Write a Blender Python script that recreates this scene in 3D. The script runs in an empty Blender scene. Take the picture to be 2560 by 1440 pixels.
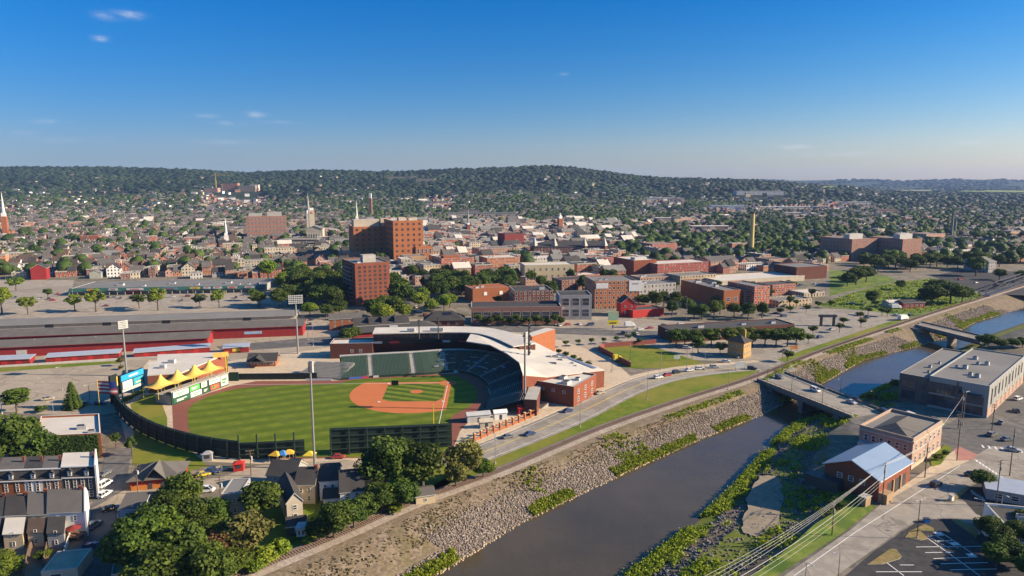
import bpy, bmesh, math, random
import numpy as np
from mathutils import Vector, Matrix
random.seed(7); RNG = np.random.default_rng(7)
PI = math.pi
SC = bpy.context.scene
COL = SC.collection
# ---------------------------------------------------------------- camera
FPX, CH, PIT = 1707.0, 91.0, math.atan(260 / 1707.0)
cam = bpy.data.objects.new('camera', bpy.data.cameras.new('camera')); COL.objects.link(cam)
cam.data.sensor_width = 36; cam.data.lens = 24.0; cam.data.clip_start = 1; cam.data.clip_end = 60000
cam.location = (0, 0, CH); cam.rotation_euler = (PI / 2 - PIT, 0, 0)
SC.camera = cam

def G(px, py, z=0.0):
    """ground (or height z) point seen at a photo position"""
    x = (px - 1280) / FPX; y = (720 - py) / FPX
    dy = math.cos(PIT) + y * math.sin(PIT); dz = -math.sin(PIT) + y * math.cos(PIT)
    t = (z - CH) / dz
    return (x * t, dy * t)

def DEP(px, Y, z=0.0):
    """x of the photo column px at depth Y"""
    return (px - 1280) / FPX * (Y * math.cos(PIT) + (CH - z) * math.sin(PIT))

def PX(x, y, z):
    dz = z - CH
    f = y * math.cos(PIT) - dz * math.sin(PIT); u = y * math.sin(PIT) + dz * math.cos(PIT)
    return (1280 + FPX * x / f, 720 - FPX * u / f)

# ---------------------------------------------------------------- materials
MATS = {}
def _nt(name):
    m = bpy.data.materials.new(name); m.use_nodes = True
    nt = m.node_tree; b = nt.nodes['Principled BSDF']
    return m, nt, b
def N(nt, t, **kw):
    n = nt.nodes.new(t)
    for k, v in kw.items():
        setattr(n, k, v)
    return n
def mixc(nt, a, b, fac, mode='MIX'):
    n = N(nt, 'ShaderNodeMix', data_type='RGBA', blend_type=mode)
    L = nt.links
    for sock, v in ((n.inputs[0], fac), (n.inputs[6], a), (n.inputs[7], b)):
        if hasattr(v, 'is_output'): L.new(v, sock)
        else: sock.default_value = v if not isinstance(v, tuple) else (v[0], v[1], v[2], 1)
    return n.outputs[2]
def mth(nt, op, a, b=None, c=None):
    n = N(nt, 'ShaderNodeMath', operation=op)
    for i, v in enumerate((a, b, c)):
        if v is None: continue
        if hasattr(v, 'is_output'): nt.links.new(v, n.inputs[i])
        else: n.inputs[i].default_value = v
    return n.outputs[0]
def noise(nt, scale, detail=3, rough=.6, coord=None):
    n = N(nt, 'ShaderNodeTexNoise'); n.inputs['Scale'].default_value = scale
    n.inputs['Detail'].default_value = detail; n.inputs['Roughness'].default_value = rough
    if coord is None:
        g = N(nt, 'ShaderNodeNewGeometry'); coord = g.outputs['Position']
    nt.links.new(coord, n.inputs['Vector'])
    return n.outputs['Fac']
def ramp(nt, fac, lo, hi):
    n = N(nt, 'ShaderNodeMapRange'); nt.links.new(fac, n.inputs[0])
    n.inputs[1].default_value = lo; n.inputs[2].default_value = hi
    return n.outputs[0]
def sc(c, k): return tuple(min(1, max(0, v * k)) for v in c)

def mat(name, col, rough=.85, var=.25, scale=.35, fine=4.0, col2=None, metal=0.0, bump=0.0, spec=.3):
    """weathered plain surface: two scales of world-space noise"""
    if name in MATS: return MATS[name]
    m, nt, b = _nt(name)
    n1 = ramp(nt, noise(nt, scale, 4), .3, .7); n2 = ramp(nt, noise(nt, fine, 2), .25, .75)
    c2 = col2 if col2 else sc(col, 1 - var)
    c = mixc(nt, col, c2, n1)
    c = mixc(nt, c, sc(col, 1 - var * 1.3), mth(nt, 'MULTIPLY', n2, .45))
    nt.links.new(c, b.inputs['Base Color'])
    b.inputs['Roughness'].default_value = rough; b.inputs['Metallic'].default_value = metal
    b.inputs['Specular IOR Level'].default_value = spec
    if bump:
        bn = N(nt, 'ShaderNodeBump'); bn.inputs['Strength'].default_value = bump; bn.inputs['Distance'].default_value = .2
        nt.links.new(n2, bn.inputs['Height']); nt.links.new(bn.outputs[0], b.inputs['Normal'])
    MATS[name] = m
    return m

def brickmat(name, col, var=.3):
    """brick wall: courses too fine to read from here, seen as streaks and patches"""
    if name in MATS: return MATS[name]
    m, nt, b = _nt(name)
    g = N(nt, 'ShaderNodeNewGeometry')
    mp = N(nt, 'ShaderNodeMapping'); mp.inputs['Scale'].default_value = (.5, .5, 3.2)
    nt.links.new(g.outputs['Position'], mp.inputs[0])
    a = ramp(nt, noise(nt, 1.0, 3, coord=mp.outputs[0]), .25, .75); p = ramp(nt, noise(nt, .12, 3), .3, .7)
    c = mixc(nt, col, sc(col, 1 - var), a); c = mixc(nt, c, sc(col, 1 - var * 1.4), mth(nt, 'MULTIPLY', p, .5))
    nt.links.new(c, b.inputs['Base Color']); b.inputs['Roughness'].default_value = .9; b.inputs['Specular IOR Level'].default_value = .2
    MATS[name] = m
    return m

def wallwin(name, col, frame=(.6, .57, .5), wv=.20, hv=.27, var=.25, dark=.035):
    """masonry wall with its windows as surface pattern, for houses a few pixels wide (UV counts bays and storeys)"""
    if name in MATS: return MATS[name]
    m, nt, b = _nt(name)
    uv = N(nt, 'ShaderNodeUVMap'); s = N(nt, 'ShaderNodeSeparateXYZ'); nt.links.new(uv.outputs[0], s.inputs[0])
    fu = mth(nt, 'ABSOLUTE', mth(nt, 'SUBTRACT', mth(nt, 'FRACT', s.outputs[0]), .5))
    fv = mth(nt, 'ABSOLUTE', mth(nt, 'SUBTRACT', mth(nt, 'FRACT', s.outputs[1]), .52))
    inn = mth(nt, 'MULTIPLY', mth(nt, 'LESS_THAN', fu, wv), mth(nt, 'LESS_THAN', fv, hv))
    out = mth(nt, 'MULTIPLY', mth(nt, 'LESS_THAN', fu, wv + .05), mth(nt, 'LESS_THAN', fv, hv + .06))
    wn = N(nt, 'ShaderNodeTexWhiteNoise', noise_dimensions='2D')
    fl = N(nt, 'ShaderNodeVectorMath', operation='FLOOR'); nt.links.new(uv.outputs[0], fl.inputs[0]); nt.links.new(fl.outputs[0], wn.inputs['Vector'])
    p = ramp(nt, noise(nt, .15, 3), .3, .7); f = ramp(nt, noise(nt, 2.2, 2), .3, .7)
    oi = N(nt, 'ShaderNodeObjectInfo')
    c = mixc(nt, col, sc(col, 1 - var), p); c = mixc(nt, c, sc(col, 1 - var * 1.3), mth(nt, 'MULTIPLY', f, .5))
    hs = N(nt, 'ShaderNodeHueSaturation'); nt.links.new(c, hs.inputs['Color'])
    nt.links.new(mth(nt, 'ADD', .75, mth(nt, 'MULTIPLY', oi.outputs['Random'], .5)), hs.inputs['Value'])
    c = mixc(nt, hs.outputs[0], frame, out)
    gl = mixc(nt, (dark, dark, dark * 1.15), (.22, .2, .18), mth(nt, 'MULTIPLY', mth(nt, 'GREATER_THAN', wn.outputs[0], .72), .7))
    c = mixc(nt, c, gl, inn)
    nt.links.new(c, b.inputs['Base Color'])
    nt.links.new(mth(nt, 'SUBTRACT', .9, mth(nt, 'MULTIPLY', inn, .7)), b.inputs['Roughness'])
    b.inputs['Specular IOR Level'].default_value = .3
    MATS[name] = m
    return m

def glassmat(name, col=(.03, .035, .045), rough=.12):
    if name in MATS: return MATS[name]
    m, nt, b = _nt(name)
    c = mixc(nt, col, sc(col, 2.2), ramp(nt, noise(nt, .25, 1), .4, .65))
    nt.links.new(c, b.inputs['Base Color']); b.inputs['Roughness'].default_value = rough
    b.inputs['Specular IOR Level'].default_value = .6
    MATS[name] = m
    return m

def objcolmat(name, rough=.35, metal=0.0, coat=0.0):
    if name in MATS: return MATS[name]
    m, nt, b = _nt(name)
    oi = N(nt, 'ShaderNodeObjectInfo')
    c = mixc(nt, oi.outputs['Color'], (.2, .19, .18), mth(nt, 'MULTIPLY', ramp(nt, noise(nt, .8, 3), .45, .8), .18))
    nt.links.new(c, b.inputs['Base Color']); b.inputs['Roughness'].default_value = rough
    b.inputs['Metallic'].default_value = metal; b.inputs['Coat Weight'].default_value = coat
    MATS[name] = m
    return m

def leafmat(name, c1, c2, spread=.35):
    """foliage: tone per leaf clump from the mesh, plus a shift for each tree"""
    if name in MATS: return MATS[name]
    m, nt, b = _nt(name)
    at = N(nt, 'ShaderNodeAttribute'); at.attribute_name = 'tone'
    oi = N(nt, 'ShaderNodeObjectInfo')
    c = mixc(nt, c1, c2, at.outputs['Fac'])
    hs = N(nt, 'ShaderNodeHueSaturation'); nt.links.new(c, hs.inputs['Color'])
    nt.links.new(mth(nt, 'ADD', 1 - spread * .5, mth(nt, 'MULTIPLY', oi.outputs['Random'], spread)), hs.inputs['Value'])
    nt.links.new(mth(nt, 'ADD', .485, mth(nt, 'MULTIPLY', mth(nt, 'FRACT', mth(nt, 'MULTIPLY', oi.outputs['Random'], 7.3)), .03)), hs.inputs['Hue'])
    nt.links.new(hs.outputs[0], b.inputs['Base Color']); b.inputs['Roughness'].default_value = .7
    b.inputs['Specular IOR Level'].default_value = .25
    tr = N(nt, 'ShaderNodeBsdfTranslucent'); nt.links.new(hs.outputs[0], tr.inputs[0])
    mx = N(nt, 'ShaderNodeMixShader'); mx.inputs[0].default_value = .3
    nt.links.new(b.outputs[0], mx.inputs[1]); nt.links.new(tr.outputs[0], mx.inputs[2])
    nt.links.new(mx.outputs[0], nt.nodes['Material Output'].inputs[0])
    MATS[name] = m
    return m

# ---------------------------------------------------------------- objects
def tag(o, label=None, cat=None, group=None, kind=None):
    if label: o['label'] = label
    if cat: o['category'] = cat
    if group: o['group'] = group
    if kind: o['kind'] = kind
    return o
def thing(name, label, cat, loc=(0, 0, 0), rz=0.0, group=None):
    o = bpy.data.objects.new(name, None); COL.objects.link(o)
    o.location = loc if len(loc) == 3 else (loc[0], loc[1], 0); o.rotation_euler = (0, 0, rz)
    return tag(o, label, cat, group)
def link(name, me, parent=None, loc=(0, 0, 0), rz=0.0):
    o = bpy.data.objects.new(name, me); COL.objects.link(o); o.parent = parent
    o.location = loc; o.rotation_euler = (0, 0, rz)
    return o
def kids(o): return CH_OF.get(o.name, [])
CH_OF = {}
def index_children():
    CH_OF.clear()
    for o in SC.objects:
        if o.parent: CH_OF.setdefault(o.parent.name, []).append(o)
def copy_tree(o, parent=None):
    c = o.copy(); COL.objects.link(c)
    if parent: c.parent = parent
    for ch in kids(o): copy_tree(ch, c)
    return c

def npmesh(name, V, Fa, tone=None, mats=(), smooth=False):
    """mesh from numpy arrays, all faces with the same number of corners"""
    V = np.asarray(V, np.float32); Fa = np.asarray(Fa, np.int32); k = Fa.shape[1]
    me = bpy.data.meshes.new(name)
    me.vertices.add(len(V)); me.vertices.foreach_set('co', V.ravel())
    me.loops.add(Fa.size); me.loops.foreach_set('vertex_index', Fa.ravel())
    me.polygons.add(len(Fa)); me.polygons.foreach_set('loop_start', np.arange(0, Fa.size, k, dtype=np.int32))
    me.polygons.foreach_set('loop_total', np.full(len(Fa), k, np.int32))
    if smooth: me.polygons.foreach_set('use_smooth', np.ones(len(Fa), bool))
    me.update(calc_edges=True)
    if tone is not None:
        a = me.attributes.new('tone', 'FLOAT', 'FACE'); a.data.foreach_set('value', np.asarray(tone, np.float32))
    for m in mats: me.materials.append(m)
    return me

class MB:
    def __init__(s): s.v = []; s.f = []; s.m = []
    def face(s, pts, m=0):
        i = len(s.v); s.v += [tuple(p) for p in pts]; s.f.append(tuple(range(i, i + len(pts)))); s.m.append(m); return s
    def box(s, x0, y0, z0, x1, y1, z1, m=0, top=None, skip=''):
        P = [(x0, y0, z0), (x1, y0, z0), (x1, y1, z0), (x0, y1, z0), (x0, y0, z1), (x1, y0, z1), (x1, y1, z1), (x0, y1, z1)]
        for k, q in (('b', (3, 2, 1, 0)), ('t', (4, 5, 6, 7)), ('F', (0, 1, 5, 4)), ('R', (1, 2, 6, 5)), ('B', (2, 3, 7, 6)), ('L', (3, 0, 4, 7))):
            if k in skip: continue
            s.face([P[i] for i in q], top if (k == 't' and top is not None) else m)
        return s
    def prism(s, poly, z0, z1, m=0, top=None, cap=True, base=False):
        a = sum(poly[i][0] * poly[(i + 1) % len(poly)][1] - poly[(i + 1) % len(poly)][0] * poly[i][1] for i in range(len(poly)))
        if a < 0: poly = poly[::-1]
        n = len(poly)
        for i in range(n):
            p, q = poly[i], poly[(i + 1) % n]
            s.face([(p[0], p[1], z0), (q[0], q[1], z0), (q[0], q[1], z1), (p[0], p[1], z1)], m)
        if cap: s.face([(p[0], p[1], z1) for p in poly], m if top is None else top)
        if base: s.face([(p[0], p[1], z0) for p in poly[::-1]], m)
        return s
    def cyl(s, x, y, z0, z1, r0, r1=None, n=10, m=0, cap=True):
        r1 = r0 if r1 is None else r1
        A = [(x + r0 * math.cos(2 * PI * i / n), y + r0 * math.sin(2 * PI * i / n), z0) for i in range(n)]
        Bq = [(x + r1 * math.cos(2 * PI * i / n), y + r1 * math.sin(2 * PI * i / n), z1) for i in range(n)]
        for i in range(n):
            j = (i + 1) % n; s.face([A[i], A[j], Bq[j], Bq[i]], m)
        if cap and r1 > 0: s.face(Bq, m)
        return s
    def bar(s, a, b, r, m=0, n=5, r2=None):
        a = Vector(a); b = Vector(b); d = (b - a)
        if d.length < 1e-6: return s
        d.normalize(); u = d.orthogonal().normalized(); w = d.cross(u); r2 = r if r2 is None else r2
        A = [a + (u * math.cos(2 * PI * i / n) + w * math.sin(2 * PI * i / n)) * r for i in range(n)]
        Bq = [b + (u * math.cos(2 * PI * i / n) + w * math.sin(2 * PI * i / n)) * r2 for i in range(n)]
        for i in range(n):
            j = (i + 1) % n; s.face([A[i], A[j], Bq[j], Bq[i]], m)
        s.face(A[::-1], m); s.face(Bq, m)
        return s
    def gable(s, W, D, z, rh, e=.4, axis='x', th=.25, m=0, me=0):
        """two roof slabs over W x D; ridge along axis"""
        if axis == 'x':
            k = rh / (D / 2); h0 = z - e * k
            for sg in (0, 1):
                y0 = -e if sg == 0 else D + e; yr = D / 2
                a = [(-e, y0, h0), (W + e, y0, h0), (W + e, yr, z + rh), (-e, yr, z + rh)]
                b = [(p[0], p[1], p[2] + th) for p in a]
                if sg: a = a[::-1]; b = b[::-1]
                s.face(b, m); s.face(a[::-1], me)
                for i in range(4): s.face([a[i], a[(i + 1) % 4], b[(i + 1) % 4], b[i]], me)
        else:
            k = rh / (W / 2); h0 = z - e * k
            for sg in (0, 1):
                x0 = -e if sg == 0 else W + e; xr = W / 2
                a = [(x0, D + e, h0), (x0, -e, h0), (xr, -e, z + rh), (xr, D + e, z + rh)]
                b = [(p[0], p[1], p[2] + th) for p in a]
                if sg: a = a[::-1]; b = b[::-1]
                s.face(b, m); s.face(a[::-1], me)
                for i in range(4): s.face([a[i], a[(i + 1) % 4], b[(i + 1) % 4], b[i]], me)
        return s
    def hip(s, W, D, z, rh, e=.5, m=0, ins=None, x0=0.0, y0=0.0):
        a = [(x0 - e, y0 - e, z), (x0 + W + e, y0 - e, z), (x0 + W + e, y0 + D + e, z), (x0 - e, y0 + D + e, z)]
        if W >= D:
            i = D / 2 if ins is None else ins
            r = [(x0 + i, y0 + D / 2, z + rh), (x0 + W - i, y0 + D / 2, z + rh)]
            s.face([a[0], a[1], r[1], r[0]], m); s.face([a[2], a[3], r[0], r[1]], m)
            s.face([a[1], a[2], r[1]], m); s.face([a[3], a[0], r[0]], m)
        else:
            i = W / 2 if ins is None else ins
            r = [(x0 + W / 2, y0 + i, z + rh), (x0 + W / 2, y0 + D - i, z + rh)]
            s.face([a[1], a[2], r[1], r[0]], m); s.face([a[3], a[0], r[0], r[1]], m)
            s.face([a[0], a[1], r[0]], m); s.face([a[2], a[3], r[1]], m)
        s.face(a[::-1], m)
        return s
    def build(s, name, mats, parent=None, loc=(0, 0, 0), rz=0.0, smooth=False, uv=None):
        me = s.mesh(name, mats, smooth, uv)
        return link(name, me, parent, loc, rz)
    def mesh(s, name, mats, smooth=False, uv=None):
        me = bpy.data.meshes.new(name); me.from_pydata(s.v, [], s.f)
        if not isinstance(mats, (list, tuple)): mats = [mats]
        for m in mats: me.materials.append(m)
        me.polygons.foreach_set('material_index', s.m)
        if smooth: me.polygons.foreach_set('use_smooth', [True] * len(s.f))
        if uv:
            bay, st = uv; lay = me.uv_layers.new(name='UVMap'); k = 0; out = []
            for p in me.polygons:
                n = p.normal; vs = [s.v[i] for i in s.f[p.index]]
                if abs(n.z) > .7: out += [0.02, 0.02] * len(vs); continue
                t = Vector((-n.y, n.x, 0)).normalized(); us = [v[0] * t.x + v[1] * t.y for v in vs]
                u0, u1 = min(us), max(us); z0 = min(v[2] for v in vs); z1 = max(v[2] for v in vs)
                ku = max(1, round((u1 - u0) / bay)) / max(.1, u1 - u0); kv = max(1, round((z1 - z0) / st)) / max(.1, z1 - z0)
                for u, v in zip(us, vs): out += [(u - u0) * ku, (v[2] - z0) * kv]
            lay.data.foreach_set('uv', out)
        me.update()
        return me

SHEETS = []
def shear(r, k):
    """skew a building's plan: its side walls follow an oblique lane"""
    for o in COL.objects:
        if o.parent != r: continue
        if o.data.users > 1: o.location.x += k * o.location.y
        else:
            for v in o.data.vertices: v.co.x += k * (v.co.y + o.location.y)
def structure(name, poly, z, m, label=None):
    """flat ground sheet from world points"""
    SHEETS.append(name); z += .0002 * len(SHEETS)
    mb = MB(); a = sum(poly[i][0] * poly[(i + 1) % len(poly)][1] - poly[(i + 1) % len(poly)][0] * poly[i][1] for i in range(len(poly)))
    if a < 0: poly = poly[::-1]
    mb.face([(p[0], p[1], z) for p in poly])
    o = mb.build(name, m); tag(o, label, None, None, 'structure')
    return o
def gp(*pts, z=0.0): return [G(p[0], p[1], z) for p in pts]
def offset_line(pts, d):
    """polyline shifted to its left by d"""
    out = []
    for i, p in enumerate(pts):
        a = pts[max(0, i - 1)]; b = pts[min(len(pts) - 1, i + 1)]
        dx, dy = b[0] - a[0], b[1] - a[1]; l = math.hypot(dx, dy) or 1
        out.append((p[0] - dy / l * d, p[1] + dx / l * d))
    return out
def smooth_line(pts, n=3):
    """Catmull-Rom through the points, n pieces per span"""
    out = []
    P = [pts[0]] + list(pts) + [pts[-1]]
    for i in range(1, len(P) - 2):
        p0, p1, p2, p3 = P[i - 1], P[i], P[i + 1], P[i + 2]
        for k in range(n):
            t = k / n
            out.append(tuple(.5 * (2 * p1[j] + (p2[j] - p0[j]) * t + (2 * p0[j] - 5 * p1[j] + 4 * p2[j] - p3[j]) * t * t + (3 * p1[j] - p0[j] - 3 * p2[j] + p3[j]) * t ** 3) for j in range(len(p1))))
    out.append(tuple(pts[-1]))
    return out
def strip(mb, A, Bq, za, zb, m=0):
    for i in range(len(A) - 1):
        f0 = lambda z, i: z[i] if isinstance(z, (list, tuple)) else z
        mb.face([(A[i][0], A[i][1], f0(za, i)), (Bq[i][0], Bq[i][1], f0(zb, i)), (Bq[i + 1][0], Bq[i + 1][1], f0(zb, i + 1)), (A[i + 1][0], A[i + 1][1], f0(za, i + 1))], m)
def ribbon(name, pts, d0, d1, z, m):
    """road-like sheet between two offsets of a centre line"""
    mb = MB(); strip(mb, offset_line(pts, d1), offset_line(pts, d0), z, z)
    return tag(mb.build(name, m), kind='structure')
def along(pts, step, start=0.0):
    """points and headings every step metres along a polyline"""
    out = []; need = start
    for i in range(len(pts) - 1):
        a, b = pts[i], pts[i + 1]; l = math.hypot(b[0] - a[0], b[1] - a[1])
        while need <= l:
            t = need / l if l else 0
            out.append((a[0] + (b[0] - a[0]) * t, a[1] + (b[1] - a[1]) * t, math.atan2(b[1] - a[1], b[0] - a[0]))); need += step
        need -= l
    return out
def inside(x, y, poly):
    c = False; n = len(poly); j = n - 1
    for i in range(n):
        xi, yi = poly[i][0], poly[i][1]; xj, yj = poly[j][0], poly[j][1]
        if (yi > y) != (yj > y) and x < (xj - xi) * (y - yi) / (yj - yi) + xi: c = not c
        j = i
    return c

# ---------------------------------------------------------------- windows and buildings
WMESH = {}
def win_mesh(w, h, frame, glass, bars):
    k = (w, h, frame.name, glass.name, bars)
    if k in WMESH: return WMESH[k]
    mb = MB(); f = min(.14, w * .12); d = .10
    mb.box(-w / 2, -d, -h / 2, w / 2, .02, -h / 2 + f); mb.box(-w / 2, -d, h / 2 - f, w / 2, .02, h / 2)
    mb.box(-w / 2, -d, -h / 2 + f, -w / 2 + f, .02, h / 2 - f); mb.box(w / 2 - f, -d, -h / 2 + f, w / 2, .02, h / 2 - f)
    if bars & 1: mb.box(-w / 2 + f, -d + .01, -f / 2, w / 2 - f, 0, f / 2)
    nb = bars >> 1
    for i in range(nb):
        x = -w / 2 + w * (i + 1) / (nb + 1); mb.box(x - f / 3, -d + .015, -h / 2 + f, x + f / 3, 0, h / 2 - f)
    mb.face([(-w / 2 + f, -.04, -h / 2 + f), (w / 2 - f, -.04, -h / 2 + f), (w / 2 - f, -.04, h / 2 - f), (-w / 2 + f, -.04, h / 2 - f)], 1)
    WMESH[k] = mb.mesh('window', [frame, glass]); return WMESH[k]
def put_windows(root, W, D, specs, frame, glass):
    """specs: (face, cols, rows, w, h, u0, u1, z0, z1[, bars[, name]]) on faces F(ront) L R B"""
    for s in specs:
        face, nc, nr, w, h, u0, u1, z0, z1 = s[:9]; bars = s[9] if len(s) > 9 else 1; nm = s[10] if len(s) > 10 else 'window'
        me = win_mesh(w, h, frame, glass, bars)
        for i in range(nc):
            u = u0 + (u1 - u0) * (i + .5) / nc
            for j in range(nr):
                z = z0 + (z1 - z0) * (j + .5) / nr
                p, r = {'F': ((u, 0, z), 0), 'B': ((u, D, z), PI), 'L': ((0, u, z), -PI / 2), 'R': ((W, u, z), PI / 2)}[face]
                link(nm, me, root, p, r)

def bld(name, label, cat, o, rz, W, D, h, wall, roof, style='flat', wins=(), frame=None, glass=None, par=.7, axis='x', rh=3.0, e=.4,
        units=(), chim=(), group=None, uv=None, cop=None, z=0.0, base=None):
    """a building: an Empty at its front left ground corner, with wall, roof, window ... parts"""
    r = thing(name, label, cat, (o[0], o[1], z), rz, group)
    FOOT.append((o[0], o[1], rz, W, D)); cop = cop or M_COP; frame = frame or M_FRAME; glass = glass or M_GLASS
    mb = MB(); t = .35
    if style == 'flat':
        mb.box(0, 0, -1, W, D, h + par, 0, skip='tb')
        P = [(0, 0), (W, 0), (W, D), (0, D)]; Q = [(t, t), (W - t, t), (W - t, D - t), (t, D - t)]; zt = h + par
        for i in range(4):
            j = (i + 1) % 4
            mb.face([P[i] + (zt,), P[j] + (zt,), Q[j] + (zt,), Q[i] + (zt,)], 1)
            mb.face([Q[i] + (zt,), Q[j] + (zt,), Q[j] + (h - .1,), Q[i] + (h - .1,)], 0)
        mb.build('wall', [wall, cop], r, uv=uv)
        rb = MB(); rb.box(t, t, h - .3, W - t, D - t, h); rb.build('roof', roof, r)
    else:
        mb.box(0, 0, -1, W, D, h, 0, skip='tb')
        if style == 'gable':
            if axis == 'x':
                mb.face([(0, D, h), (0, 0, h), (0, D / 2, h + rh)]); mb.face([(W, 0, h), (W, D, h), (W, D / 2, h + rh)])
            else:
                mb.face([(0, 0, h), (W, 0, h), (W / 2, 0, h + rh)]); mb.face([(W, D, h), (0, D, h), (W / 2, D, h + rh)])
        mb.build('wall', [wall], r, uv=uv)
        rb = MB()
        if style == 'gable': rb.gable(W, D, h, rh, e, axis, m=0, me=1)
        elif style == 'hip': rb.hip(W, D, h, rh, e)
        elif style == 'shed':
            a = [(-e, -e, h), (W + e, -e, h), (W + e, D + e, h + rh), (-e, D + e, h + rh)]
            b = [(p[0], p[1], p[2] + .2) for p in a]; rb.face(b); rb.face(a[::-1], 1)
            for i in range(4): rb.face([a[i], a[(i + 1) % 4], b[(i + 1) % 4], b[i]], 1)
        rb.build('roof', [roof, cop], r)
    put_windows(r, W, D, wins, frame, glass)
    for u in units:      # rooftop plant: x, y, w, d, height[, base z]
        hz = u[5] if len(u) > 5 else h
        ub = MB(); ub.box(u[0], u[1], hz - .05, u[0] + u[2], u[1] + u[3], hz + u[4])
        if u[2] < 6:
            ub.box(u[0] + u[2] * .15, u[1] + u[3] * .15, hz + u[4], u[0] + u[2] * .85, u[1] + u[3] * .85, hz + u[4] + .25, 1)
        ub.build('rooftop_unit', [M_UNIT if u[2] < 6 else cop, M_DARKMETAL], r)
    for c in chim:
        cb = MB(); cb.box(c[0], c[1], c[2], c[0] + .8, c[1] + .8, c[2] + c[3]); cb.box(c[0] - .1, c[1] - .1, c[2] + c[3], c[0] + .9, c[1] + .9, c[2] + c[3] + .2)
        cb.build('chimney', M_BRICK, r)
    return r
FOOT = []
def frame2(p, q):
    """origin, angle and length of the edge p -> q"""
    return p, math.atan2(q[1] - p[1], q[0] - p[0]), math.hypot(q[0] - p[0], q[1] - p[1])
def corner3(A, Bp, Cp):
    """footprint from a left, near and right corner: origin Bp, front Bp->Cp, depth towards A"""
    o, a, W = frame2(Bp, Cp); nx, ny = -math.sin(a), math.cos(a)
    return o, a, W, abs((A[0] - Bp[0]) * nx + (A[1] - Bp[1]) * ny)

M_COP = mat('coping', (.52, .5, .46)); M_FRAME = mat('window_frame', (.62, .6, .56), .5, .1); M_GLASS = glassmat('window_glass')
M_UNIT = mat('plant_metal', (.5, .5, .49), .5); M_DARKMETAL = mat('dark_metal', (.06, .06, .065), .5)
M_BRICK = brickmat('brick_red', (.26, .085, .05)); M_BRICKO = brickmat('brick_orange', (.36, .13, .06)); M_BRICKD = brickmat('brick_dark', (.14, .055, .04))
M_BRICKP = brickmat('brick_pink', (.36, .19, .14)); M_BRICKT = brickmat('brick_tan', (.40, .27, .16))
M_CREAM = brickmat('cream_render', (.55, .46, .30), .2); M_WHITE = mat('white_paint', (.72, .71, .68), .7, .12); M_BEIGE = mat('beige_render', (.48, .42, .33))
M_GREYW = mat('grey_render', (.33, .33, .33)); M_CONC = mat('concrete', (.42, .40, .36)); M_STONE = brickmat('pinkish_stone', (.43, .30, .23), .25)
M_RED = mat('barn_red', (.29, .026, .026), .7, .25); M_REDB = mat('bright_red_paint', (.46, .03, .025), .6, .2)
M_RWHITE = mat('white_membrane', (.60, .56, .49), .8, .22, .12); M_RGREY = mat('grey_membrane', (.20, .195, .185), .85, .25, .06); M_RDARK = mat('dark_shingle', (.060, .056, .055), .9, .35, .3)
M_RMID = mat('weathered_shingle', (.135, .125, .115), .9, .3, .2); M_RBROWN = mat('brown_shingle', (.10, .07, .055), .9); M_TAR = mat('tar_roof', (.075, .072, .07), .9, .35, .08)
M_STEEL = mat('galvanised_steel', (.33, .33, .33), .45, .15, metal=.5); M_POLE = mat('timber_pole', (.16, .11, .075)); M_GREEN = mat('dark_green_paint', (.012, .05, .03), .6)
M_BLACKG = mat('blackish_green_paint', (.012, .02, .018), .6)

ORD = ['leftmost', 'second from left', 'third from left', 'fourth from left', 'fifth from left', 'sixth from left', 'seventh from left', 'eighth from left', 'ninth from left', 'tenth from left', 'eleventh from left', 'twelfth from left', 'thirteenth from left', 'fourteenth from left', 'fifteenth from left']
MARKS = [('the strip mall', 420, 712), ('the mall car park', 420, 755), ('the apartment tower', 925, 715), ('the tall hotel', 965, 605), ('the pink office', 667, 570), ('the deck garage', 735, 607), ('the cream block', 1375, 682), ('the long red mill', 1675, 672), ('the smokestack', 1877, 590), ('the twin blocks', 2180, 625),
    ('the needle spire', 15, 540), ('the maroon cube', 1280, 600), ('the turreted market', 1440, 622), ('the orange ended block', 1830, 745), ('the bay windowed block', 1290, 790), ('the brick church', 1400, 560), ('the white meadow path', 2200, 715), ('the maroon depot', 2285, 765), ('the station hall', 1830, 830), ('the corner lawn', 1620, 890),
    ('the red barns', 300, 850), ('the stadium car park', 180, 970), ('the ivy hall', 180, 1090), ('the lower terraces', 110, 1290), ('the pale floodlight mast', 787, 1150), ('the tall outfield wall', 980, 1100), ('the plaza fence', 1265, 1075), ('the road bridge', 2060, 990), ('the modern office', 2420, 960), ('the stone hall', 2240, 1100),
    ('the blue roofed garage', 2165, 1180), ('the lined car park', 2370, 1380), ('the ticket building', 1430, 980), ('the gateway frame', 2068, 800), ('the far bridge', 2370, 830), ('the white spire', 563, 580), ('the courthouse', 785, 580), ('the brown block', 1145, 660), ('the white billboard block', 1540, 730), ('the billboard', 1533, 800),
    ('the black market hall', 960, 820), ('the curving wall', 400, 1080), ('the lane', 270, 1250), ('the railway line', 900, 1300), ('the red shop', 390, 1200), ('the picnic hall', 470, 900), ('the scoreboard', 330, 950), ('the river bend', 1900, 1150), ('the truss bridge', 2520, 725), ('the crossing house', 1860, 870)]
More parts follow.
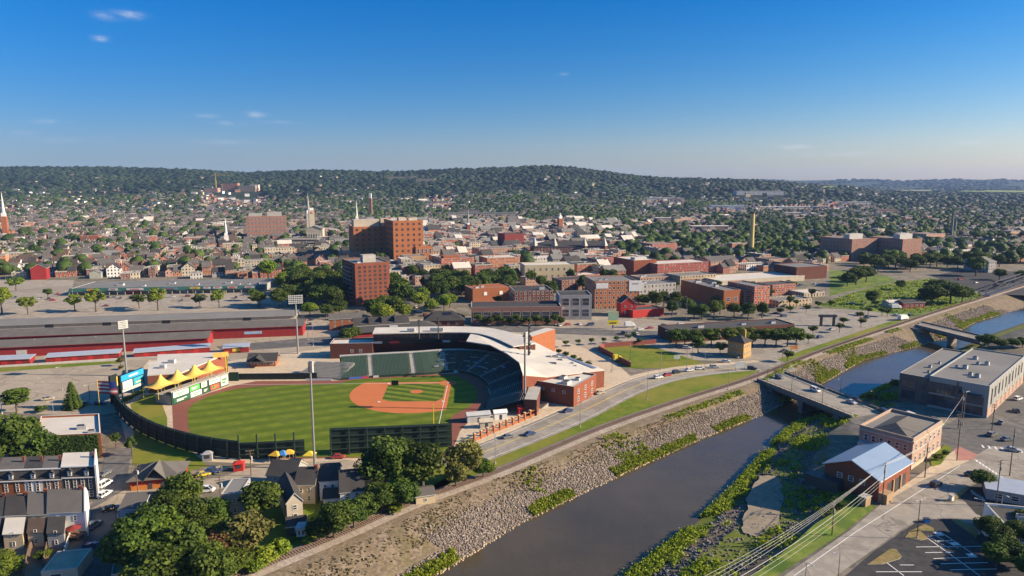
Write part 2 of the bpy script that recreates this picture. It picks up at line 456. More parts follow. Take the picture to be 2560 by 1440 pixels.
def give_labels(items, cat):
    """items: (object, look, x, y, z): one label for each, told apart by look, landmark and order from the left"""
    cells = {}
    for o, look, x, y, z in items:
        px, py = PX(x, y, z)
        m_ = min(MARKS, key=lambda k: (k[1] - px) ** 2 + 4 * (k[2] - py) ** 2)
        cells.setdefault((look, m_[0]), []).append((px, py, o))
    for (look, mk), L_ in cells.items():
        L_.sort(key=lambda t: t[0])
        if len(L_) > 15:      # split by depth first
            L_.sort(key=lambda t: t[1]); h = (len(L_) + 1) // 2; k = (len(L_) + 14) // 15; n_ = (len(L_) + k - 1) // k
            parts = [('%s back to front among' % w, sorted(L_[i * n_:(i + 1) * n_], key=lambda t: t[0])) for i, w in zip(range(k), ('far row', 'next row', 'third row', 'fourth row', 'fifth row', 'sixth row'))]
            for nm, P_ in parts:
                for i, t in enumerate(P_): tag(t[2], '%s near %s, %s, %s' % (look, mk, nm.split(' back')[0], ORD[i]), cat)
        else:
            for i, t in enumerate(L_): tag(t[2], '%s near %s' % (look, mk) + (', %s' % ORD[i] if len(L_) > 1 else ''), cat)
# ================================================================ terrain, river, sheets of ground
LT = [(-95, 90), (-66, 130), (-52.6, 148.3), (-38.9, 162.7), (-9.8, 196.7), (31.4, 232.6), (88.6, 280.5), (111.2, 300.9), (145.2, 339.3), (242.1, 421.6), (272.1, 446.8), (387.6, 543.8), (520, 640), (900, 900), (2600, 2100)]
LW = [(-75, 90), (-42, 130), (-19.2, 159.7), (2.3, 186.4), (38.3, 221.2), (74.9, 254.6), (106, 280.2), (137.8, 311.1), (198.3, 374.1), (249.7, 407.7), (282.9, 433.2), (333.3, 481.2), (420, 545), (545, 640), (925, 900), (2625, 2100)]
RW = [(-35, 90), (3, 130), (29.3, 159.7), (45.9, 178.5), (64.8, 200.4), (81.2, 222.8), (102.2, 252.5), (115.5, 268), (133.3, 280.2), (169, 311.1), (213, 349.3), (282.5, 413), (322, 445.5), (388, 495), (470, 545), (595, 640), (975, 900), (2675, 2100)]
RT = [(-10, 90), (38, 130), (56.4, 148.3), (71.8, 160.8), (97, 183.6), (100, 206.9), (118, 242.5), (140, 262.6), (163, 275.1), (190, 305), (240, 352), (305, 412), (345, 440), (410, 490), (500, 545), (625, 640), (1005, 900), (2705, 2100)]
def at_y(L, y):
    ys = [p[1] for p in L]; return float(np.interp(y, ys, [p[0] for p in L]))
CREST = [(-900, 424), (-300, 420), (0, 417), (300, 418), (420, 421), (520, 425), (620, 431), (720, 427), (800, 425), (1000, 429), (1120, 422), (1250, 419), (1340, 413), (1400, 416), (1480, 424), (1600, 440), (1700, 445), (1800, 446), (1900, 450), (2000, 458), (2110, 463), (2200, 478), (2560, 484), (3600, 486)]
FARC = [(-900, 440), (1700, 452), (1800, 449), (1900, 451), (2000, 453), (2100, 450), (2170, 449), (2250, 453), (2330, 450), (2400, 447.5), (2500, 450), (2560, 453), (3000, 449), (3600, 452)]
R1, R2, HILL0 = 3600.0, 9000.0, 1900.0
def crest_z(px, tab, D, tree):
    r = np.interp(px, [c[0] for c in tab], [c[1] for c in tab]); return CH + (460 - r) / FPX * D - tree
def sstep(t): t = min(1, max(0, t)); return t * t * (3 - 2 * t)
def HT(x, y):
    """terrain height"""
    if y < HILL0 * .9: return 0.0
    px = 1280 + FPX * x / y
    px = min(3500, max(-850, px))
    zc = float(crest_z(px, CREST, R1, 11)); zf = float(crest_z(px, FARC, R2, 0))
    bump = 10 * math.sin(x * .0031 + 1.3) * math.sin(y * .0037) + 5 * math.sin(x * .011 + y * .006)
    if y <= R1:
        t = (y - HILL0) / (R1 - HILL0); k = .55 * sstep(t) + .45 * max(0, t) ** 1.6
        return max(0, zc * k + bump * max(0, min(1, t * 3)) * (1 - max(0, t)) * 1.6)
    t = (y - R1) / (R2 - R1)
    d = 1 - .55 * math.sin(PI * min(1, t))
    return (zc + (zf - zc) * sstep(t)) * d

rows = list(np.arange(60, 620, 7.0)) + list(np.geomspace(620, 1500, 26)) + list(np.linspace(1560, 3600, 34)) + list(np.linspace(3750, 9000, 22)) + [11000, 16000, 30000]
tl = (1 - np.linspace(0, 1, 34)) ** 1.15
V = []; Fm = []; ncol = None
for y in rows:
    lt, lw, rw, rt = at_y(LT, y), at_y(LW, y), at_y(RW, y), at_y(RT, y)
    if y > 2100: lt, lw, rw, rt = [v + (y - 2100) * 1.45 for v in (lt, lw, rw, rt)]
    far = 500 + 1.3 * y
    xs = [lt - far * t for t in tl[:-1]] if y < 620 else list(np.linspace(-1.25 * y - 300, lt - 1, 33))
    zs = [HT(x, y) for x in xs]
    def lerp(a, b, t): return a + (b - a) * t
    k = 1.0 if y < 1300 else 0.0
    prof = [(lt, 0)] + [(lerp(lt, lw, t), -7 * t) for t in (.25, .5, .75, 1)] + [(lerp(lw, rw, .3), -8.5), (lerp(lw, rw, .7), -8.5), (rw, -7)] + \
           [(lerp(rw, rt, t), z) for t, z in ((.16, -5.9), (.36, -4.4), (.62, -4.1), (.78, -3.2), (1, 0))]
    base = HT(lt, y)
    for x, z in prof: xs.append(x); zs.append(base + z * k if y < 1300 else HT(x, y))
    rx = np.linspace(rt, max(rt + 400, 1.25 * y + 500), 20)[1:]
    for x in rx: xs.append(float(x)); zs.append(HT(x, y))
    ncol = len(xs)
    V += [(x, y, z) for x, z in zip(xs, zs)]
Fq = []; mi = []
for j in range(len(rows) - 1):
    for i in range(ncol - 1):
        a = j * ncol + i; Fq.append((a, a + 1, a + ncol + 1, a + ncol))
        q = i - 33
        m = 0
        if rows[j] < 1300:
            m = 1 if -1 <= q < 4 else 2 if 4 <= q < 7 else 3 if q in (7, 9, 10) else 1 if q in (8, 11) else 0
        if rows[j] >= 1500: m = 4
        mi.append(m)
def groundmat(name, cols, scales, crack=0):
    m, nt, b = _nt(name)
    c = cols[0]
    for k, s in zip(cols[1:], scales):
        c = mixc(nt, c, k, ramp(nt, noise(nt, s, 5, .65), .42, .62))
    if crack:
        g = N(nt, 'ShaderNodeNewGeometry'); vo = N(nt, 'ShaderNodeTexVoronoi', feature='DISTANCE_TO_EDGE'); vo.inputs['Scale'].default_value = crack; vo.inputs['Randomness'].default_value = .8
        wv = N(nt, 'ShaderNodeVectorMath', operation='ADD'); nz = N(nt, 'ShaderNodeTexNoise'); nz.inputs['Scale'].default_value = .3; nt.links.new(g.outputs['Position'], nz.inputs['Vector']); sv_ = N(nt, 'ShaderNodeVectorMath', operation='SCALE'); sv_.inputs['Scale'].default_value = 2.5; nt.links.new(nz.outputs['Color'], sv_.inputs[0]); nt.links.new(g.outputs['Position'], wv.inputs[0]); nt.links.new(sv_.outputs[0], wv.inputs[1]); nt.links.new(wv.outputs[0], vo.inputs['Vector'])
        c = mixc(nt, c, sc(cols[0], .55), mth(nt, 'MULTIPLY', mth(nt, 'LESS_THAN', vo.outputs['Distance'], .012), .55))
        v2 = N(nt, 'ShaderNodeTexVoronoi'); v2.inputs['Scale'].default_value = crack * 1.3; nt.links.new(g.outputs['Position'], v2.inputs['Vector']); sx_ = N(nt, 'ShaderNodeSeparateXYZ'); nt.links.new(v2.outputs['Color'], sx_.inputs[0])
        c = mixc(nt, c, sc(cols[0], .72), mth(nt, 'MULTIPLY', mth(nt, 'GREATER_THAN', sx_.outputs[0], .82), .5))
        c = mixc(nt, c, sc(cols[0], .5), mth(nt, 'MULTIPLY', ramp(nt, noise(nt, .35, 2), .68, .8), .5))
    nt.links.new(c, b.inputs['Base Color']); b.inputs['Roughness'].default_value = .95; b.inputs['Specular IOR Level'].default_value = .15
    MATS[name] = m
    return m
M_TOWN = groundmat('town_ground', [(.20, .17, .135), (.08, .095, .03), (.27, .23, .18), (.13, .115, .095)], [.02, .05, .25])
M_BANK = groundmat('bank_earth', [(.17, .13, .095), (.14, .12, .045), (.24, .19, .14), (.11, .085, .06)], [.06, .25, 1.2])
M_BED = groundmat('river_bed', [(.06, .045, .03), (.09, .07, .05)], [.1])
M_WEEDG = groundmat('weedy_bank', [(.14, .18, .015), (.09, .13, .015), (.20, .18, .06), (.11, .14, .02)], [.08, .3, 1.0])
M_HILLG = groundmat('hill_ground', [(.02, .036, .014), (.03, .046, .02), (.015, .026, .012)], [.01, .004])
me = npmesh('ground', V, Fq, mats=[M_TOWN, M_BANK, M_BED, M_WEEDG, M_HILLG], smooth=True)
me.polygons.foreach_set('material_index', np.array(mi, np.int32))
tag(link('ground', me), kind='structure')

# ---- water
def watermat():
    m, nt, b = _nt('river_water')
    b.inputs['Base Color'].default_value = (.042, .033, .024, 1); b.inputs['Roughness'].default_value = .06; b.inputs['IOR'].default_value = 1.42
    b.inputs['Specular IOR Level'].default_value = .5
    g = N(nt, 'ShaderNodeNewGeometry')
    h = mth(nt, 'ADD', noise(nt, .55, 4, .6), mth(nt, 'MULTIPLY', noise(nt, .07, 3), 1.2))
    bn = N(nt, 'ShaderNodeBump'); bn.inputs['Strength'].default_value = .16; bn.inputs['Distance'].default_value = .5
    nt.links.new(h, bn.inputs['Height']); nt.links.new(bn.outputs[0], b.inputs['Normal'])
    c = mixc(nt, (.078, .060, .034), (.055, .045, .028), ramp(nt, noise(nt, .03, 3), .35, .65))
    nt.links.new(c, b.inputs['Base Color'])
    return m
wy = [y for y in rows if y < 1300]
A = [(at_y(LW, y) - 1.2, y) for y in wy]; Bq = [(at_y(RW, y) + 1.2, y) for y in wy]
mb = MB(); strip(mb, Bq, A, -6.85, -6.85)
tag(mb.build('river_water', watermat(), smooth=True), kind='structure')

# ---- paving, lawns
M_LOT = groundmat('worn_lot', [(.34, .285, .215), (.28, .24, .185), (.39, .33, .25), (.29, .245, .19)], [.03, .12, .6], .045)
M_LOT2 = groundmat('grey_lot', [(.30, .26, .21), (.235, .21, .175), (.35, .30, .24)], [.04, .2], .05)
M_ASPH = groundmat('asphalt', [(.125, .12, .115), (.165, .155, .145), (.10, .097, .093)], [.05, .3], .08)
M_ASPHL = groundmat('pale_asphalt', [(.26, .235, .20), (.21, .19, .165), (.31, .28, .235)], [.06, .3], .08)
M_ASPHD = groundmat('dark_asphalt', [(.05, .05, .053), (.068, .066, .066), (.04, .04, .042)], [.06, .4], .1)
M_WALK = groundmat('sidewalk_concrete', [(.46, .37, .26), (.38, .31, .23), (.52, .43, .31)], [.08, .5])
M_LAWN = groundmat('lawn', [(.115, .165, .012), (.155, .18, .018), (.08, .125, .009), (.19, .175, .03)], [.06, .25, .03])
M_MEADOW = groundmat('meadow', [(.13, .20, .025), (.09, .15, .02), (.20, .21, .05), (.06, .11, .018)], [.04, .2, .09])
M_DRY = groundmat('dry_grass', [(.20, .155, .06), (.14, .13, .04), (.25, .19, .09)], [.12, .5])
M_SAND = groundmat('sandy_bench', [(.23, .19, .145), (.17, .15, .095), (.27, .225, .17)], [.1, .6])
M_DIRT = mat('bare_dirt', (.25, .18, .12)); M_TRACK = mat('warning_track', (.215, .075, .05), .9, .15, .2)
M_CLAY = mat('infield_clay', (.50, .150, .048), .9, .12, .2); M_LINE = mat('line_paint', (.74, .73, .70), .7, .2, .8); M_YLINE = mat('yellow_paint', (.70, .50, .05), .7, .2, .8)
M_BALL = groundmat('ballast', [(.27, .225, .185), (.33, .28, .24), (.21, .175, .145)], [.1, .9])
M_RAIL = mat('rusty_rail', (.16, .085, .055), .5, .3, 1); M_TIE = mat('timber_sleeper', (.10, .07, .055))

def sheet(name, m, z, *pts): return structure(name, gp(*pts), z, m)
sheet('parking_lot', M_LOT, .02, (-250, 905), (0, 925), (160, 915), (310, 905), (372, 896), (400, 930), (300, 1030), (225, 1040), (0, 1032), (-250, 1060))
sheet('verge', M_LAWN, .03, (-200, 932), (0, 919), (300, 902), (300, 908), (0, 930), (-200, 945))
sheet('shopping_parking_lot', M_LOT2, .02, (-120, 720), (0, 700), (185, 700), (175, 742), (660, 730), (720, 742), (738, 768), (0, 800), (-120, 800))
sheet('barn_yard', M_LOT, .02, (-250, 800), (0, 800), (738, 768), (770, 800), (1000, 800), (1180, 790), (1180, 830), (940, 852), (820, 880), (560, 912), (0, 932), (-250, 960))
sheet('street', M_ASPH, .04, (540, 866), (755, 846), (1000, 830), (1175, 812), (1690, 830), (1680, 846), (1180, 826), (1000, 846), (930, 858), (820, 862), (560, 880))
sheet('stadium_plaza', M_WALK, .03, (570, 905), (830, 868), (1160, 815), (1400, 850), (1520, 890), (1590, 952), (1480, 1005), (1180, 1118), (1100, 1150), (860, 1160), (640, 1160), (430, 1150), (320, 1120), (290, 1010), (372, 900))
sheet('paved_lot', M_LOT2, .025, (1060, 840), (1170, 806), (1500, 790), (1640, 800), (1840, 810), (1960, 830), (2000, 880), (1880, 905), (1720, 900), (1480, 880), (1390, 850))
sheet('plaza_paving', M_ASPHL, .03, (1880, 800), (2000, 770), (2180, 775), (2260, 795), (2230, 815), (1990, 890), (1930, 905), (1880, 890))
sheet('corner_lawn', M_LAWN, .05, (1490, 872), (1530, 862), (1610, 862), (1650, 872), (1750, 905), (1770, 917), (1600, 922), (1570, 920))
sheet('riverside_meadow', M_MEADOW, .03, (2040, 765), (2120, 735), (2200, 712), (2330, 695), (2395, 720), (2470, 738), (2380, 770), (2290, 795), (2190, 780))
sheet('upper_meadow', M_MEADOW, .03, (2075, 675), (2140, 680), (2225, 692), (2240, 702), (2150, 722), (2075, 740))
sheet('dark_lot', M_ASPHD, .03, (2330, 690), (2420, 672), (2560, 680), (2700, 690), (2700, 745), (2480, 735), (2400, 718))
# ---- river road: a centre line with pavement, kerb, markings
north = gp((1130, 1135), (1215, 1103), (1330, 1056), (1430, 1012), (1530, 968), (1600, 942), (1700, 922), (1820, 912), (1900, 905))
south = gp((1190, 1165), (1245, 1143), (1370, 1094), (1480, 1046), (1570, 998), (1640, 968), (1720, 946), (1830, 931), (1900, 926))
north = smooth_line(north, 4); south = smooth_line(south, 4)
mb = MB(); strip(mb, north, south, .05, .05); tag(mb.build('road', M_ASPHL), kind='structure')
def between(t): return [(a[0] + (b[0] - a[0]) * t, a[1] + (b[1] - a[1]) * t) for a, b in zip(north, south)]
mid = between(.5)
mb = MB(); strip(mb, offset_line(mid, .28), offset_line(mid, .1), .06, .06); strip(mb, offset_line(mid, -.1), offset_line(mid, -.28), .06, .06)
tag(mb.build('road_centre_marking', M_YLINE), kind='structure')
mb = MB(); e1 = between(.12); e2 = between(.9)
for e in (e1, e2): strip(mb, offset_line(e, .09), offset_line(e, -.09), .06, .06)
tag(mb.build('road_edge_marking', M_LINE), kind='structure')
kb = MB(); o1 = offset_line(north, 3.6); o0 = offset_line(north, .15)
strip(kb, o1, o0, .14, .14); strip(kb, o0, north, .14, .05)
tag(kb.build('sidewalk', M_WALK), kind='structure')
# grass between road and railway
RAILC = smooth_line(gp((450, 1520), (625, 1432), (790, 1363), (890, 1320), (1040, 1254), (1250, 1178), (1500, 1073), (1700, 1003), (1880, 946), (2060, 876), (2230, 818), (2330, 784), (2480, 738), (2620, 695)), 6)
railN = offset_line(RAILC, 2.6)
vs = [p for p in south]
vergep = [(p[0], p[1]) for p in offset_line(south, -.1)] + [p for p in reversed([q for q in railN if south[0][1] - 6 < q[1] < 312])]
structure('grass_verge', vergep, .03, M_LAWN)
sheet('railside_grass', M_LAWN, .028, (1240, 1165), (1170, 1205), (1080, 1245), (900, 1320), (700, 1410), (560, 1480), (520, 1440), (760, 1340), (1040, 1240), (1130, 1185))
# grass strip between bridges along the lot
sheet('rail_verge', M_LAWN, .03, (1925, 905), (2000, 878), (2230, 802), (2270, 800), (2230, 812), (2070, 868), (1930, 920))
# ---- railway
mb = MB(); bl, br = offset_line(RAILC, 2.9), offset_line(RAILC, -3.6); tl_, tr_ = offset_line(RAILC, 1.7), offset_line(RAILC, -1.7)
strip(mb, bl, tl_, .04, .42); strip(mb, tl_, tr_, .42, .42); strip(mb, tr_, br, .42, .04)
tag(mb.build('railway_ballast', M_BALL), kind='structure')
tr = thing('railway_track', 'single rusty railway track on pale ballast along the top of the river bank', 'railway track', (RAILC[0][0], RAILC[0][1], 0))
ox, oy = RAILC[0]
mb = MB()
for x, y, a in along(RAILC, .75):
    c, s = math.cos(a), math.sin(a)
    P = [(x - ox + c * u - s * v, y - oy + s * u + c * v) for u, v in ((-.13, -1.3), (.13, -1.3), (.13, 1.3), (-.13, 1.3))]
    mb.face([(p[0], p[1], .5) for p in P])
    for i in range(4):
        p, q = P[i], P[(i + 1) % 4]; mb.face([(p[0], p[1], .4), (q[0], q[1], .4), (q[0], q[1], .5), (p[0], p[1], .5)])
tag(mb.build('sleepers', M_TIE, tr), kind='stuff')
for d in (.72, -.72):
    mb = MB(); a0 = [(p[0] - ox, p[1] - oy) for p in offset_line(RAILC, d + .045)]; a1 = [(p[0] - ox, p[1] - oy) for p in offset_line(RAILC, d - .045)]
    strip(mb, a0, a1, .66, .66); strip(mb, offset_line(a0, .01), a0, .5, .66); strip(mb, a1, offset_line(a1, -.01), .66, .5)
    mb.build('rail', M_RAIL, tr)
# ---- right bank: sandy bench, lawns, road and car park
def bench(name, m, pts):  # drape on the right bank at bench height
    mb = MB()
    pts = [(p[0] + random.uniform(-.8, .8), p[1] + random.uniform(-.8, .8)) for p in smooth_line(list(pts) + [pts[0]], 6)[:-1]]; pts = pts[::-1] if sum(pts[i][0] * pts[(i + 1) % len(pts)][1] - pts[(i + 1) % len(pts)][0] * pts[i][1] for i in range(len(pts))) < 0 else pts
    mb.face([(p[0], p[1], -3.95) for p in pts]); tag(mb.build(name, m), kind='structure')
bench('sandy_bench', M_SAND, gp((1860, 1330), (1905, 1338), (1950, 1300), (1955, 1215), (1935, 1190), (1890, 1200), (1868, 1260), z=-4))
sheet('right_bank_lawn', M_MEADOW, .03, (1800, 1500), (1960, 1380), (2040, 1308), (2120, 1262), (2070, 1230), (2060, 1212), (2110, 1215), (2190, 1268), (2110, 1330), (1950, 1435), (1880, 1500))
rd = gp((1880, 1520), (1960, 1440), (2130, 1322), (2200, 1262), (2290, 1208), (2420, 1150), (2480, 1115), (2560, 1120), (2700, 1180), (2700, 1290), (2560, 1240), (2470, 1190), (2420, 1215), (2385, 1250), (2560, 1280), (2700, 1330), (2700, 1400), (2440, 1310), (2320, 1296), (2290, 1300), (2090, 1440), (2010, 1520))
structure('bank_road', rd, .04, M_ASPHL)
sheet('cross_street', M_ASPH, .035, (2320, 1090), (2420, 1030), (2560, 960), (2700, 980), (2700, 1200), (2480, 1170), (2400, 1150))
sheet('corner_pavement', M_WALK, .16, (2195, 1268), (2245, 1225), (2330, 1165), (2395, 1120), (2440, 1140), (2425, 1152), (2300, 1205), (2215, 1255))
sheet('brick_paving', mat('pink_paver', (.42, .2, .16)), .17, (2385, 1125), (2400, 1118), (2445, 1138), (2430, 1152), (2395, 1152))
sheet('corner_garden', M_LAWN, .17, (2325, 1150), (2362, 1112), (2382, 1120), (2352, 1162), (2330, 1168))
sheet('car_park', M_ASPHD, .05, (2300, 1300), (2380, 1297), (2445, 1330), (2560, 1375), (2750, 1450), (2750, 1600), (2080, 1600), (2100, 1452), (2190, 1375))
sheet('upper_car_park', M_ASPHD, .045, (2395, 1235), (2450, 1205), (2560, 1240), (2750, 1300), (2750, 1400), (2560, 1340), (2440, 1285))
sheet('kerb_grass', M_DRY, .07, (2378, 1300), (2392, 1296), (2450, 1330), (2440, 1345))
for pts in (((2270, 1332), (2312, 1312), (2335, 1322), (2333, 1330), (2300, 1328)), ((2262, 1345), (2275, 1330), (2298, 1326), (2322, 1348), (2300, 1352)), ((2168, 1413), (2225, 1374), (2240, 1374), (2254, 1392), (2250, 1398), (2205, 1412))):
    P = gp(*pts); mb = MB(); mb.prism(P, 0, .2, 0, 1); tag(mb.build('traffic_island', [M_CONC, M_DRY]), kind='structure')
mb = MB()
def dash(p, q, w=.12, z=.06):
    a, b = G(*p), G(*q); d = Vector((b[0] - a[0], b[1] - a[1])); n = Vector((-d.y, d.x)).normalized() * w
    mb.face([(a[0] - n.x, a[1] - n.y, z), (b[0] - n.x, b[1] - n.y, z), (b[0] + n.x, b[1] + n.y, z), (a[0] + n.x, a[1] + n.y, z)])
for p, q in (((2290, 1325), (2450, 1440)), ((2290, 1368), (2475, 1366)), ((2313, 1382), (2385, 1381)), ((2334, 1397), (2445, 1393)), ((2352, 1410), (2470, 1407)), ((2375, 1425), (2492, 1423)), ((2205, 1398), (2260, 1440)), ((2190, 1430), (2305, 1430)), ((2250, 1413), (2285, 1413)), ((2320, 1341), (2360, 1339)), ((2338, 1353), (2380, 1352)), ((2352, 1368), (2420, 1367)), ((2358, 1335), (2440, 1390)), ((2320, 1341), (2375, 1372)), ((2340, 1340), (2395, 1370))):
    dash(p, q)
for p in ((2347, 1334), (2388, 1360), (2428, 1388)):
    a = G(*p); mb.face([(a[0] - 1, a[1] - .7, .062), (a[0] + 1, a[1] - .7, .062), (a[0] + 1, a[1] + .7, .062), (a[0] - 1, a[1] + .7, .062)])
for i in range(9): dash((2428 + i * 3.5, 1226 + i * 2.2), (2434 + i * 3.5, 1236 + i * 2.2), .2)
for i in range(11): dash((2440 + i * 8, 1150 + i * 5.2), (2445 + i * 8, 1156 + i * 5.2), .3)
for i in range(7): dash((2455 + i * 16, 1113 + i * 2), (2460 + i * 16, 1120 + i * 2), .3)
dash((1985, 1440), (2140, 1330), .1); dash((2140, 1330), (2400, 1165), .1)
tag(mb.build('parking_markings', M_LINE), kind='structure')
# ---- lower left streets and yards
sheet('lane', M_ASPH, .035, (265, 1120), (330, 1120), (320, 1180), (310, 1230), (305, 1290), (285, 1440), (190, 1480), (225, 1280), (250, 1200))
sheet('side_street', M_LOT, .04, (225, 1275), (310, 1226), (460, 1208), (560, 1190), (640, 1165), (860, 1150), (1000, 1160), (860, 1185), (600, 1215), (470, 1235), (330, 1262))
sheet('yard_grass', M_LAWN, .03, (335, 1075), (420, 1075), (520, 1165), (470, 1180), (330, 1165))
sheet('back_yards', M_DIRT, .03, (-200, 1390), (60, 1330), (225, 1350), (190, 1500), (-200, 1500))
sheet('houses_yard', M_LAWN, .025, (540, 1300), (640, 1200), (1000, 1170), (1180, 1160), (1100, 1230), (760, 1345), (520, 1440))
# ================================================================ ballpark
def zat(x, y, row):
    """height at (x, y) that shows at a photo row"""
    lo, hi = -20.0, 400.0
    for _ in range(40):
        m_ = (lo + hi) / 2
        if PX(x, y, m_)[1] > row: lo = m_
        else: hi = m_
    return lo
def fieldmat(name, c1, c2, ang, per, soft, c3=None, ang2=0, k2=.5):
    m, nt, b = _nt(name)
    g = N(nt, 'ShaderNodeNewGeometry'); s = N(nt, 'ShaderNodeSeparateXYZ'); nt.links.new(g.outputs['Position'], s.inputs[0])
    def stripe(a):
        d = mth(nt, 'ADD', mth(nt, 'MULTIPLY', s.outputs[0], -math.sin(a) * 2 * PI / per), mth(nt, 'MULTIPLY', s.outputs[1], math.cos(a) * 2 * PI / per))
        return ramp(nt, mth(nt, 'SINE', mth(nt, 'ADD', d, mth(nt, 'MULTIPLY', noise(nt, .05, 2), 1.2))), -soft, soft)
    f = stripe(ang)
    c = mixc(nt, c1, c2, f)
    if ang2: c = mixc(nt, c, c1, mth(nt, 'MULTIPLY', stripe(ang2), k2))
    c = mixc(nt, c, sc(c1, .72), mth(nt, 'MULTIPLY', ramp(nt, noise(nt, .35, 4), .4, .7), .5))
    c = mixc(nt, c, (.15, .15, .04), mth(nt, 'MULTIPLY', ramp(nt, noise(nt, .06, 4), .55, .75), .35))
    nt.links.new(c, b.inputs['Base Color']); b.inputs['Roughness'].default_value = .9; b.inputs['Specular IOR Level'].default_value = .15
    return m
M_OUTF = fieldmat('outfield_grass', (.078, .118, .007), (.135, .172, .013), math.radians(24), 8.5, .35, ang2=math.radians(-40), k2=.45)
M_INF = fieldmat('infield_grass', (.05, .09, .008), (.15, .19, .018), math.radians(-21), 5.6, .25)
HOME = (-29.6, 305.6); EU = (-.9995, -.03); EV = (.03, -.9995)
def FLD(a, b): return (HOME[0] + EU[0] * a + EV[0] * b, HOME[1] + EU[1] * a + EV[1] * b)
sheet('warning_track', M_TRACK, .05, (575, 966), (640, 953), (840, 952), (900, 942), (1100, 935), (1170, 932), (1215, 955), (1225, 990), (1210, 1025), (1175, 1050), (1150, 1078), (1125, 1142), (830, 1146), (600, 1148), (500, 1128), (434, 1092), (430, 1012))
gr = smooth_line(gp((700, 963), (840, 959), (885, 950), (1000, 944), (1105, 939), (1150, 944), (1185, 966), (1193, 992), (1172, 1018), (1122, 1050), (1108, 1136), (830, 1142), (700, 1144), (600, 1138), (525, 1118), (478, 1088), (470, 1040), (480, 1012), (540, 985), (610, 970), (700, 963)), 3)
structure('outfield_grass', gr[:-1], .062, M_OUTF)
arc = [(13 + 29 * math.cos(t), 13 + 29 * math.sin(t)) for t in np.linspace(-PI / 6, PI / 2 + PI / 6, 40)]
clay = [FLD(38.1, -1.6)] + [FLD(*p) for p in arc[1:-1]] + [FLD(-1.6, 38.1), FLD(-1.6, -1.6)]
structure('infield_clay', clay, .07, M_CLAY)
def rc(cx, cy, r, a0, a1, n=8): return [(cx + r * math.cos(math.radians(a0 + (a1 - a0) * i / n)), cy + r * math.sin(math.radians(a0 + (a1 - a0) * i / n))) for i in range(n + 1)]
g2 = [(4.2, .8)] + [(24.2, .8)] + rc(27.4, 0, 3.3, 165, 95, 5) + [(26.6, 24)] + rc(27.4, 27.4, 3.6, 255, 195, 5) + [(24, 26.6)] + rc(0, 27.4, 3.3, 355, 285, 5)[:] + [(.8, 4.2)] + rc(0, 0, 4.2, 80, 10, 5)
structure('infield_grass', [FLD(*p) for p in g2], .078, M_INF)
structure('home_plate_clay', [FLD(*p) for p in rc(0, 0, 4.0, 0, 352, 20)], .084, M_CLAY)
mo = MB(); mo.face([FLD(*p) + (.10,) for p in rc(13.04, 13.04, 2.8, 0, 350, 18)[::-1]]); tag(mo.build('pitchers_mound', M_CLAY), kind='structure')
mb = MB()
def fline(a, b, w=.12, z=.09):
    p, q = FLD(*a), FLD(*b); d = Vector((q[0] - p[0], q[1] - p[1])); n = Vector((-d.y, d.x)).normalized() * w
    mb.face([(p[0] - n.x, p[1] - n.y, z), (q[0] - n.x, q[1] - n.y, z), (q[0] + n.x, q[1] + n.y, z), (p[0] + n.x, p[1] + n.y, z)])
fline((2, 0), (100, 0)); fline((0, 2), (0, 84))
tag(mb.build('foul_line_markings', M_LINE), kind='structure')
for k, (a, b, nm) in enumerate(((27.4, .4, 'white first base bag beside the infield grass'), (27.4, 27.4, 'white second base bag on the orange infield clay'), (.4, 27.4, 'white third base bag near the camera side of the clay'), (0, 0, 'white home plate in the round clay patch'))):
    p = FLD(a, b); o = MB(); o.prism([(-.55, -.55), (.55, -.55), (.55, .55), (-.55, .55)] if k < 3 else [(-.4, -.4), (.4, -.4), (.4, .2), (0, .5), (-.4, .2)], 0, .14)
    tag(o.build('base_bag', M_LINE, loc=(p[0], p[1], .09)), nm, 'base', 'bases of the baseball diamond')
p = FLD(-9, 9); tag(MB().box(-1.6, -.1, .06, 1.6, .1, 2.3).build('batting_screen', M_BLACKG, loc=(FLD(24, 3)[0], FLD(24, 3)[1], 0)), 'dark practice screen standing at the top edge of the infield clay', 'screen')
# lawn berm outside right field
sheet('berm_lawn', M_LAWN, .07, (325, 1012), (362, 988), (385, 984), (405, 1010), (418, 1045), (418, 1076), (372, 1064), (335, 1040))
sheet('berm_path', M_WALK, .066, (300, 1030), (355, 985), (385, 978), (430, 1010), (430, 1098), (370, 1078), (320, 1050))

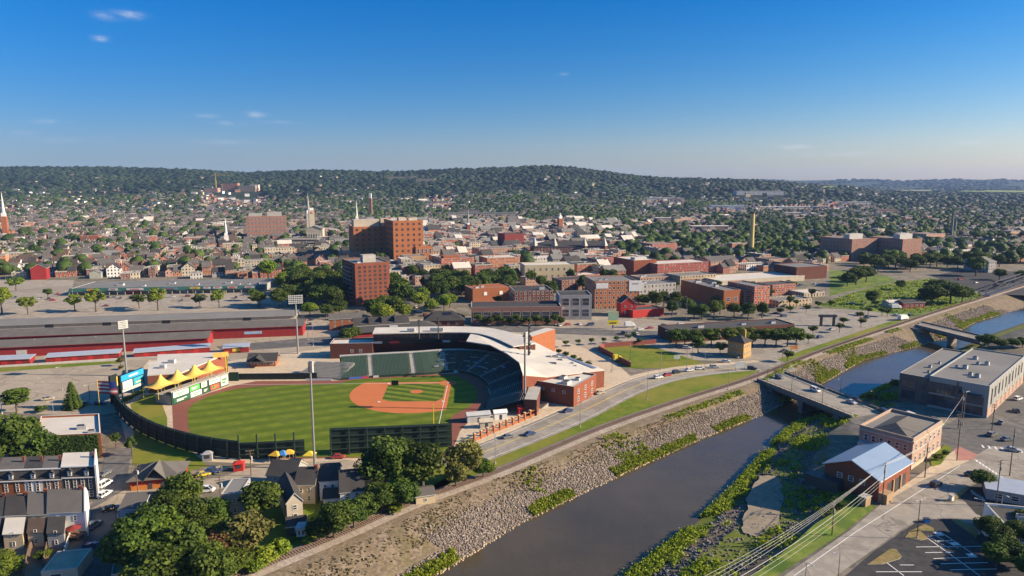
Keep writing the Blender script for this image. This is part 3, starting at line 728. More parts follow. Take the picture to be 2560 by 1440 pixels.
# ---- outfield wall: steel frame with dark boards, seen from behind
M_WALLP = mat('wall_boards', (.012, .03, .022), .7, .3, .3); M_WALLF = mat('wall_steel', (.03, .055, .045), .6)
def outfield_wall(label, pts, tops, step=5.0, beams=3, mesh_top=0.0):
    W = [G(*p) for p in pts]; Z = [zat(x, y, t) for (x, y), t in zip(W, tops)]
    r = thing('outfield_wall', label, 'outfield wall', (W[0][0], W[0][1], 0), 0, 'walls round the outfield')
    L = [(x - W[0][0], y - W[0][1], z) for (x, y), z in zip(W, Z)]
    L = smooth_line(L, 4) if len(L) > 2 else L
    a = MB(); th = offset_line(L, .35)
    for i in range(len(L) - 1):
        p, q, u, v = L[i], L[i + 1], th[i], th[i + 1]
        a.face([(p[0], p[1], .25), (q[0], q[1], .25), (q[0], q[1], q[2]), (p[0], p[1], p[2])]); a.face([(v[0], v[1], .25), (u[0], u[1], .25), (u[0], u[1], p[2]), (v[0], v[1], q[2])])
        a.face([(p[0], p[1], p[2]), (q[0], q[1], q[2]), (v[0], v[1], q[2]), (u[0], u[1], p[2])])
    a.build('boards', M_WALLP, r)
    f = MB(); fr = offset_line(L, -.45)
    for k in range(beams):
        t = (k + 1) / beams
        for i in range(len(fr) - 1): f.bar((fr[i][0], fr[i][1], L[i][2] * t - .2), (fr[i + 1][0], fr[i + 1][1], L[i + 1][2] * t - .2), .16, 0, 4)
    f.build('beams', M_WALLF, r)
    zs = [p[2] for p in L]
    tot = [0]
    for i in range(len(fr) - 1): tot.append(tot[-1] + math.hypot(fr[i + 1][0] - fr[i][0], fr[i + 1][1] - fr[i][1]))
    d = 0
    while d < tot[-1] + .1:
        x = float(np.interp(d, tot, [p[0] for p in fr])); y = float(np.interp(d, tot, [p[1] for p in fr])); z = float(np.interp(d, tot, zs))
        pb = MB(); pb.box(-.2, -.2, 0, .2, .2, z + mesh_top); pb.box(-.4, -.4, -.2, .4, .4, .35, 1); pb.build('post', [M_WALLF, M_TAR], r, (x, y, 0)); d += step
    return r
outfield_wall('tall dark green outfield wall nearest the clump of big trees', [(828, 1138), (930, 1131), (1030, 1124), (1130, 1117)], [1071, 1067, 1063, 1058], 6.0, 4)
outfield_wall('shorter dark outfield wall with posts above it, ending at the grassy gap', [(600, 1148), (680, 1146), (762, 1141)], [1108, 1104, 1099], 6.0, 3, 3.0)
outfield_wall('long curving dark outfield wall round the corner below the scoreboard', [(287, 1006), (300, 1038), (338, 1074), (398, 1104), (468, 1128), (536, 1142), (598, 1148)], [962, 995, 1030, 1060, 1081, 1095, 1103], 6.0, 2, .5)

# ---- seating bowl
front = smooth_line(gp((852, 950), (940, 944), (1060, 937), (1140, 931), (1185, 940), (1214, 958), (1228, 982), (1224, 1004), (1208, 1034)), 4)
M_SEAT = mat('green_seats', (.036, .085, .062), .6, .4, .8); M_SEATN = mat('navy_seats', (.022, .042, .045), .6, .35, .8); M_STEP = mat('stand_concrete', (.36, .33, .28)); M_BLEACH = mat('aluminium_bench', (.5, .48, .43), .5, .15)
bowl = thing('grandstand', 'curved tiered grandstand of dark green seats behind home plate', 'grandstand', (front[0][0], front[0][1], 0))
fx, fy = front[0]
NR, RD, RZ = 18, .92, .32
nsec = 9; per = (len(front) - 1) / nsec
offs = [offset_line(front, k * RD) for k in range(NR + 1)]
def lerp2(L, t):
    i = min(int(t), len(L) - 2); f = t - i; return (L[i][0] + (L[i + 1][0] - L[i][0]) * f - fx, L[i][1] + (L[i + 1][1] - L[i][1]) * f - fy)
for s_ in range(nsec):
    t0, t1 = s_ * per + .06 * per, (s_ + 1) * per - .06 * per
    st = MB(); se = MB(); nn = 4
    ts = [t0 + (t1 - t0) * i / nn for i in range(nn + 1)]
    for k in range(NR):
        z = 1.0 + k * RZ
        for i in range(nn):
            a, b2, c, d = lerp2(offs[k], ts[i]), lerp2(offs[k], ts[i + 1]), lerp2(offs[k + 1], ts[i + 1]), lerp2(offs[k + 1], ts[i])
            st.face([(a[0], a[1], z), (b2[0], b2[1], z), (c[0], c[1], z), (d[0], d[1], z)]); st.face([(a[0], a[1], z - (RZ if k else 1)), (b2[0], b2[1], z - (RZ if k else 1)), (b2[0], b2[1], z), (a[0], a[1], z)])
            # a seat row: pan and back, with gaps between the seats
            n = max(2, int(math.hypot(b2[0] - a[0], b2[1] - a[1]) / .62))
            for q in range(n):
                f0, f1 = (q + .08) / n, (q + .92) / n
                def P(f, g, zz): return (a[0] + (b2[0] - a[0]) * f + (d[0] - a[0]) * g, a[1] + (b2[1] - a[1]) * f + (d[1] - a[1]) * g, z + zz)
                se.face([P(f0, .35, .42), P(f1, .35, .42), P(f1, .8, .42), P(f0, .8, .42)]); se.face([P(f0, .8, .42), P(f1, .8, .42), P(f1, .92, .85), P(f0, .92, .85)]); se.face([P(f1, .82, .42), P(f0, .82, .42), P(f0, .94, .85), P(f1, .94, .85)])
    sec = st.build('seating_section', M_STEP, bowl)
    tag(se.build('seats', M_SEAT if s_ < 5 else M_SEATN, sec), kind='stuff')
    e0, e1 = s_ * per - .06 * per, s_ * per + .06 * per
    if s_ > 0:
        ai = MB()
        for k in range(NR):
            z = 1.02 + k * RZ; a, b2, c, d = lerp2(offs[k], e0), lerp2(offs[k], e1), lerp2(offs[k + 1], e1), lerp2(offs[k + 1], e0)
            ai.face([(a[0], a[1], z), (b2[0], b2[1], z), (c[0], c[1], z), (d[0], d[1], z)]); ai.face([(a[0], a[1], z - RZ), (b2[0], b2[1], z - RZ), (b2[0], b2[1], z), (a[0], a[1], z)])
        ai.build('aisle_steps', M_CONC, bowl)
bk = offs[NR]; zb = 1 + NR * RZ
mb = MB(); strip(mb, [(p[0] - fx, p[1] - fy) for p in offset_line(front, NR * RD + 5)], [(p[0] - fx, p[1] - fy) for p in bk], zb, zb)
w2 = [(p[0] - fx, p[1] - fy) for p in offset_line(front, NR * RD + 5)]
mb.build('concourse_deck', M_CONC, bowl); mb = MB(); strip(mb, w2, w2, zb, 0); b2_ = [(p[0] - fx, p[1] - fy) for p in bk]
for i in (0, -1): mb.face([(b2_[i][0], b2_[i][1], 0), (w2[i][0], w2[i][1], 0), (w2[i][0], w2[i][1], zb), (b2_[i][0], b2_[i][1], zb)])
mb.build('outer_wall', M_BRICKD, bowl)
mb = MB(); fw = [(p[0] - fx, p[1] - fy) for p in front]; strip(mb, fw, fw, .95, 0); f2 = [(p[0] - fx, p[1] - fy) for p in offset_line(front, -.25)]; strip(mb, f2, f2, 1.15, 0); strip(mb, f2, fw, 1.15, 1.15); mb.build('field_wall', M_GREEN, bowl)
# banners on the field wall and suite front
for (px, py, wpx, col) in ((890, 945, 34, (.08, .16, .5)), (922, 944, 18, (.5, .07, .1)), (940, 943, 14, (.6, .58, .55)), (1145, 932, 24, (.5, .6, .7)), (1232, 985, 12, (.1, .2, .6))):
    i = min(range(len(front)), key=lambda k: (PX(front[k][0], front[k][1], 0)[0] - px) ** 2 + (PX(front[k][0], front[k][1], 0)[1] - py) ** 2)
    i = max(1, min(len(front) - 2, i)); a, b2 = front[i - 1], front[i + 1]; d = math.atan2(b2[1] - a[1], b2[0] - a[0]); L_ = wpx / FPX * front[i][1]
    MB().box(-L_ / 2, -.42, .15, L_ / 2, -.3, 1.1).build('banner', mat('banner_%d' % int(px), col, .6), bowl, (front[i][0] - fx, front[i][1] - fy, 0), d)
# tarpaulins and seat covers laid over some rows
for k in range(30):
    t_ = 2.6 * per + (k * .37 % 1) * 2.6 * per; row = 3 + (k * 7) % 12; a_ = lerp2(offs[row], t_); b_ = lerp2(offs[row], t_ + .12); d = math.atan2(b_[1] - a_[1], b_[0] - a_[0]); z = 1.0 + row * RZ
    c_ = ((.55, .53, .5), (.42, .05, .06), (.5, .48, .46), (.10, .16, .34))[k % 4]
    MB().box(0, .1, z + .88, 2.4 + k % 3, .85, z + 1.0).build('seat_cover', mat('seat_cover_%d' % (k % 4), c_, .7), bowl, (a_[0], a_[1], 0), d)
# corner bleachers, pale aluminium benches
bl_o, bl_a, bl_W = frame2(G(738, 944), G(852, 950))
blr = thing('bleachers', 'pale aluminium corner bleachers beside the dark green seats', 'bleachers', (bl_o[0], bl_o[1], 0), bl_a)
for k in range(12):
    z = .8 + k * .4; y = k * .95; x0 = k * .5; x1 = bl_W + k * .2
    if k % 1 == 0: MB().box(x0, y, 0, x1, y + .9, z).box(x0, y + .25, z + .35, x1, y + .6, z + .42, 1).build('bench_row', [M_STEP, M_BLEACH], blr)
tag(MB().box(0, 0, 0, 38, .4, 3.0).build('bullpen_wall', M_BLACKG, loc=G(588, 950) + (0,), rz=math.radians(2)), 'long low blackish green bullpen wall in front of the bleachers', 'wall')
tag(MB().box(0, 0, 0, 4.5, .5, 4.2).build('green_wall_panel', M_GREEN, loc=G(572, 953) + (0,), rz=.05), 'plain green wall panel beside the yellow foul pole', 'wall')
wp = MB(); wp.box(0, 0, .1, 12, .3, .9); wp.build('dugout_rail', M_LINE, tag(thing('dugout_bench', 'long pale bench on the track below the bleachers', 'bench', G(765, 952) + (0,))), (0, 0, 0))

# ---- suites and their white roof
s0, s1, s2, s3 = G(930, 898), G(1150, 893), G(1215, 905), G(1262, 935)
so_ = (s0[0], s0[1]); sline = smooth_line([(s0[0], s0[1] + 5), (s1[0], s1[1] + 4), (s2[0] + 3, s2[1] + 5), (s3[0] + 7, s3[1] + 3)], 5)
su = thing('suite_building', 'white roofed press and suite level curving above the grandstand', 'stadium building', (so_[0], so_[1], 0))
sl = [(p[0] - so_[0], p[1] - so_[1]) for p in sline]; sb = offset_line(sl, 9)
mb = MB(); strip(mb, sl, sl, 13.0, 7.2); strip(mb, sb, sb, 0, 13.0); strip(mb, sb, sl, 7.2, 7.2); strip(mb, sl, sb, 7.15, 7.15)
for i in (0, -1): mb.face([(sl[i][0], sl[i][1], 0), (sb[i][0], sb[i][1], 0), (sb[i][0], sb[i][1], 13), (sl[i][0], sl[i][1], 13)])
mb.build('wall', M_BRICKD, su)
ov = offset_line(sl, -3.2); bo = offset_line(sl, 9.5)
mb = MB(); strip(mb, bo, ov, 13.9, 13.4); strip(mb, ov, bo, 13.0, 13.2); strip(mb, ov, ov, 13.4, 12.9); strip(mb, bo, bo, 13.1, 13.9)
for i in (0, -1): mb.face([(ov[i][0], ov[i][1], 12.9), (bo[i][0], bo[i][1], 13.1), (bo[i][0], bo[i][1], 13.9), (ov[i][0], ov[i][1], 13.4)])
mb.build('roof', M_RWHITE, su)
for x, y, a in along(sl, 3.2, 1.6):
    wo = link('window', win_mesh(2.7, 2.2, M_DARKMETAL, M_GLASS, 2), su, (x + .06 * math.sin(a), y - .06 * math.cos(a), 10.6), a)
mb = MB(); fa = offset_line(sl, -.6); strip(mb, fa, fa, 8.6, 7.2); strip(mb, sl, fa, 8.6, 8.6); strip(mb, fa, sl, 7.2, 7.2); mb.build('balcony_front', M_BLACKG, su)
for x, y, a, c in [q + (((.6, .58, .55), (.5, .05, .06), (.55, .5, .45), (.45, .42, .4))[i % 4],) for i, q in enumerate(along(fa, 9, 2)) if i in (0, 1, 4, 5)]:
    MB().box(-2.6, -.1, 7.3, 2.6, -.02, 8.5).build('banner', mat('suite_banner_%02d' % int(c[0] * 100), c, .6), su, (x, y, 0), a)
for u in ((18, 5, 4, 2.4), (30, 6, 7, 2)): MB().box(0, 0, 13.8, u[2], u[3], 15.4).build('rooftop_unit', M_UNIT, su, (u[0], u[1], 0))
# brick wing to the left of the suites
o, a, W = frame2(G(826, 897), G(932, 895))
bld('brick_wing', 'brick stadium wing with white roof left of the suites', 'stadium building', o, a, W, 12, 7.5, M_BRICKD, M_RWHITE, wins=(('F', 2, 1, 1.6, 1.6, 9, 18, 2, 6),), cop=M_WHITE)
# concourse building with the broad white roof
zr = 9.0
def G3(px, py, z): p = G(px, py, z); return (p[0], p[1], z)
inner = [G3(1166, 853, 13), G3(1225, 862, 13), G3(1268, 884, 13), G3(1298, 906, 13), G3(1307, 936, 13)]
outer = [G3(1180, 828, 12.6), G3(1300, 836, 10), G3(1383, 878, 8.6), G3(1511, 924, 8.3), G3(1368, 941, 9.5)]
cx, cy = inner[-1][:2]
cb = thing('concourse_building', 'broad white roofed brick concourse building right of the grandstand', 'stadium building', (cx, cy, 0))
loc_ = lambda L_: [(p[0] - cx, p[1] - cy, p[2]) for p in L_]
I_, O_ = loc_(inner), loc_(outer)
mb = MB(); strip(mb, O_, I_, [p[2] for p in O_], [p[2] for p in I_]); strip(mb, I_, O_, [p[2] - .5 for p in I_], [p[2] - .5 for p in O_])
ring = I_ + O_[::-1]
for i in range(len(ring)):
    p, q = ring[i], ring[(i + 1) % len(ring)]; mb.face([(p[0], p[1], p[2] - .5), (q[0], q[1], q[2] - .5), q, p])
mb.build('roof', M_RWHITE, cb)
mb = MB()
for i in range(len(O_) - 1):
    p, q = O_[i], O_[i + 1]; mb.face([(q[0], q[1], 0), (p[0], p[1], 0), (p[0], p[1], p[2] - .5), (q[0], q[1], q[2] - .5)])
p, q = O_[-1], I_[-1]; mb.face([(q[0], q[1], 0), (p[0], p[1], 0), (p[0], p[1], p[2] - .5), (q[0], q[1], q[2] - .5)])
Ib = offset_line(I_, 3.0)
mb.build('wall', M_BRICK, cb)
for (px, py, w_, d_, h_) in ((1378, 918, 5, 3.5, 1.8), (1388, 897, 3, 2, 1.4), (1400, 905, 2.4, 2, 1.2), (1412, 896, 3, 2, 1.3), (1430, 912, 1.6, 1.2, 1), (1420, 922, 1.4, 1.2, 1), (1438, 919, 1.4, 1, 1), (1372, 898, 2.5, 2, 1.4), (1262, 842, 5, 3, 2), (1205, 832, 3, 3, 2), (1360, 928, 4, 1.4, .9)):
    p = G(px, py, zr); MB().box(-w_ / 2, -d_ / 2, zr - .05, w_ / 2, d_ / 2, zr + h_).box(-w_ / 2 + .3, -d_ / 2 + .3, zr + h_, w_ / 2 - .3, d_ / 2 - .3, zr + h_ + .2, 1).build('rooftop_unit', [M_UNIT, M_DARKMETAL], cb, (p[0] - cx, p[1] - cy, 0))
p, q = G(1400, 884, zr), G(1492, 920, zr); a = math.atan2(q[1] - p[1], q[0] - p[0]); L_ = math.hypot(q[0] - p[0], q[1] - p[1])
MB().face([(0, -1.8, zr + .1), (L_, -1.8, zr + .1), (L_, 0, zr + .6), (0, 0, zr + .6)]); mb = MB(); mb.box(0, -2.2, zr, L_, 0, zr + .25); mb.build('metal_canopy', mat('blue_grey_metal', (.28, .33, .42), .4, metal=.4), cb, (p[0] - cx, p[1] - cy, 0), a)
p, q = G(1330, 870, 6), G(1388, 850, 6); o, a, W = frame2((p[0], p[1]), (q[0], q[1]))
mb = MB(); mb.box(0, 0, 0, W, 6, 12.2, 0, 1); mb.build('brick_gable_block', [M_BRICKO, M_RWHITE], cb, (p[0] - cx, p[1] - cy, 0), a)
A, Bp, Cp = G(1335, 985), G(1434, 1018), G(1490, 983)
A = G(1362, 1006)
o, a, W = frame2(Bp, Cp)
bld('ticket_building', 'two storey brick ticket building at the ballpark corner by the road', 'stadium building', o, a, W, 19, 8.0, M_BRICK, M_RWHITE, wins=(('F', 3, 2, 1.6, 2.0, 1, W - 1, .8, 7.2), ('L', 3, 1, 1.4, 1.4, 2, 17, 4.5, 7)), units=((2, 4, 4, 3, 1.4), (9, 9, 3, 2.4, 1.2), (11, 3, 2, 2, 1)))
st = thing('stairs', 'pale concrete outdoor stairs beside the brick ticket building', 'stairs', G(1352, 1012) + (0,), math.radians(-48))
for k in range(8): MB().box(0, 0, 0, 4, .5, 1.6 - k * .2).build('step', M_STEP, st, (0, -k * .5, 0), 0)
# ---- brick fence along the pavement
fp = gp((1186, 1104), (1240, 1080), (1300, 1056), (1345, 1036))
fr_ = thing('plaza_fence', 'orange brick piers and rails fencing the ballpark plaza from the road', 'fence', (fp[0][0], fp[0][1], 0))
for x, y, a in along(fp, 3.6):
    MB().box(-.35, -.35, 0, .35, .35, 3.0).box(-.45, -.45, 3.0, .45, .45, 3.25, 1).build('pier', [M_BRICKO, M_WALK], fr_, (x - fp[0][0], y - fp[0][1], 0), a)
mb = MB(); L0 = [(p[0] - fp[0][0], p[1] - fp[0][1]) for p in fp]
for z0, z1 in ((.1, 1.1), (2.3, 2.6)):
    e0, e1 = offset_line(L0, .12), offset_line(L0, -.12); strip(mb, e1, e1, z0, z1); strip(mb, e0, e0, z1, z0); strip(mb, e0, e1, z1, z1)
mb.build('rails', M_BRICKO, fr_)
# plaza clutter: kiosks and an inflatable
for (px, py, w_, d_, h_, m_, lab, nm, cat) in ((1195, 1052, 9, 4, 3, M_UNIT, 'grey roofed bullpen hut beside the foul corner', 'hut', 'hut'), (1250, 1046, 5, 3, 2.8, M_WHITE, 'small white kiosk on the plaza between bullpen and fence', 'kiosk', 'kiosk'), (1305, 1036, 3.4, 3, 3.2, M_REDB, 'small red slide tower in the play area', 'slide_tower', 'slide'), (1322, 1028, 6, 2.4, 2.4, M_UNIT, 'grey metal climbing frame in the play area', 'climbing_frame', 'play frame'), (1215, 1068, 5, 2.6, 2.6, M_BEIGE, 'beige storage container behind the tall outfield wall', 'container', 'container')):
    r = thing(nm, lab, cat, G(px, py) + (0,), .25)
    MB().box(-w_ / 2, -d_ / 2, 0, w_ / 2, d_ / 2, h_).build('body', m_, r); MB().gable(w_, d_, h_, .8, .3, 'x', .12).build('roof', [m_, m_], r, (-w_ / 2, -d_ / 2, 0)); MB().box(-.5, -d_ / 2 - .06, 0, .5, -d_ / 2, 2.0).build('door', M_DARKMETAL, r)
# ---- foul poles
for (px, py, top, lab) in ((568, 962, 888, 'tall yellow foul pole at the end of the picnic deck'), (1126, 1052, 950, 'slim orange yellow foul pole by the tall outfield wall')):
    x, y = G(px, py); z = zat(x, y, top)
    if px > 1000: x, y = FLD(0, 78.5); z = zat(x, y, 1010)
    r = thing('foul_pole', lab, 'foul pole', (x, y, 0), 0, 'foul poles'); MB().cyl(0, 0, 0, z, .26 if px < 1000 else .14, .2 if px < 1000 else .1, 8).build('pole', M_YLINE, r); MB().box(.1, -.03, 4, .8 if px < 1000 else .35, .03, z - .3).build('wing_screen', M_YLINE, r)
# ---- floodlight towers
def light_tower(label, x, y, ztop, bw, bh, rz, z0=0.0, rows=5, cols=8, mt=None, r0=.55):
    r = thing('floodlight_tower', label, 'floodlight', (x, y, z0), rz, 'floodlight towers round the ballpark'); H_ = ztop - z0
    MB().cyl(0, 0, -.5, H_, r0, .3, 10).build('mast', mt or M_STEEL, r)
    fr = MB()
    for j in range(rows):
        z = H_ - bh + bh * j / max(1, rows - 1); fr.box(-bw / 2, -.12, z - .08, bw / 2, .12, z + .08)
    for u in (-bw / 2, 0, bw / 2): fr.box(u - .08, -.1, H_ - bh, u + .08, .1, H_ + .1)
    fr.build('lamp_frame', mt or M_STEEL, r)
    lm = MB().box(-.34, -.62, -.3, .34, -.1, .3).mesh('lamp', [mat('lamp_head', (.55, .55, .53), .4) if not mt else M_DARKMETAL])
    for j in range(rows):
        for i in range(cols): link('lamp', lm, r, (-bw / 2 + bw * (i + .5) / cols, -.15, H_ - bh + bh * j / max(1, rows - 1)))
x, y = G(745, 884); light_tower('grey floodlight tower with a broad lamp rack behind the bleachers', x, y, zat(x, y, 739), 7.5, 4.0, .35)
x, y = G(317, 940); light_tower('grey floodlight tower with a small lamp rack beside the scoreboard', x, y, zat(x, y, 803), 4.2, 3.2, .9)
x, y = G(787, 1172); light_tower('tall pale floodlight mast nearest the river, in front of the outfield wall', x, y, zat(x, y, 906), 1.6, 3.0, 2.6, cols=2, r0=.4)
x, y = G(1312, 1026); light_tower('pale floodlight mast on the plaza right of the grandstand', x, y, zat(x, y, 832), 2.6, 3.6, 1.2, cols=3)
x, y = G(1322, 900, 9); light_tower('black floodlight tower standing on the white concourse roof', x, y, zat(x, y, 808), 2.4, 16, 1.35, 9, 9, 2, M_DARKMETAL, .6)
for px, py, top, lab in ((1048, 845, 800, 'thin dark mast on the suite roof, left one of two'), (1096, 845, 794, 'thin dark mast on the suite roof, right one of two')):
    x, y = G(px, py, 13.5); light_tower(lab, x, y, zat(x, y, top), 1.2, 2.5, .4, 13.5, 2, 1, M_DARKMETAL, .3)
# ---- picnic building and deck, yellow sails, advert wall
zr2 = 8.3; pl = gp((368, 938), (372, 905), (392, 903), (394, 886), (560, 880), (566, 884), (452, 932), z=zr2)
pm = thing('picnic_hall', 'white flat roofed hall between the scoreboard and the yellow sails', 'stadium building', (pl[0][0], pl[0][1], 0)); P2 = [(p[0] - pl[0][0], p[1] - pl[0][1]) for p in pl]
MB().prism(P2, 0, zr2 - .4, cap=False).build('wall', M_BRICK, pm); MB().prism(P2, zr2 - .4, zr2, base=True).build('roof', M_RWHITE, pm)
for px, py, w_ in ((430, 907, 3), (408, 920, 2.4)): p = G(px, py, zr2); MB().box(-w_ / 2, -1, zr2, w_ / 2, 1, zr2 + 1.6).build('rooftop_unit', M_UNIT, pm, (p[0] - pl[0][0], p[1] - pl[0][1], 0))
p = G(552, 893, zr2); MB().box(-3.5, -.2, zr2, 3.5, .2, zr2 + 2.4).build('roof_sign', mat('yellow_sign', (.62, .42, .10)), pm, (p[0] - pl[0][0], p[1] - pl[0][1], 0), .5)
o, a, W = frame2(G(430, 1014), G(572, 962))
aw = thing('advert_wall', 'green outfield wall of colourful advert boards under the picnic deck', 'outfield wall', (o[0], o[1], 0), a, 'walls round the outfield')
MB().box(0, 0, 0, W, .5, 5.6).build('boards', M_GREEN, aw)
MB().box(0, .5, 0, W, 9, 4.0).build('deck', M_CONC, aw); mb = MB(); mb.box(-.3, -.3, 5.6, W + .3, .9, 6.0); mb.build('coping', M_CONC, aw)
ads = [(.03, .28, .52, .97, (.75, .74, .72)), (.03, .30, .05, .45, (.02, .10, .05)), (.30, .47, .55, .98, (.10, .45, .10)), (.31, .5, .05, .48, (.72, .72, .68)), (.5, .60, .55, .98, (.65, .63, .6)), (.52, .62, .06, .46, (.03, .09, .05)), (.64, .84, .56, .98, (.75, .73, .70)), (.66, .82, .05, .46, (.55, .10, .05)), (.85, .99, .06, .98, (.62, .50, .46)), (.69, .74, .1, .4, (.75, .55, .05))]
for k, (u0, u1, v0, v1, c) in enumerate(ads):
    ad = MB().box(u0 * W, -.1, .2 + v0 * 5.2, u1 * W, -.02 - .03 * (k % 2), .2 + v1 * 5.2).build('advert_board', mat('advert_%d' % k, c, .6, .12), aw)
    for q in range(2):    # blocks of print, unreadable at this size
        cc = (.05, .25, .1) if c[0] > .5 else (.7, .7, .65); x0 = u0 * W + (u1 - u0) * W * .18; x1 = x0 + (u1 - u0) * W * (.62 - .2 * q); z0 = .2 + (v0 + (v1 - v0) * (.5 - .28 * q)) * 5.2
        MB().box(x0, -.14, z0, x1, -.1, z0 + (v1 - v0) * .9).build('print', mat('ad_print_%d' % (c[0] > .5), cc, .6), ad)
M_SAIL = mat('yellow_sailcloth', (.72, .46, .10), .75, .12, .3)
for k, (uf, prow) in enumerate(((-.05, 936), (.22, 924), (.51, 911), (.78, 900))):
    u_, v_ = W * uf + 1.5, 5.2; x, y = o[0] + math.cos(a) * u_ - math.sin(a) * v_, o[1] + math.sin(a) * u_ + math.cos(a) * v_; zp = zat(x, y, prow) - 11.2
    r = thing('shade_sail', 'peaked yellow shade sail over the picnic deck, %s' % ('nearest the scoreboard', 'second from the scoreboard', 'third from the scoreboard', 'nearest the yellow foul pole')[k], 'shade sail', (x, y, zp), a, 'yellow shade sails')
    n = 20; R_ = 5.6; V_ = []; F_ = []; K = 6
    for i in range(K + 1):
        t = i / K; rr = .25 + (R_ - .25) * t; z = 11.2 - 4.6 * (1 - (1 - t) ** 2.1)
        for j in range(n):
            an = 2 * PI * j / n; sq = 1 / max(abs(math.cos(an)), abs(math.sin(an))); kq = 1 + (sq - 1) * t * .9
            sag = .9 * t * (1 - (sq - 1) / .414) * .0
            V_.append((rr * kq * math.cos(an) * 1.0, rr * kq * math.sin(an) * .8, z + .7 * t * (1 - (sq - 1) / .414) - .3 * t))
    for i in range(K):
        for j in range(n): F_.append((i * n + j, (i + 1) * n + j, (i + 1) * n + (j + 1) % n, i * n + (j + 1) % n))
    link('sail', npmesh('sail', V_, F_, mats=[M_SAIL], smooth=True), r)
    MB().cyl(0, 0, 4 - zp, 11.4, .16, n=6).build('mast', M_STEEL, r)
    for sx in (-1, 1):
        for sy in (-1, 1): MB().cyl(sx * 5.2, sy * 4.1, 4 - zp if sy > -9 else 0, 6.6, .1, n=5).build('post', M_YLINE, r)
for k in range(9):   # picnic tables in the shade
    u = W * (.08 + .1 * k); r = thing('picnic_table', 'dark picnic table on the deck under the yellow sails', 'table', (o[0] + math.cos(a) * u - math.sin(a) * 4, o[1] + math.sin(a) * u + math.cos(a) * 4, 4.0), a, 'picnic tables on the deck')
    MB().box(-.9, -.4, .7, .9, .4, .76).build('tabletop', M_POLE, r)
    for s_ in (-1, 1): MB().box(-.9, s_ * .75 - .14, .42, .9, s_ * .75 + .14, .47).build('bench', M_POLE, r)
    MB().box(-.7, -.7, 0, -.6, .7, .7).build('leg', M_POLE, r); MB().box(.6, -.7, 0, .7, .7, .7).build('leg', M_POLE, r)
# ---- scoreboard
o, a, W = frame2(G(306, 1003), G(362, 980))
sbd = thing('scoreboard', 'ballpark scoreboard with bright blue header above two advert screens', 'scoreboard', (o[0], o[1], 0), a)
zt = zat(o[0], o[1], 940)
MB().box(-.3, 0, 3.5, W + .3, 1.0, zt).build('frame', M_BLACKG, sbd)
MB().box(.2, -.15, zt - 2.6, W, 0, zt - .1).build('header', mat('azure_panel', (.02, .30, .68), .5, .1), sbd)
MB().box(W * .35, -.18, zt - 1.7, W * .75, -.15, zt - 1.0).build('header_print', M_LINE, sbd)
zm = zt - 3.0
s1_ = MB().box(.8, -.12, 5.0, W * .48, 0, zm).build('screen', mat('pale_screen', (.62, .62, .60), .4, .15), sbd); MB().box(1.6, -.16, 7.0, W * .4, -.12, zm - 1.2).build('picture', mat('brown_grey_print', (.32, .27, .22), .5), s1_)
s2_ = MB().box(W * .53, -.12, 5.0, W - .3, 0, zm).build('screen', mat('teal_screen', (.05, .36, .46), .4, .3, .6), sbd); MB().box(W * .62, -.16, 6.2, W * .9, -.12, zm - 2.4).build('picture', mat('pale_yellow_print', (.62, .60, .30), .5), s2_)
MB().box(.4, -.12, 3.6, W - .2, 0, 4.8).build('lower_strip', M_UNIT, sbd)
for u in (1, W / 2, W - 1): MB().box(u - .25, .3, 0, u + .25, .8, 3.6).build('post', M_DARKMETAL, sbd)
mb = MB(); mb.box(-4.5, 1, 0, -.6, 1.8, zt + 1); mb.build('side_tower', M_BLACKG, sbd)
MB().box(-1.2, .85, zt - 4, -.7, .99, zt).build('side_banner', M_YLINE, sbd)
# row of clipped shrubs below the scoreboard is planted with the trees
# ---- pavilion by the right field corner
o, a, W = frame2(G(622, 918), G(690, 912))
r = bld('pavilion', 'brick food pavilion with a dark cross gabled roof at the end of the bullpen', 'pavilion', o, .15, W, 9, 3.2, M_BRICKO, M_RDARK, 'gable', rh=2.6, e=1.0, wins=(('F', 4, 1, 2.0, 1.6, .5, W - .5, .8, 3.0),), cop=M_CONC)
MB().gable(7, 7, 3.2, 2.4, .8, 'y', .2).build('cross_gable', [M_RDARK, M_CONC], r, (1.0, -3.2, 0))
for px, py, lab in ((580, 925, 'left one of the two dark tables'),): pass
fl = gp((545, 915), (640, 898), (820, 890))
f = thing('concourse_rail', 'pale railing along the concourse between pavilion and brick wing', 'railing', (fl[0][0], fl[0][1], 0))
for x, y, a2 in along(fl, 4): MB().box(-.06, -.06, 0, .06, .06, 1.3).build('post', M_COP, f, (x - fl[0][0], y - fl[0][1], 0))
mb = MB()
for z in (.7, 1.25):
    for i in range(len(fl) - 1): mb.bar((fl[i][0] - fl[0][0], fl[i][1] - fl[0][1], z), (fl[i + 1][0] - fl[0][0], fl[i + 1][1] - fl[0][1], z), .06)
mb.build('rail', M_COP, f)
# ================================================================ buildings left of the ballpark and along the lower left
M_ROOFBLUE = mat('pale_blue_metal', (.40, .44, .50), .5, .15, metal=.2)
def wline(p, q): return frame2(G(*p), G(*q))
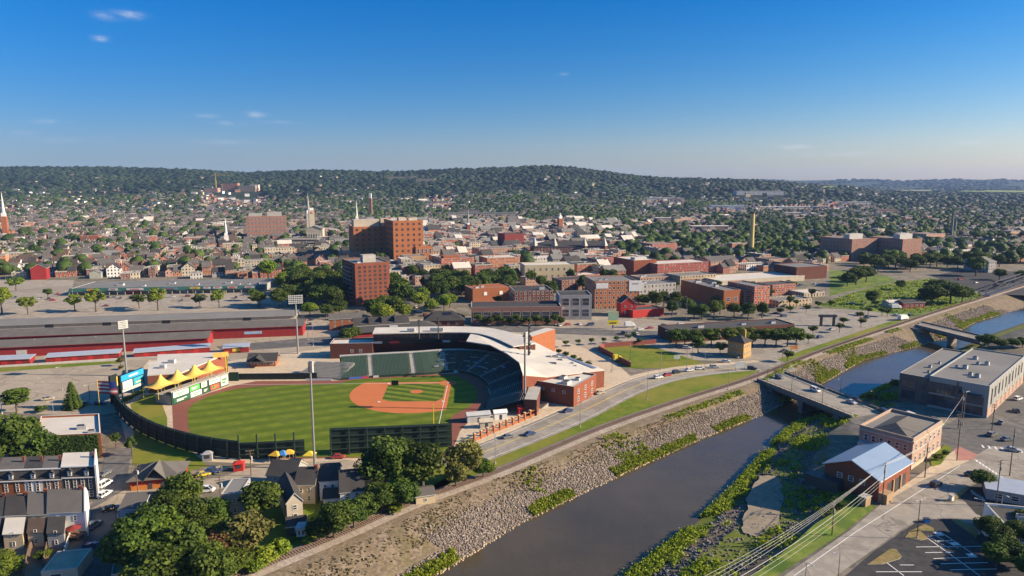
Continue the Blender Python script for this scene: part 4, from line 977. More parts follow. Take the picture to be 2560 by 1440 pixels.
# market sheds
o, a, W = wline((-140, 836), (738, 804))
r = bld('warehouse', 'long grey warehouse with a pale metal roof behind the red market barns', 'warehouse', o, a, W, 20, 4.4, M_BEIGE, M_RGREY, 'gable', rh=1.3, e=1.2, cop=M_CONC)
for u in (.27, .43, .60, .84): MB().box(W * u, -.08, 0, W * u + 5, 0, 4.2).build('loading_door', M_DARKMETAL, r)
for u in (.2, .5, .75): MB().box(W * u, -1.25, 0, W * u + .15, -1.1, 4.2).build('downpipe', M_DARKMETAL, r)
a2 = a
o2 = G(757, 839); L2 = 168
r = bld('market_barn', 'long dark roofed red barn reaching furthest right, beside the warehouse', 'barn', (o2[0] - math.cos(a2) * L2, o2[1] - math.sin(a2) * L2), a2, L2, 17, 6.2, M_RED, M_RMID, 'gable', rh=2.4, e=.9, cop=M_RED, group='red market barns')
MB().box(L2 * .80, -.07, 2.2, L2 * .86, 0, 3.8).build('sign_board', mat('pale_blue_sign', (.30, .45, .62)), r)
MB().box(2, -.1, .2, 20, 0, 4).build('white_doors', M_WHITE, r)
o, a, W = wline((-150, 902), (520, 869))
r = bld('market_barn', 'red barn nearest the ballpark with a long dark shingle roof', 'barn', o, a, W, 15, 5.6, M_RED, M_RMID, 'gable', rh=2.3, e=.9, cop=M_RED, group='red market barns')
MB().box(W * .27, -.08, 0, W * .27 + 5, 0, 3.6).build('roller_door', M_UNIT, r)
for u in (.32, .45, .55, .72): MB().cyl(W * u, 6.5, 7, 7.9, .3).build('roof_vent', M_UNIT, r)
for i, (p, q, lab) in enumerate((((-90, 918), (75, 911), 'leftmost low red shed with a pale roof in front of the red barn'), ((115, 908), (298, 896), 'low red shed with a pale roof between two gates, second from the left'), ((335, 896), (524, 881), 'low red shed with a pale blue roof, ending below the barn corner'), ((559, 884), (622, 880), 'short red shed with a yellow sign, standing apart on the right'))):
    o, a, W = wline(p, q)
    r = bld('market_shed', lab, 'shed', o, a, W, 5.5, 2.9, M_RED, M_ROOFBLUE, 'shed', rh=.9, e=.5, cop=M_COP, group='low red market sheds')
    if i == 3: MB().box(W * .35, -.08, .8, W * .65, 0, 2.4).build('sign_board', M_YLINE, r)
    else:
        for k in range(4): MB().box(W * (.12 + .22 * k), -.06, .1, W * (.12 + .22 * k) + 2.6, 0, 2.3).build('shutter', M_REDB, r)
for p, q, lab in (((78, 912), (114, 909), 'dark gate between the two leftmost red sheds'), ((300, 897), (334, 895), 'dark gate below the floodlight tower, between red sheds')):
    o, a, W = wline(p, q); r = thing('gate', lab, 'gate', (o[0], o[1], 0), a, 'gates between the market sheds')
    mb = MB()
    for k in range(9): mb.box(W * k / 8 - .05, 0, 0, W * k / 8 + .05, .1, 2.2)
    mb.box(0, .02, 2.0, W, .08, 2.1); mb.box(0, .02, .3, W, .08, .4); mb.build('bars', M_DARKMETAL, r)
fl = [G(*p) for p in ((-120, 930), (0, 918), (300, 899), (540, 888))]
f = thing('lot_wall', 'low pale kerb wall along the back of the stadium parking lot', 'wall', (fl[0][0], fl[0][1], 0)); mb = MB(); L0 = [(p[0] - fl[0][0], p[1] - fl[0][1]) for p in fl]; e0, e1 = offset_line(L0, .2), offset_line(L0, -.2); strip(mb, e1, e1, .9, 0); strip(mb, e0, e1, .9, .9); mb.build('wall', M_COP, f)
# strip mall
o, a, W = wline((178, 738), (662, 729)); D = 42; h = 5.2
r = bld('strip_mall', 'long strip mall with green fascia and a row of shop signs', 'shopping centre', o, a, W, D, h, M_GREYW, M_RGREY, par=.3, units=((30, 14, 5, 4, 1.6), (52, 8, 3, 3, 1), (70, 20, 5, 3, 1.2), (95, 10, 3, 2.5, 1.2), (118, 16, 5, 4, 1.5), (130, 8, 2.5, 2, 1), (138, 8, 2.5, 2, 1), (146, 8, 2.5, 2, 1)))
M_MALL = mat('mall_green', (.035, .10, .085), .6, .2)
mb = MB(); mb.face([(-1, -3.2, 2.9), (W + 1, -3.2, 2.9), (W + 1, -.4, 5.6), (-1, -.4, 5.6)]); mb.face([(-1, -.4, 5.7), (W + 1, -.4, 5.7), (W + 1, -3.2, 3.0), (-1, -3.2, 3.0)][::-1]); mb.build('fascia', M_MALL, r)
for k in range(26): MB().box(W * k / 25 - .18, -3.0, 0, W * k / 25 + .18, -2.7, 3.0).build('post', M_COP, r)
for k, (u0, u1, c) in enumerate(((.09, .125, (.65, .40, .08)), (.20, .245, (.60, .55, .55)), (.29, .375, (.62, .57, .56)), (.475, .55, (.10, .26, .30)), (.615, .665, (.60, .50, .05)), (.685, .72, (.62, .61, .60)), (.735, .78, (.62, .61, .6)), (.81, .86, (.62, .38, .32)), (.9, .95, (.55, .55, .54)))):
    s_ = MB().box(W * u0, -3.5, 3.9, W * u1, -3.3, 5.5).build('shop_sign', mat('shop_sign_%d' % k, c, .6, .1), r)
    MB().box(W * (u0 * .8 + u1 * .2), -3.56, 4.4, W * (u0 * .25 + u1 * .75), -3.5, 5.0).build('print', mat('sign_print_%d' % (k % 2), (.45, .05, .05) if k % 2 else (.62, .05, .06), .6), s_)
for k in range(12): MB().box(W * (.03 + .08 * k), -.1, .3, W * (.03 + .08 * k) + 7, 0, 2.7).build('shop_window', glassmat('shop_glass', (.05, .05, .06)), r)
MB().box(W * .27, -.16, .2, W * .27 + 14, -.1, 2.9).build('red_shopfront', M_REDB, r)
# apartment tower
A, Bp, Cp = G(851, 641, 32), G(887, 661, 32), G(968, 659, 32); o = Bp; a = math.radians(28); W = 26.5; D = 38
r = bld('apartment_tower', 'ten storey brick apartment tower standing alone among dark trees', 'apartment tower', o, a, W, D, 32, M_BRICK, M_RGREY, wins=[('F', 6, 9, 1.9, 1.9, 1.5, W - 1.5, 2.5, 31), ('L', 5, 9, 2.2, 1.9, 1, D - 2, 2.5, 31)], units=((9, 10, 10, 8, 5.5), (3, 4, 2.5, 2, 1.4), (15, 24, 3, 2.5, 1.5)), cop=M_CONC, frame=M_BRICKD)
for k in range(9): MB().box(-1.6, 8, 3.2 + 3.1 * k, -.02, 30, 3.5 + 3.1 * k).box(-1.6, 8, 3.5 + 3.1 * k, -1.5, 30, 4.4 + 3.1 * k, 1).build('balcony', [M_CONC, M_DARKMETAL], r)
# orange brick house, black roofed hall
o, a, W = wline((824, 826), (905, 822))
bld('orange_brick_house', 'two storey orange brick house with a grey roof left of the black roofed hall', 'house', o, a, W, 11, 7, M_BRICKO, M_RMID, 'gable', rh=2.6, wins=(('F', 4, 2, 1.1, 1.7, .8, W - .8, .8, 6.8),), chim=((2, 5, 8.5, 2), (W - 3, 5, 8.5, 2)))
o, a, W = wline((890, 838), (1020, 829))
r = bld('market_hall', 'black shingled hall with a raised hipped upper roof behind the suites', 'hall', o, a, W, 15, 6.0, M_REDB, M_RDARK, 'gable', rh=3.0, e=1.2)
mb = MB(); mb.hip(W + 26, 20, 3.2, 3, .4, ins=9, x0=-8, y0=-9); mb.build('lower_roof', M_TAR, r); MB().box(-7, -8, 0, W + 17, 10, 3.2).build('lower_wall', M_RED, r)
for k in range(1, 4): MB().box(W * k / 4 - .12, .5, 6.3, W * k / 4 + .12, 7.4, 9.4).build('fire_wall', M_TAR, r)
MB().box(W * .62, -5, 4.2, W * .62 + 5, -2, 5.2).build('skylight', M_UNIT, r)
# house with dark hipped roof and brick ends further right
o, a, W = wline((1062, 818), (1160, 816))
r = bld('brick_cottage', 'low brick house with a dark solar panelled hipped roof', 'house', o, a, W, 14, 4.2, M_BRICKD, M_RDARK, 'hip', rh=5, e=1.0, wins=(('F', 4, 1, 1.3, 1.6, 2, W - 2, .8, 3.8),), chim=((4, 7, 7, 2.2),))
mb = MB(); mb.face([(W * .42, 2.0, 5.95), (W * .74, 2.0, 5.95), (W * .68, 5.6, 8.5), (W * .45, 5.6, 8.5)]); mb.build('solar_panels', glassmat('solar_glass', (.01, .012, .02)), r)
# ---- lower left: hall with ivy
o, a, W = wline((100, 1152), (257, 1144))
r = bld('ivy_hall', 'white roofed brick hall with its near wall covered in ivy', 'hall', o, a, W, 21, 8.0, M_BRICKO, M_RWHITE, units=((12, 6, 3, 2, 1.2), (W - 4, 2, 2.5, 1.5, .8)), cop=M_WHITE)
shear(r, -math.tan(math.radians(24))); IVY_WALL = (r, W)
# ---- terraced houses, upper row
def terrace(label, o, a, W, D, wall, h, mansard, roofm, dormers=1, nwin=2, end=None, group=None, door=True, rows=2):
    r = thing('terraced_house', label, 'terraced house', (o[0], o[1], 0), a, group)
    MB().box(.02, 0, -.5, W - .02, D, h, skip='tb').build('wall', wall, r)
    mb = MB(); m2 = mansard
    if m2:
        mb.face([(0, -.2, h), (W, -.2, h), (W, 1.3, h + 2.8), (0, 1.3, h + 2.8)])
        mb.face([(W, -.2, h), (W, D, h), (W, D, h + 2.8), (W, 1.3, h + 2.8)]); mb.face([(0, D, h), (0, -.2, h), (0, 1.3, h + 2.8), (0, D, h + 2.8)]); mb.face([(W, D, h), (0, D, h), (0, D, h + 2.8), (W, D, h + 2.8)])
        mb.build('mansard', M_RDARK if mansard == 1 else M_RBROWN, r)
        rb = MB(); rb.box(0, 1.1, h + 2.75, W, D, h + 3.0); rb.box(0, .95, h + 2.7, W, 1.25, h + 3.05, 1); rb.build('roof', [roofm, M_WHITE], r)
        for k in range(dormers):
            x = W * (k + .5) / dormers
            d = MB(); d.box(x - .65, -.1, h + .5, x + .65, 1.6, h + 2.0); d.build('dormer', M_WHITE, r)
            g = MB(); g.gable(1.5, 1.9, 0, .7, .15, 'y', .1); g.build('dormer_roof', [M_RDARK, M_WHITE], r, (x - .75, -.2, h + 2.0)); link('window', win_mesh(.8, 1.1, M_FRAME, M_GLASS, 1), r, (x, -.12, h + 1.25))
    cb_ = MB(); cb_.box(-.02, -.3, h - .15, W + .02, .02, h + .12); cb_.build('cornice', M_WHITE, r)
    put_windows(r, W, D, [('F', nwin, rows, .95, 1.7, .4, W - .4, .6 if not door else 3.2, h - .3)] if door else [('F', nwin, rows, .95, 1.6, .4, W - .4, .4, h - .3)], M_FRAME, M_GLASS)
    if door:
        MB().box(.6, -.08, 0, 1.6, .02, 2.3).build('door', M_DARKMETAL, r); link('window', win_mesh(1.4, 1.7, M_FRAME, M_GLASS, 1), r, (W - 1.5, 0, 1.7))
        p_ = MB(); p_.face([(.2, -1.4, 2.5), (2.2, -1.4, 2.5), (2.2, 0, 3.0), (.2, 0, 3.0)]); p_.face([(2.2, -1.4, 2.4), (.2, -1.4, 2.4), (.2, 0, 2.9), (2.2, 0, 2.9)]); p_.build('porch_roof', M_RDARK, r)
    ch = MB(); ch.box(W - .9, D * .6, h + 1.5, W - .2, D * .6 + .9, h + 4.6); ch.build('chimney', M_BRICK, r)
    shear(r, -math.tan(math.radians(25)))
    return r
def r_end(r): return [o for o in COL.objects if o.parent == r and o.name.startswith('end_wall')][0]
oA, aA, WA = wline((-130, 1262), (243, 1247)); uA = WA / 373.0; KS = -math.tan(math.radians(25))
for x0, x1, wm, mn, rf, lab in ((-130, -65, M_BRICKP, 1, M_RMID, 'pink brick terraced house at the left end of the upper row'), (-65, 0, M_GREYW, 1, M_RDARK, 'grey terraced house second from the left end of the upper row'), (0, 64, M_BRICKO, 1, M_RMID, 'red brick terraced house with a small porch in the upper row'), (64, 110, M_WHITE, 1, M_RDARK, 'white fronted terraced house between red and pink ones'), (110, 158, M_BRICKP, 1, M_RMID, 'pinkish brick terraced house next to the dark grey end house')):
    q = (x0 + 130) * uA; terrace(lab, (oA[0] + math.cos(aA) * q, oA[1] + math.sin(aA) * q), aA, (x1 - x0) * uA, 11, wm, 6.4, mn, rf, 1, 2, group='upper row of terraced houses')
q = (158 + 130) * uA; W = (243 - 158) * uA
r = terrace('wide dark grey end house with white roof and tall white end wall', (oA[0] + math.cos(aA) * q, oA[1] + math.sin(aA) * q), aA, W, 12, mat('dark_grey_siding', (.10, .095, .088)), 6.8, 1, M_RWHITE, 2, 4, group='upper row of terraced houses')
MB().box(W + .02, -.4, 0, W + .5, 12.4, 10.6).build('end_wall', M_WHITE, r)
for v in r_end(r).data.vertices: v.co.x += KS * v.co.y
# lower row, backs towards us
oB, aB, WB = wline((-150, 1352), (217, 1338)); uB = WB / 367.0
def rear(lab, x0, x1, wm, rf, h, rh, wing=None, ends=False):
    q = (x0 + 150) * uB; W = (x1 - x0) * uB; o = (oB[0] + math.cos(aB) * q, oB[1] + math.sin(aB) * q)
    r = bld('terraced_house', lab, 'terraced house', o, aB, W, 11, h, wm, rf, 'gable', rh=rh, e=.25, wins=(('F', 2, 2, .9, 1.5, .3, W - .3, .6, h - .2),), chim=((W - 1.2, 5, h + rh - .6, 1.4),), group='lower row of terraced houses')
    if wing:
        wx, ww, wd, wh, wr, wm2 = wing
        m = MB(); m.box(wx, -wd, 0, wx + ww, -.02, wh, skip='tb'); m.build('rear_wing', wm2, r)
        g = MB(); a_ = [(wx - .2, -wd - .3, wh - .1), (wx + ww + .2, -wd - .3, wh - .1), (wx + ww + .2, 0, wh + 1.4), (wx - .2, 0, wh + 1.4)]; g.face(a_); g.face([(p[0], p[1], p[2] - .15) for p in a_[::-1]]); g.face([(a_[0][0], a_[0][1], a_[0][2] - .15), (a_[1][0], a_[1][1], a_[1][2] - .15), a_[1], a_[0]]); g.build('wing_roof', wr, r)
        for k in range(2): link('window', win_mesh(.8, 1.3, M_FRAME, M_GLASS, 1), r, (wx + ww * .5, -wd, 1.5 + 2.5 * k))
    if ends: MB().box(W + .02, -.4, 0, W + .5, 11.4, h + .3).face([(W + .02, -.4, h + .3), (W + .5, -.4, h + .3), (W + .5, 5.5, h + rh + .5), (W + .02, 5.5, h + rh + .5)]).build('end_wall', M_WHITE, r)
    if ends:
        m = MB(); m.face([(W + .5, -.4, h + .3), (W + .5, 11.4, h + .3), (W + .5, 5.5, h + rh + .5)]); m.face([(W + .02, 11.4, h + .3), (W + .02, -.4, h + .3), (W + .02, 5.5, h + rh + .5)]); m.face([(W + .5, 11.4, h + .3), (W + .02, 11.4, h + .3), (W + .02, 5.5, h + rh + .5), (W + .5, 5.5, h + rh + .5)]); m.build('gable_parapet', M_WHITE, r)
    shear(r, KS)
    return r
M_CREAMS = mat('cream_siding', (.55, .44, .28), .8, .15)
rear('beige terraced house at the far left of the lower row', -150, -70, M_BEIGE, M_RDARK, 6, 3, (3, 3.4, 4, 4.2, M_RDARK, M_BEIGE))
rear('grey terraced house beside the one with a pale rear wing', -70, 18, M_GREYW, M_RDARK, 6, 3, (3.5, 4, 5, 4.4, M_RMID, M_GREYW))
rear('cream terraced house with a pale flat rear wing', 18, 74, M_CREAMS, M_RDARK, 6.2, 3, (0.2, 4.6, 6, 4.4, M_RWHITE, M_CREAMS))
rear('cream terraced house with a brown roofed rear wing', 74, 124, M_CREAMS, M_RMID, 6.2, 3.6, (.3, 3.8, 5, 4.0, M_RBROWN, M_CREAMS))
rear('white end terraced house with a dark rear wing, beside the lane', 124, 216, M_WHITE, M_RMID, 6.6, 3.8, (.2, 4.0, 6, 4.2, M_RDARK, M_GREYW), True)
# yards
p = G(186, 1346); r = thing('parasol', 'dark red parasol over a timber deck behind the white end house', 'parasol', p + (0,))
MB().cyl(0, 0, 0, 3.6, .05, n=6).build('pole', M_POLE, r); mb = MB()
for i in range(8):
    t0, t1 = 2 * PI * i / 8, 2 * PI * (i + 1) / 8; mb.face([(1.9 * math.cos(t0), 1.9 * math.sin(t0), 2.9), (1.9 * math.cos(t1), 1.9 * math.sin(t1), 2.9), (0, 0, 3.7)]); mb.face([(1.9 * math.cos(t1), 1.9 * math.sin(t1), 2.88), (1.9 * math.cos(t0), 1.9 * math.sin(t0), 2.88), (0, 0, 3.65)])
mb.build('canopy', mat('maroon_canvas', (.22, .03, .03)), r)
MB().box(-2.2, -1.8, 1.0, 2.2, 2, 1.2).box(-2.2, -1.8, 0, -2, -1.6, 1).box(2, -1.8, 0, 2.2, -1.6, 1).box(-2.2, -1.8, 1.9, 2.2, -1.7, 2.0).build('timber_deck', mat('deck_timber', (.25, .13, .08)), tag(thing('deck', 'reddish timber deck under the dark red parasol', 'deck', p + (0,))))
p = G(178, 1397); r = thing('paddling_pool', 'round bright blue paddling pool in the back yard', 'pool', p + (0,))
mb = MB(); mb.cyl(0, 0, 0, .55, 1.9, 1.95, 20, cap=False); mb.build('rim', mat('pool_blue', (.02, .16, .55), .4), r); MB().cyl(0, 0, .3, .42, 1.85, 1.85, 20).build('water', mat('pool_water', (.03, .28, .62), .15), r)
o, a, W = wline((105, 1462), (196, 1452)); bld('flat_garage', 'beige flat roofed garage at the bottom edge beside the lane', 'garage', o, a, W, 9, 3.0, M_BEIGE, mat('tan_membrane', (.40, .36, .27)), par=.25, wins=(('F', 1, 1, 2.4, 2, 1, 5, .2, 2.6),))
o, a, W = wline((280, 1470), (318, 1462)); bld('flat_garage', 'small sandy flat roofed garage at the bottom edge under the trees', 'garage', o, a, W, 8, 3.0, M_BEIGE, mat('sandy_membrane', (.44, .36, .22)), par=.2, wins=(('F', 1, 1, 1.4, 1.4, 1, 3, .6, 2.4),))
for pts, lab in ((((58, 1440), (75, 1375), (105, 1345)), 'timber fence between the two leftmost yards'), (((108, 1420), (118, 1370), (160, 1342)), 'timber fence between cream and white house yards'), (((157, 1412), (166, 1372), (176, 1345)), 'white fence beside the yard with the blue pool'), (((196, 1440), (205, 1392), (218, 1345)), 'tall fence along the lane beside the blue pool')):
    fl = gp(*pts); r = thing('yard_fence', lab, 'fence', fl[0] + (0,), 0, 'yard fences'); mb = MB(); L0 = [(q[0] - fl[0][0], q[1] - fl[0][1]) for q in fl]
    e0, e1 = offset_line(L0, .06), offset_line(L0, -.06); strip(mb, e1, e1, 1.8, 0); strip(mb, e0, e0, 0, 1.8); strip(mb, e0, e1, 1.8, 1.8); mb.build('boards', M_WHITE if 'white fence' in lab else M_POLE, r)
    for x, y, a in along(L0, 2.4): MB().box(-.08, -.08, 0, .08, .08, 1.95).build('post', M_POLE, r, (x, y, 0), a)
# red shop with dark roof
o, a, W = wline((325, 1228), (450, 1216))
r = bld('red_shop', 'low red and orange building with a dark cross hipped roof below the outfield wall', 'shop', o, a, W, 11, 3.2, M_RED, M_RMID, 'hip', rh=3.2, e=.9, cop=M_COP)
MB().box(.3, -.08, .1, W - .3, 0, 1.5).build('orange_panel', mat('orange_panel', (.55, .19, .04)), r); MB().gable(6, 6, 3.2, 3.4, .5, 'y', .2).build('cross_gable', [M_RMID, M_UNIT], r, (W * .30, -.5, 0))
for u in (.36, .62): MB().box(W * u, -.14, .1, W * u + 1.2, -.08, 2.2).build('door', M_DARKMETAL, r)
# houses half hidden by trees
def eaved(name, label, L, R_, h, D, rh, wall, roof, style='gable', wins=(), **kw):
    o, a, W = frame2(G(L[0], L[1], h), G(R_[0], R_[1], h)); W0 = W
    return bld(name, label, 'house', o, a, W, D, h, wall, roof, style, rh=rh, e=.3, wins=[(s[0], s[1], s[2], s[3], s[4], s[5] * (W if s[0] in 'FB' else D), s[6] * (W if s[0] in 'FB' else D), s[7], s[8]) for s in wins], **kw)
W22 = (('F', 2, 2, .9, 1.5, .1, .9, .5, 5.4),)
eaved('house', 'flat grey roofed house beside the tall pole left of the dark round tree', (551, 1237), (600, 1235), 7, 10, 0, M_GREYW, M_RGREY, 'flat', (('F', 2, 2, .9, 1.5, .1, .9, 1, 6.4),), par=.2)
eaved('house', 'small pale blue house with a grey roof beside the lane', (298, 1274), (356, 1272), 5.6, 10, 2.2, mat('pale_blue_siding', (.36, .42, .50)), M_RMID, 'gable', (('F', 2, 1, .9, 1.4, .1, .9, 2.8, 5.2),))
eaved('house', 'dark roofed house with rooflights just below the outfield wall', (666, 1188), (735, 1192), 5, 9, 3, M_GREYW, M_RDARK, 'gable', W22)
eaved('house', 'cream walled house with dark roof left of the pale floodlight mast', (737, 1213), (786, 1212), 5.8, 10, 3.2, M_CREAMS, M_RDARK, 'gable', W22, chim=((4.8, 4, 8, 1.8),))
eaved('house', 'narrow beige house with a long dark roof, gable end towards the tracks', (716, 1258), (756, 1250), 6.2, 15, 2.4, M_BEIGE, M_RDARK, 'gable', (('F', 1, 2, 1.2, 1.5, .1, .9, .8, 5.8),), axis='y')
eaved('house', 'white house with dark roof just right of the pale floodlight mast', (798, 1204), (845, 1201), 6, 10, 3.2, M_WHITE, M_RDARK, 'gable', W22)
eaved('house', 'low dark roofed rear wing of the white house by the mast', (808, 1248), (858, 1244), 3, 6, 1.6, M_WHITE, M_RDARK, 'gable', (('F', 2, 1, .9, 1.2, .1, .9, .8, 2.6),))
eaved('house', 'white walled house with a very long dark roof beside the big trees', (850, 1232), (910, 1226), 5.4, 12, 4, M_WHITE, M_RDARK, 'gable', W22)
eaved('house', 'dark roofed house mostly hidden by the big dark trees', (912, 1200), (960, 1196), 5.4, 10, 3, M_GREYW, M_RDARK, 'gable', W22)
eaved('shed', 'tiny white walled shed with dark windows in the shade by the tracks', (740, 1322), (764, 1320), 2.4, 3, .8, M_WHITE, M_UNIT, 'gable', (('F', 2, 1, .5, 1.2, .1, .9, .3, 2.2),))
eaved('shed', 'dark roofed outbuilding behind the tiny white shed', (716, 1318), (764, 1312), 2.8, 5, 1.4, M_DARKMETAL, M_RDARK, 'gable', (('F', 1, 1, .8, 1, .2, .8, .6, 2.4),))
eaved('shed', 'pale yellowish shed beside the railway right of the big trees', (1040, 1243), (1088, 1236), 2.6, 6, 1.0, M_CREAMS, M_RMID, 'gable', (('F', 1, 1, .8, 1, .2, .8, .6, 2.2),))
# play area and market tents below the wall
for px, py, c, lab in ((690, 1152, (.70, .42, .04), 'yellow market tent below the outfield wall'), (708, 1150, (.08, .28, .65), 'bright blue market tent below the outfield wall'), (775, 1152, (.75, .58, .05), 'yellow peaked tent left of the pale floodlight mast'), (722, 1148, (.66, .42, .06), 'orange yellow market tent right of the blue one')):
    r = thing('market_tent', lab, 'tent', G(px, py) + (0,), random.uniform(-.3, .3), 'market tents below the outfield wall')
    mb = MB(); mb.hip(3.4, 3.0, 2.3, 1.2, .2, ins=1.5, x0=-1.7, y0=-1.5); mb.build('canopy', mat('tent_%d' % px, c, .7), r)
    for sx in (-1.6, 1.6):
        for sy in (-1.4, 1.4): MB().cyl(sx, sy, 0, 2.3, .05, n=5).build('leg', M_COP, r)
for px, py, m_, lab in ((598, 1175, M_REDB, 'small bright red kiosk on the street below the wall'), (520, 1150, M_GREYW, 'grey kiosk under the curving outfield wall')):
    r = thing('kiosk', lab, 'kiosk', G(px, py) + (0,), .2); MB().box(-1.5, -1.2, 0, 1.5, 1.2, 2.4).build('body', m_, r); MB().hip(3, 2.4, 2.4, .9, .3, ins=1.1, x0=-1.5, y0=-1.2).build('roof', m_, r); MB().box(-.8, -1.26, 1, .8, -1.2, 1.9).build('hatch', M_DARKMETAL, r)
# ================================================================ right bank, bridges, intersection
# modern grey building
A, Bp = G(2352, 922, 13), G(2475, 966, 13); o, a0, D0 = frame2(Bp, A)
far_ = G(2457, 858, 13); L = math.hypot(far_[0] - A[0], far_[1] - A[1])
c1 = G(2560, 893, 13); o, a, _ = frame2(Bp, c1)
D = abs((A[0] - Bp[0]) * -math.sin(a) + (A[1] - Bp[1]) * math.cos(a))
M_GPANEL = mat('grey_panel', (.30, .30, .285), .6, .12, .1); M_DBRICK = brickmat('charcoal_brick', (.15, .13, .115))
r = bld('modern_office', 'large modern grey office building with a flat roof and tall windows', 'office building', o, a, L, D, 12.6, M_GPANEL, M_RGREY, par=.5, cop=M_UNIT,
        wins=[('F', 9, 1, 1.7, 4.6, 8, L - 3, 5.8, 11.4, 3), ('F', 8, 1, 2.6, 2.8, 4, L - 3, .2, 4.2, 2), ('L', 2, 2, 7.4, 4.6, 10.5, D - 1, .6, 11.2, 9, 'curtain_wall'), ('L', 1, 2, 8.4, 3.4, 1, 10.4, .4, 8.4, 9, 'curtain_wall'), ('F', 1, 1, 1.5, 6.5, 3.5, 7.5, 4, 11.5, 3)],
        units=((12, 6, 2.2, 1.8, 1.3), (14, 9, 1.6, 1.4, 1.0), (24, 13, 2.2, 1.8, 1.4), (23, 16, 1.5, 1.3, 1), (38, 8, 2, 1.6, 1.3), (36, 11, 1.6, 1.4, 1), (46, 14, 2, 1.8, 1.2)), frame=M_DARKMETAL)
MB().box(-.06, -.06, 0, L, 0, 3.6, 0).build('stone_base', M_STONE, r)
for k in range(12): MB().box(4 + k * (L - 8) / 12 - .1, -.09, 3.7, 4 + k * (L - 8) / 12 + .1, -.01, 12.4).build('panel_rib', M_UNIT, r)
MB().box(-.1, 10.3, 0, -.02, 11.0, 12.6).build('corner_pier', M_DBRICK, r); MB().box(-2.2, 2, 8.6, -.02, 10, 8.9).build('entrance_canopy', M_DARKMETAL, r)
wp_ = G(2292, 920, 11.5); Dw = 11.5
r = bld('brick_office_wing', 'dark brick office wing joined to the left of the modern grey building', 'office building', (o[0] - math.sin(a) * (D + .05) + math.cos(a) * 1.5, o[1] + math.cos(a) * (D + .05) + math.sin(a) * 1.5), a, L * .92, Dw, 11.2, M_DBRICK, M_RGREY, par=.5, cop=M_UNIT,
        wins=[('L', 1, 2, 5.2, 3.6, 4.5, Dw - .6, .8, 9.6, 7), ('L', 1, 2, 1.4, 2.4, .8, 3.6, 1, 9.8, 1), ('B', 8, 2, 2.2, 2.2, 2, 40, .8, 9.6, 3)], units=((10, 3, 1.2, 1, .8), (20, 5, 1.4, 1.2, .9), (30, 4, 1.2, 1, .8)), frame=M_DARKMETAL)
# stone civic building
Bp, Cp, A = G(2284, 1100, 10), G(2357, 1054, 10), G(2122, 1080, 10); o, a, W, D = corner3(A, Bp, Cp)
r = bld('stone_hall', 'old pinkish stone hall with rows of arched windows beside the bridge', 'civic building', o, a, W, D, 9.6, M_STONE, M_RGREY, par=.9, wins=[('F', 6, 2, 1.3, 2.4, 1, W - 1, .6, 8.8), ('L', 6, 2, 1.3, 2.2, 1, D - 1, .8, 8.8)], cop=M_BEIGE)
mb = MB(); mb.hip(W * .7, D * .6, 9.7, 2.2, .3, ins=4, x0=W * .12, y0=D * .18); mb.build('raised_roof', M_RMID, r)
mb = MB(); mb.box(-.4, -.4, 8.9, W + .4, -.02, 9.5); mb.box(-.4, -.02, 8.9, -.02, D, 9.5); mb.build('cornice', M_BEIGE, r)
MB().box(-.1, -.1, 0, W + .05, -.02, 1.2).build('plinth', M_WALK, r)
for y in (6, 12): MB().box(-2.6, y, 3.5, -.1, y + 4, 5.4).build('rooftop_unit', M_UNIT, r)
# brick garage with blue metal roof
Bp, Cp, A = G(2199, 1202, 6.6), G(2277, 1155, 6.6), G(2055, 1162, 6.6); o, a, W, D = corner3(A, Bp, Cp)
r = bld('brick_garage', 'brick garage with a pale blue standing seam gable roof', 'garage', o, a, W, D, 6.6, M_BRICK, mat('blue_standing_seam', (.27, .36, .47), .38, .12, metal=.35), 'gable', rh=3.6, e=.6, cop=M_WHITE, wins=[('L', 3, 1, 1.6, 1.6, 3, D - 3, 3, 6)])
for u in (.28, .52, .74): MB().box(W * u, -.08, 0, W * u + 2.6, 0, 4.0).build('garage_door', M_DARKMETAL, r)
for u in (.42, .66): MB().box(W * u, -.4, 0, W * u + .8, 0, 4.4).build('pilaster', M_BRICKT, r)
MB().box(-4, D - 6, 0, 0, D + 4, 3.2).build('side_annex', M_DARKMETAL, r)
MB().box(-.02, -2.4, 0, 4, 0, 3.0, 0).build('corner_porch', M_BRICKT, r)
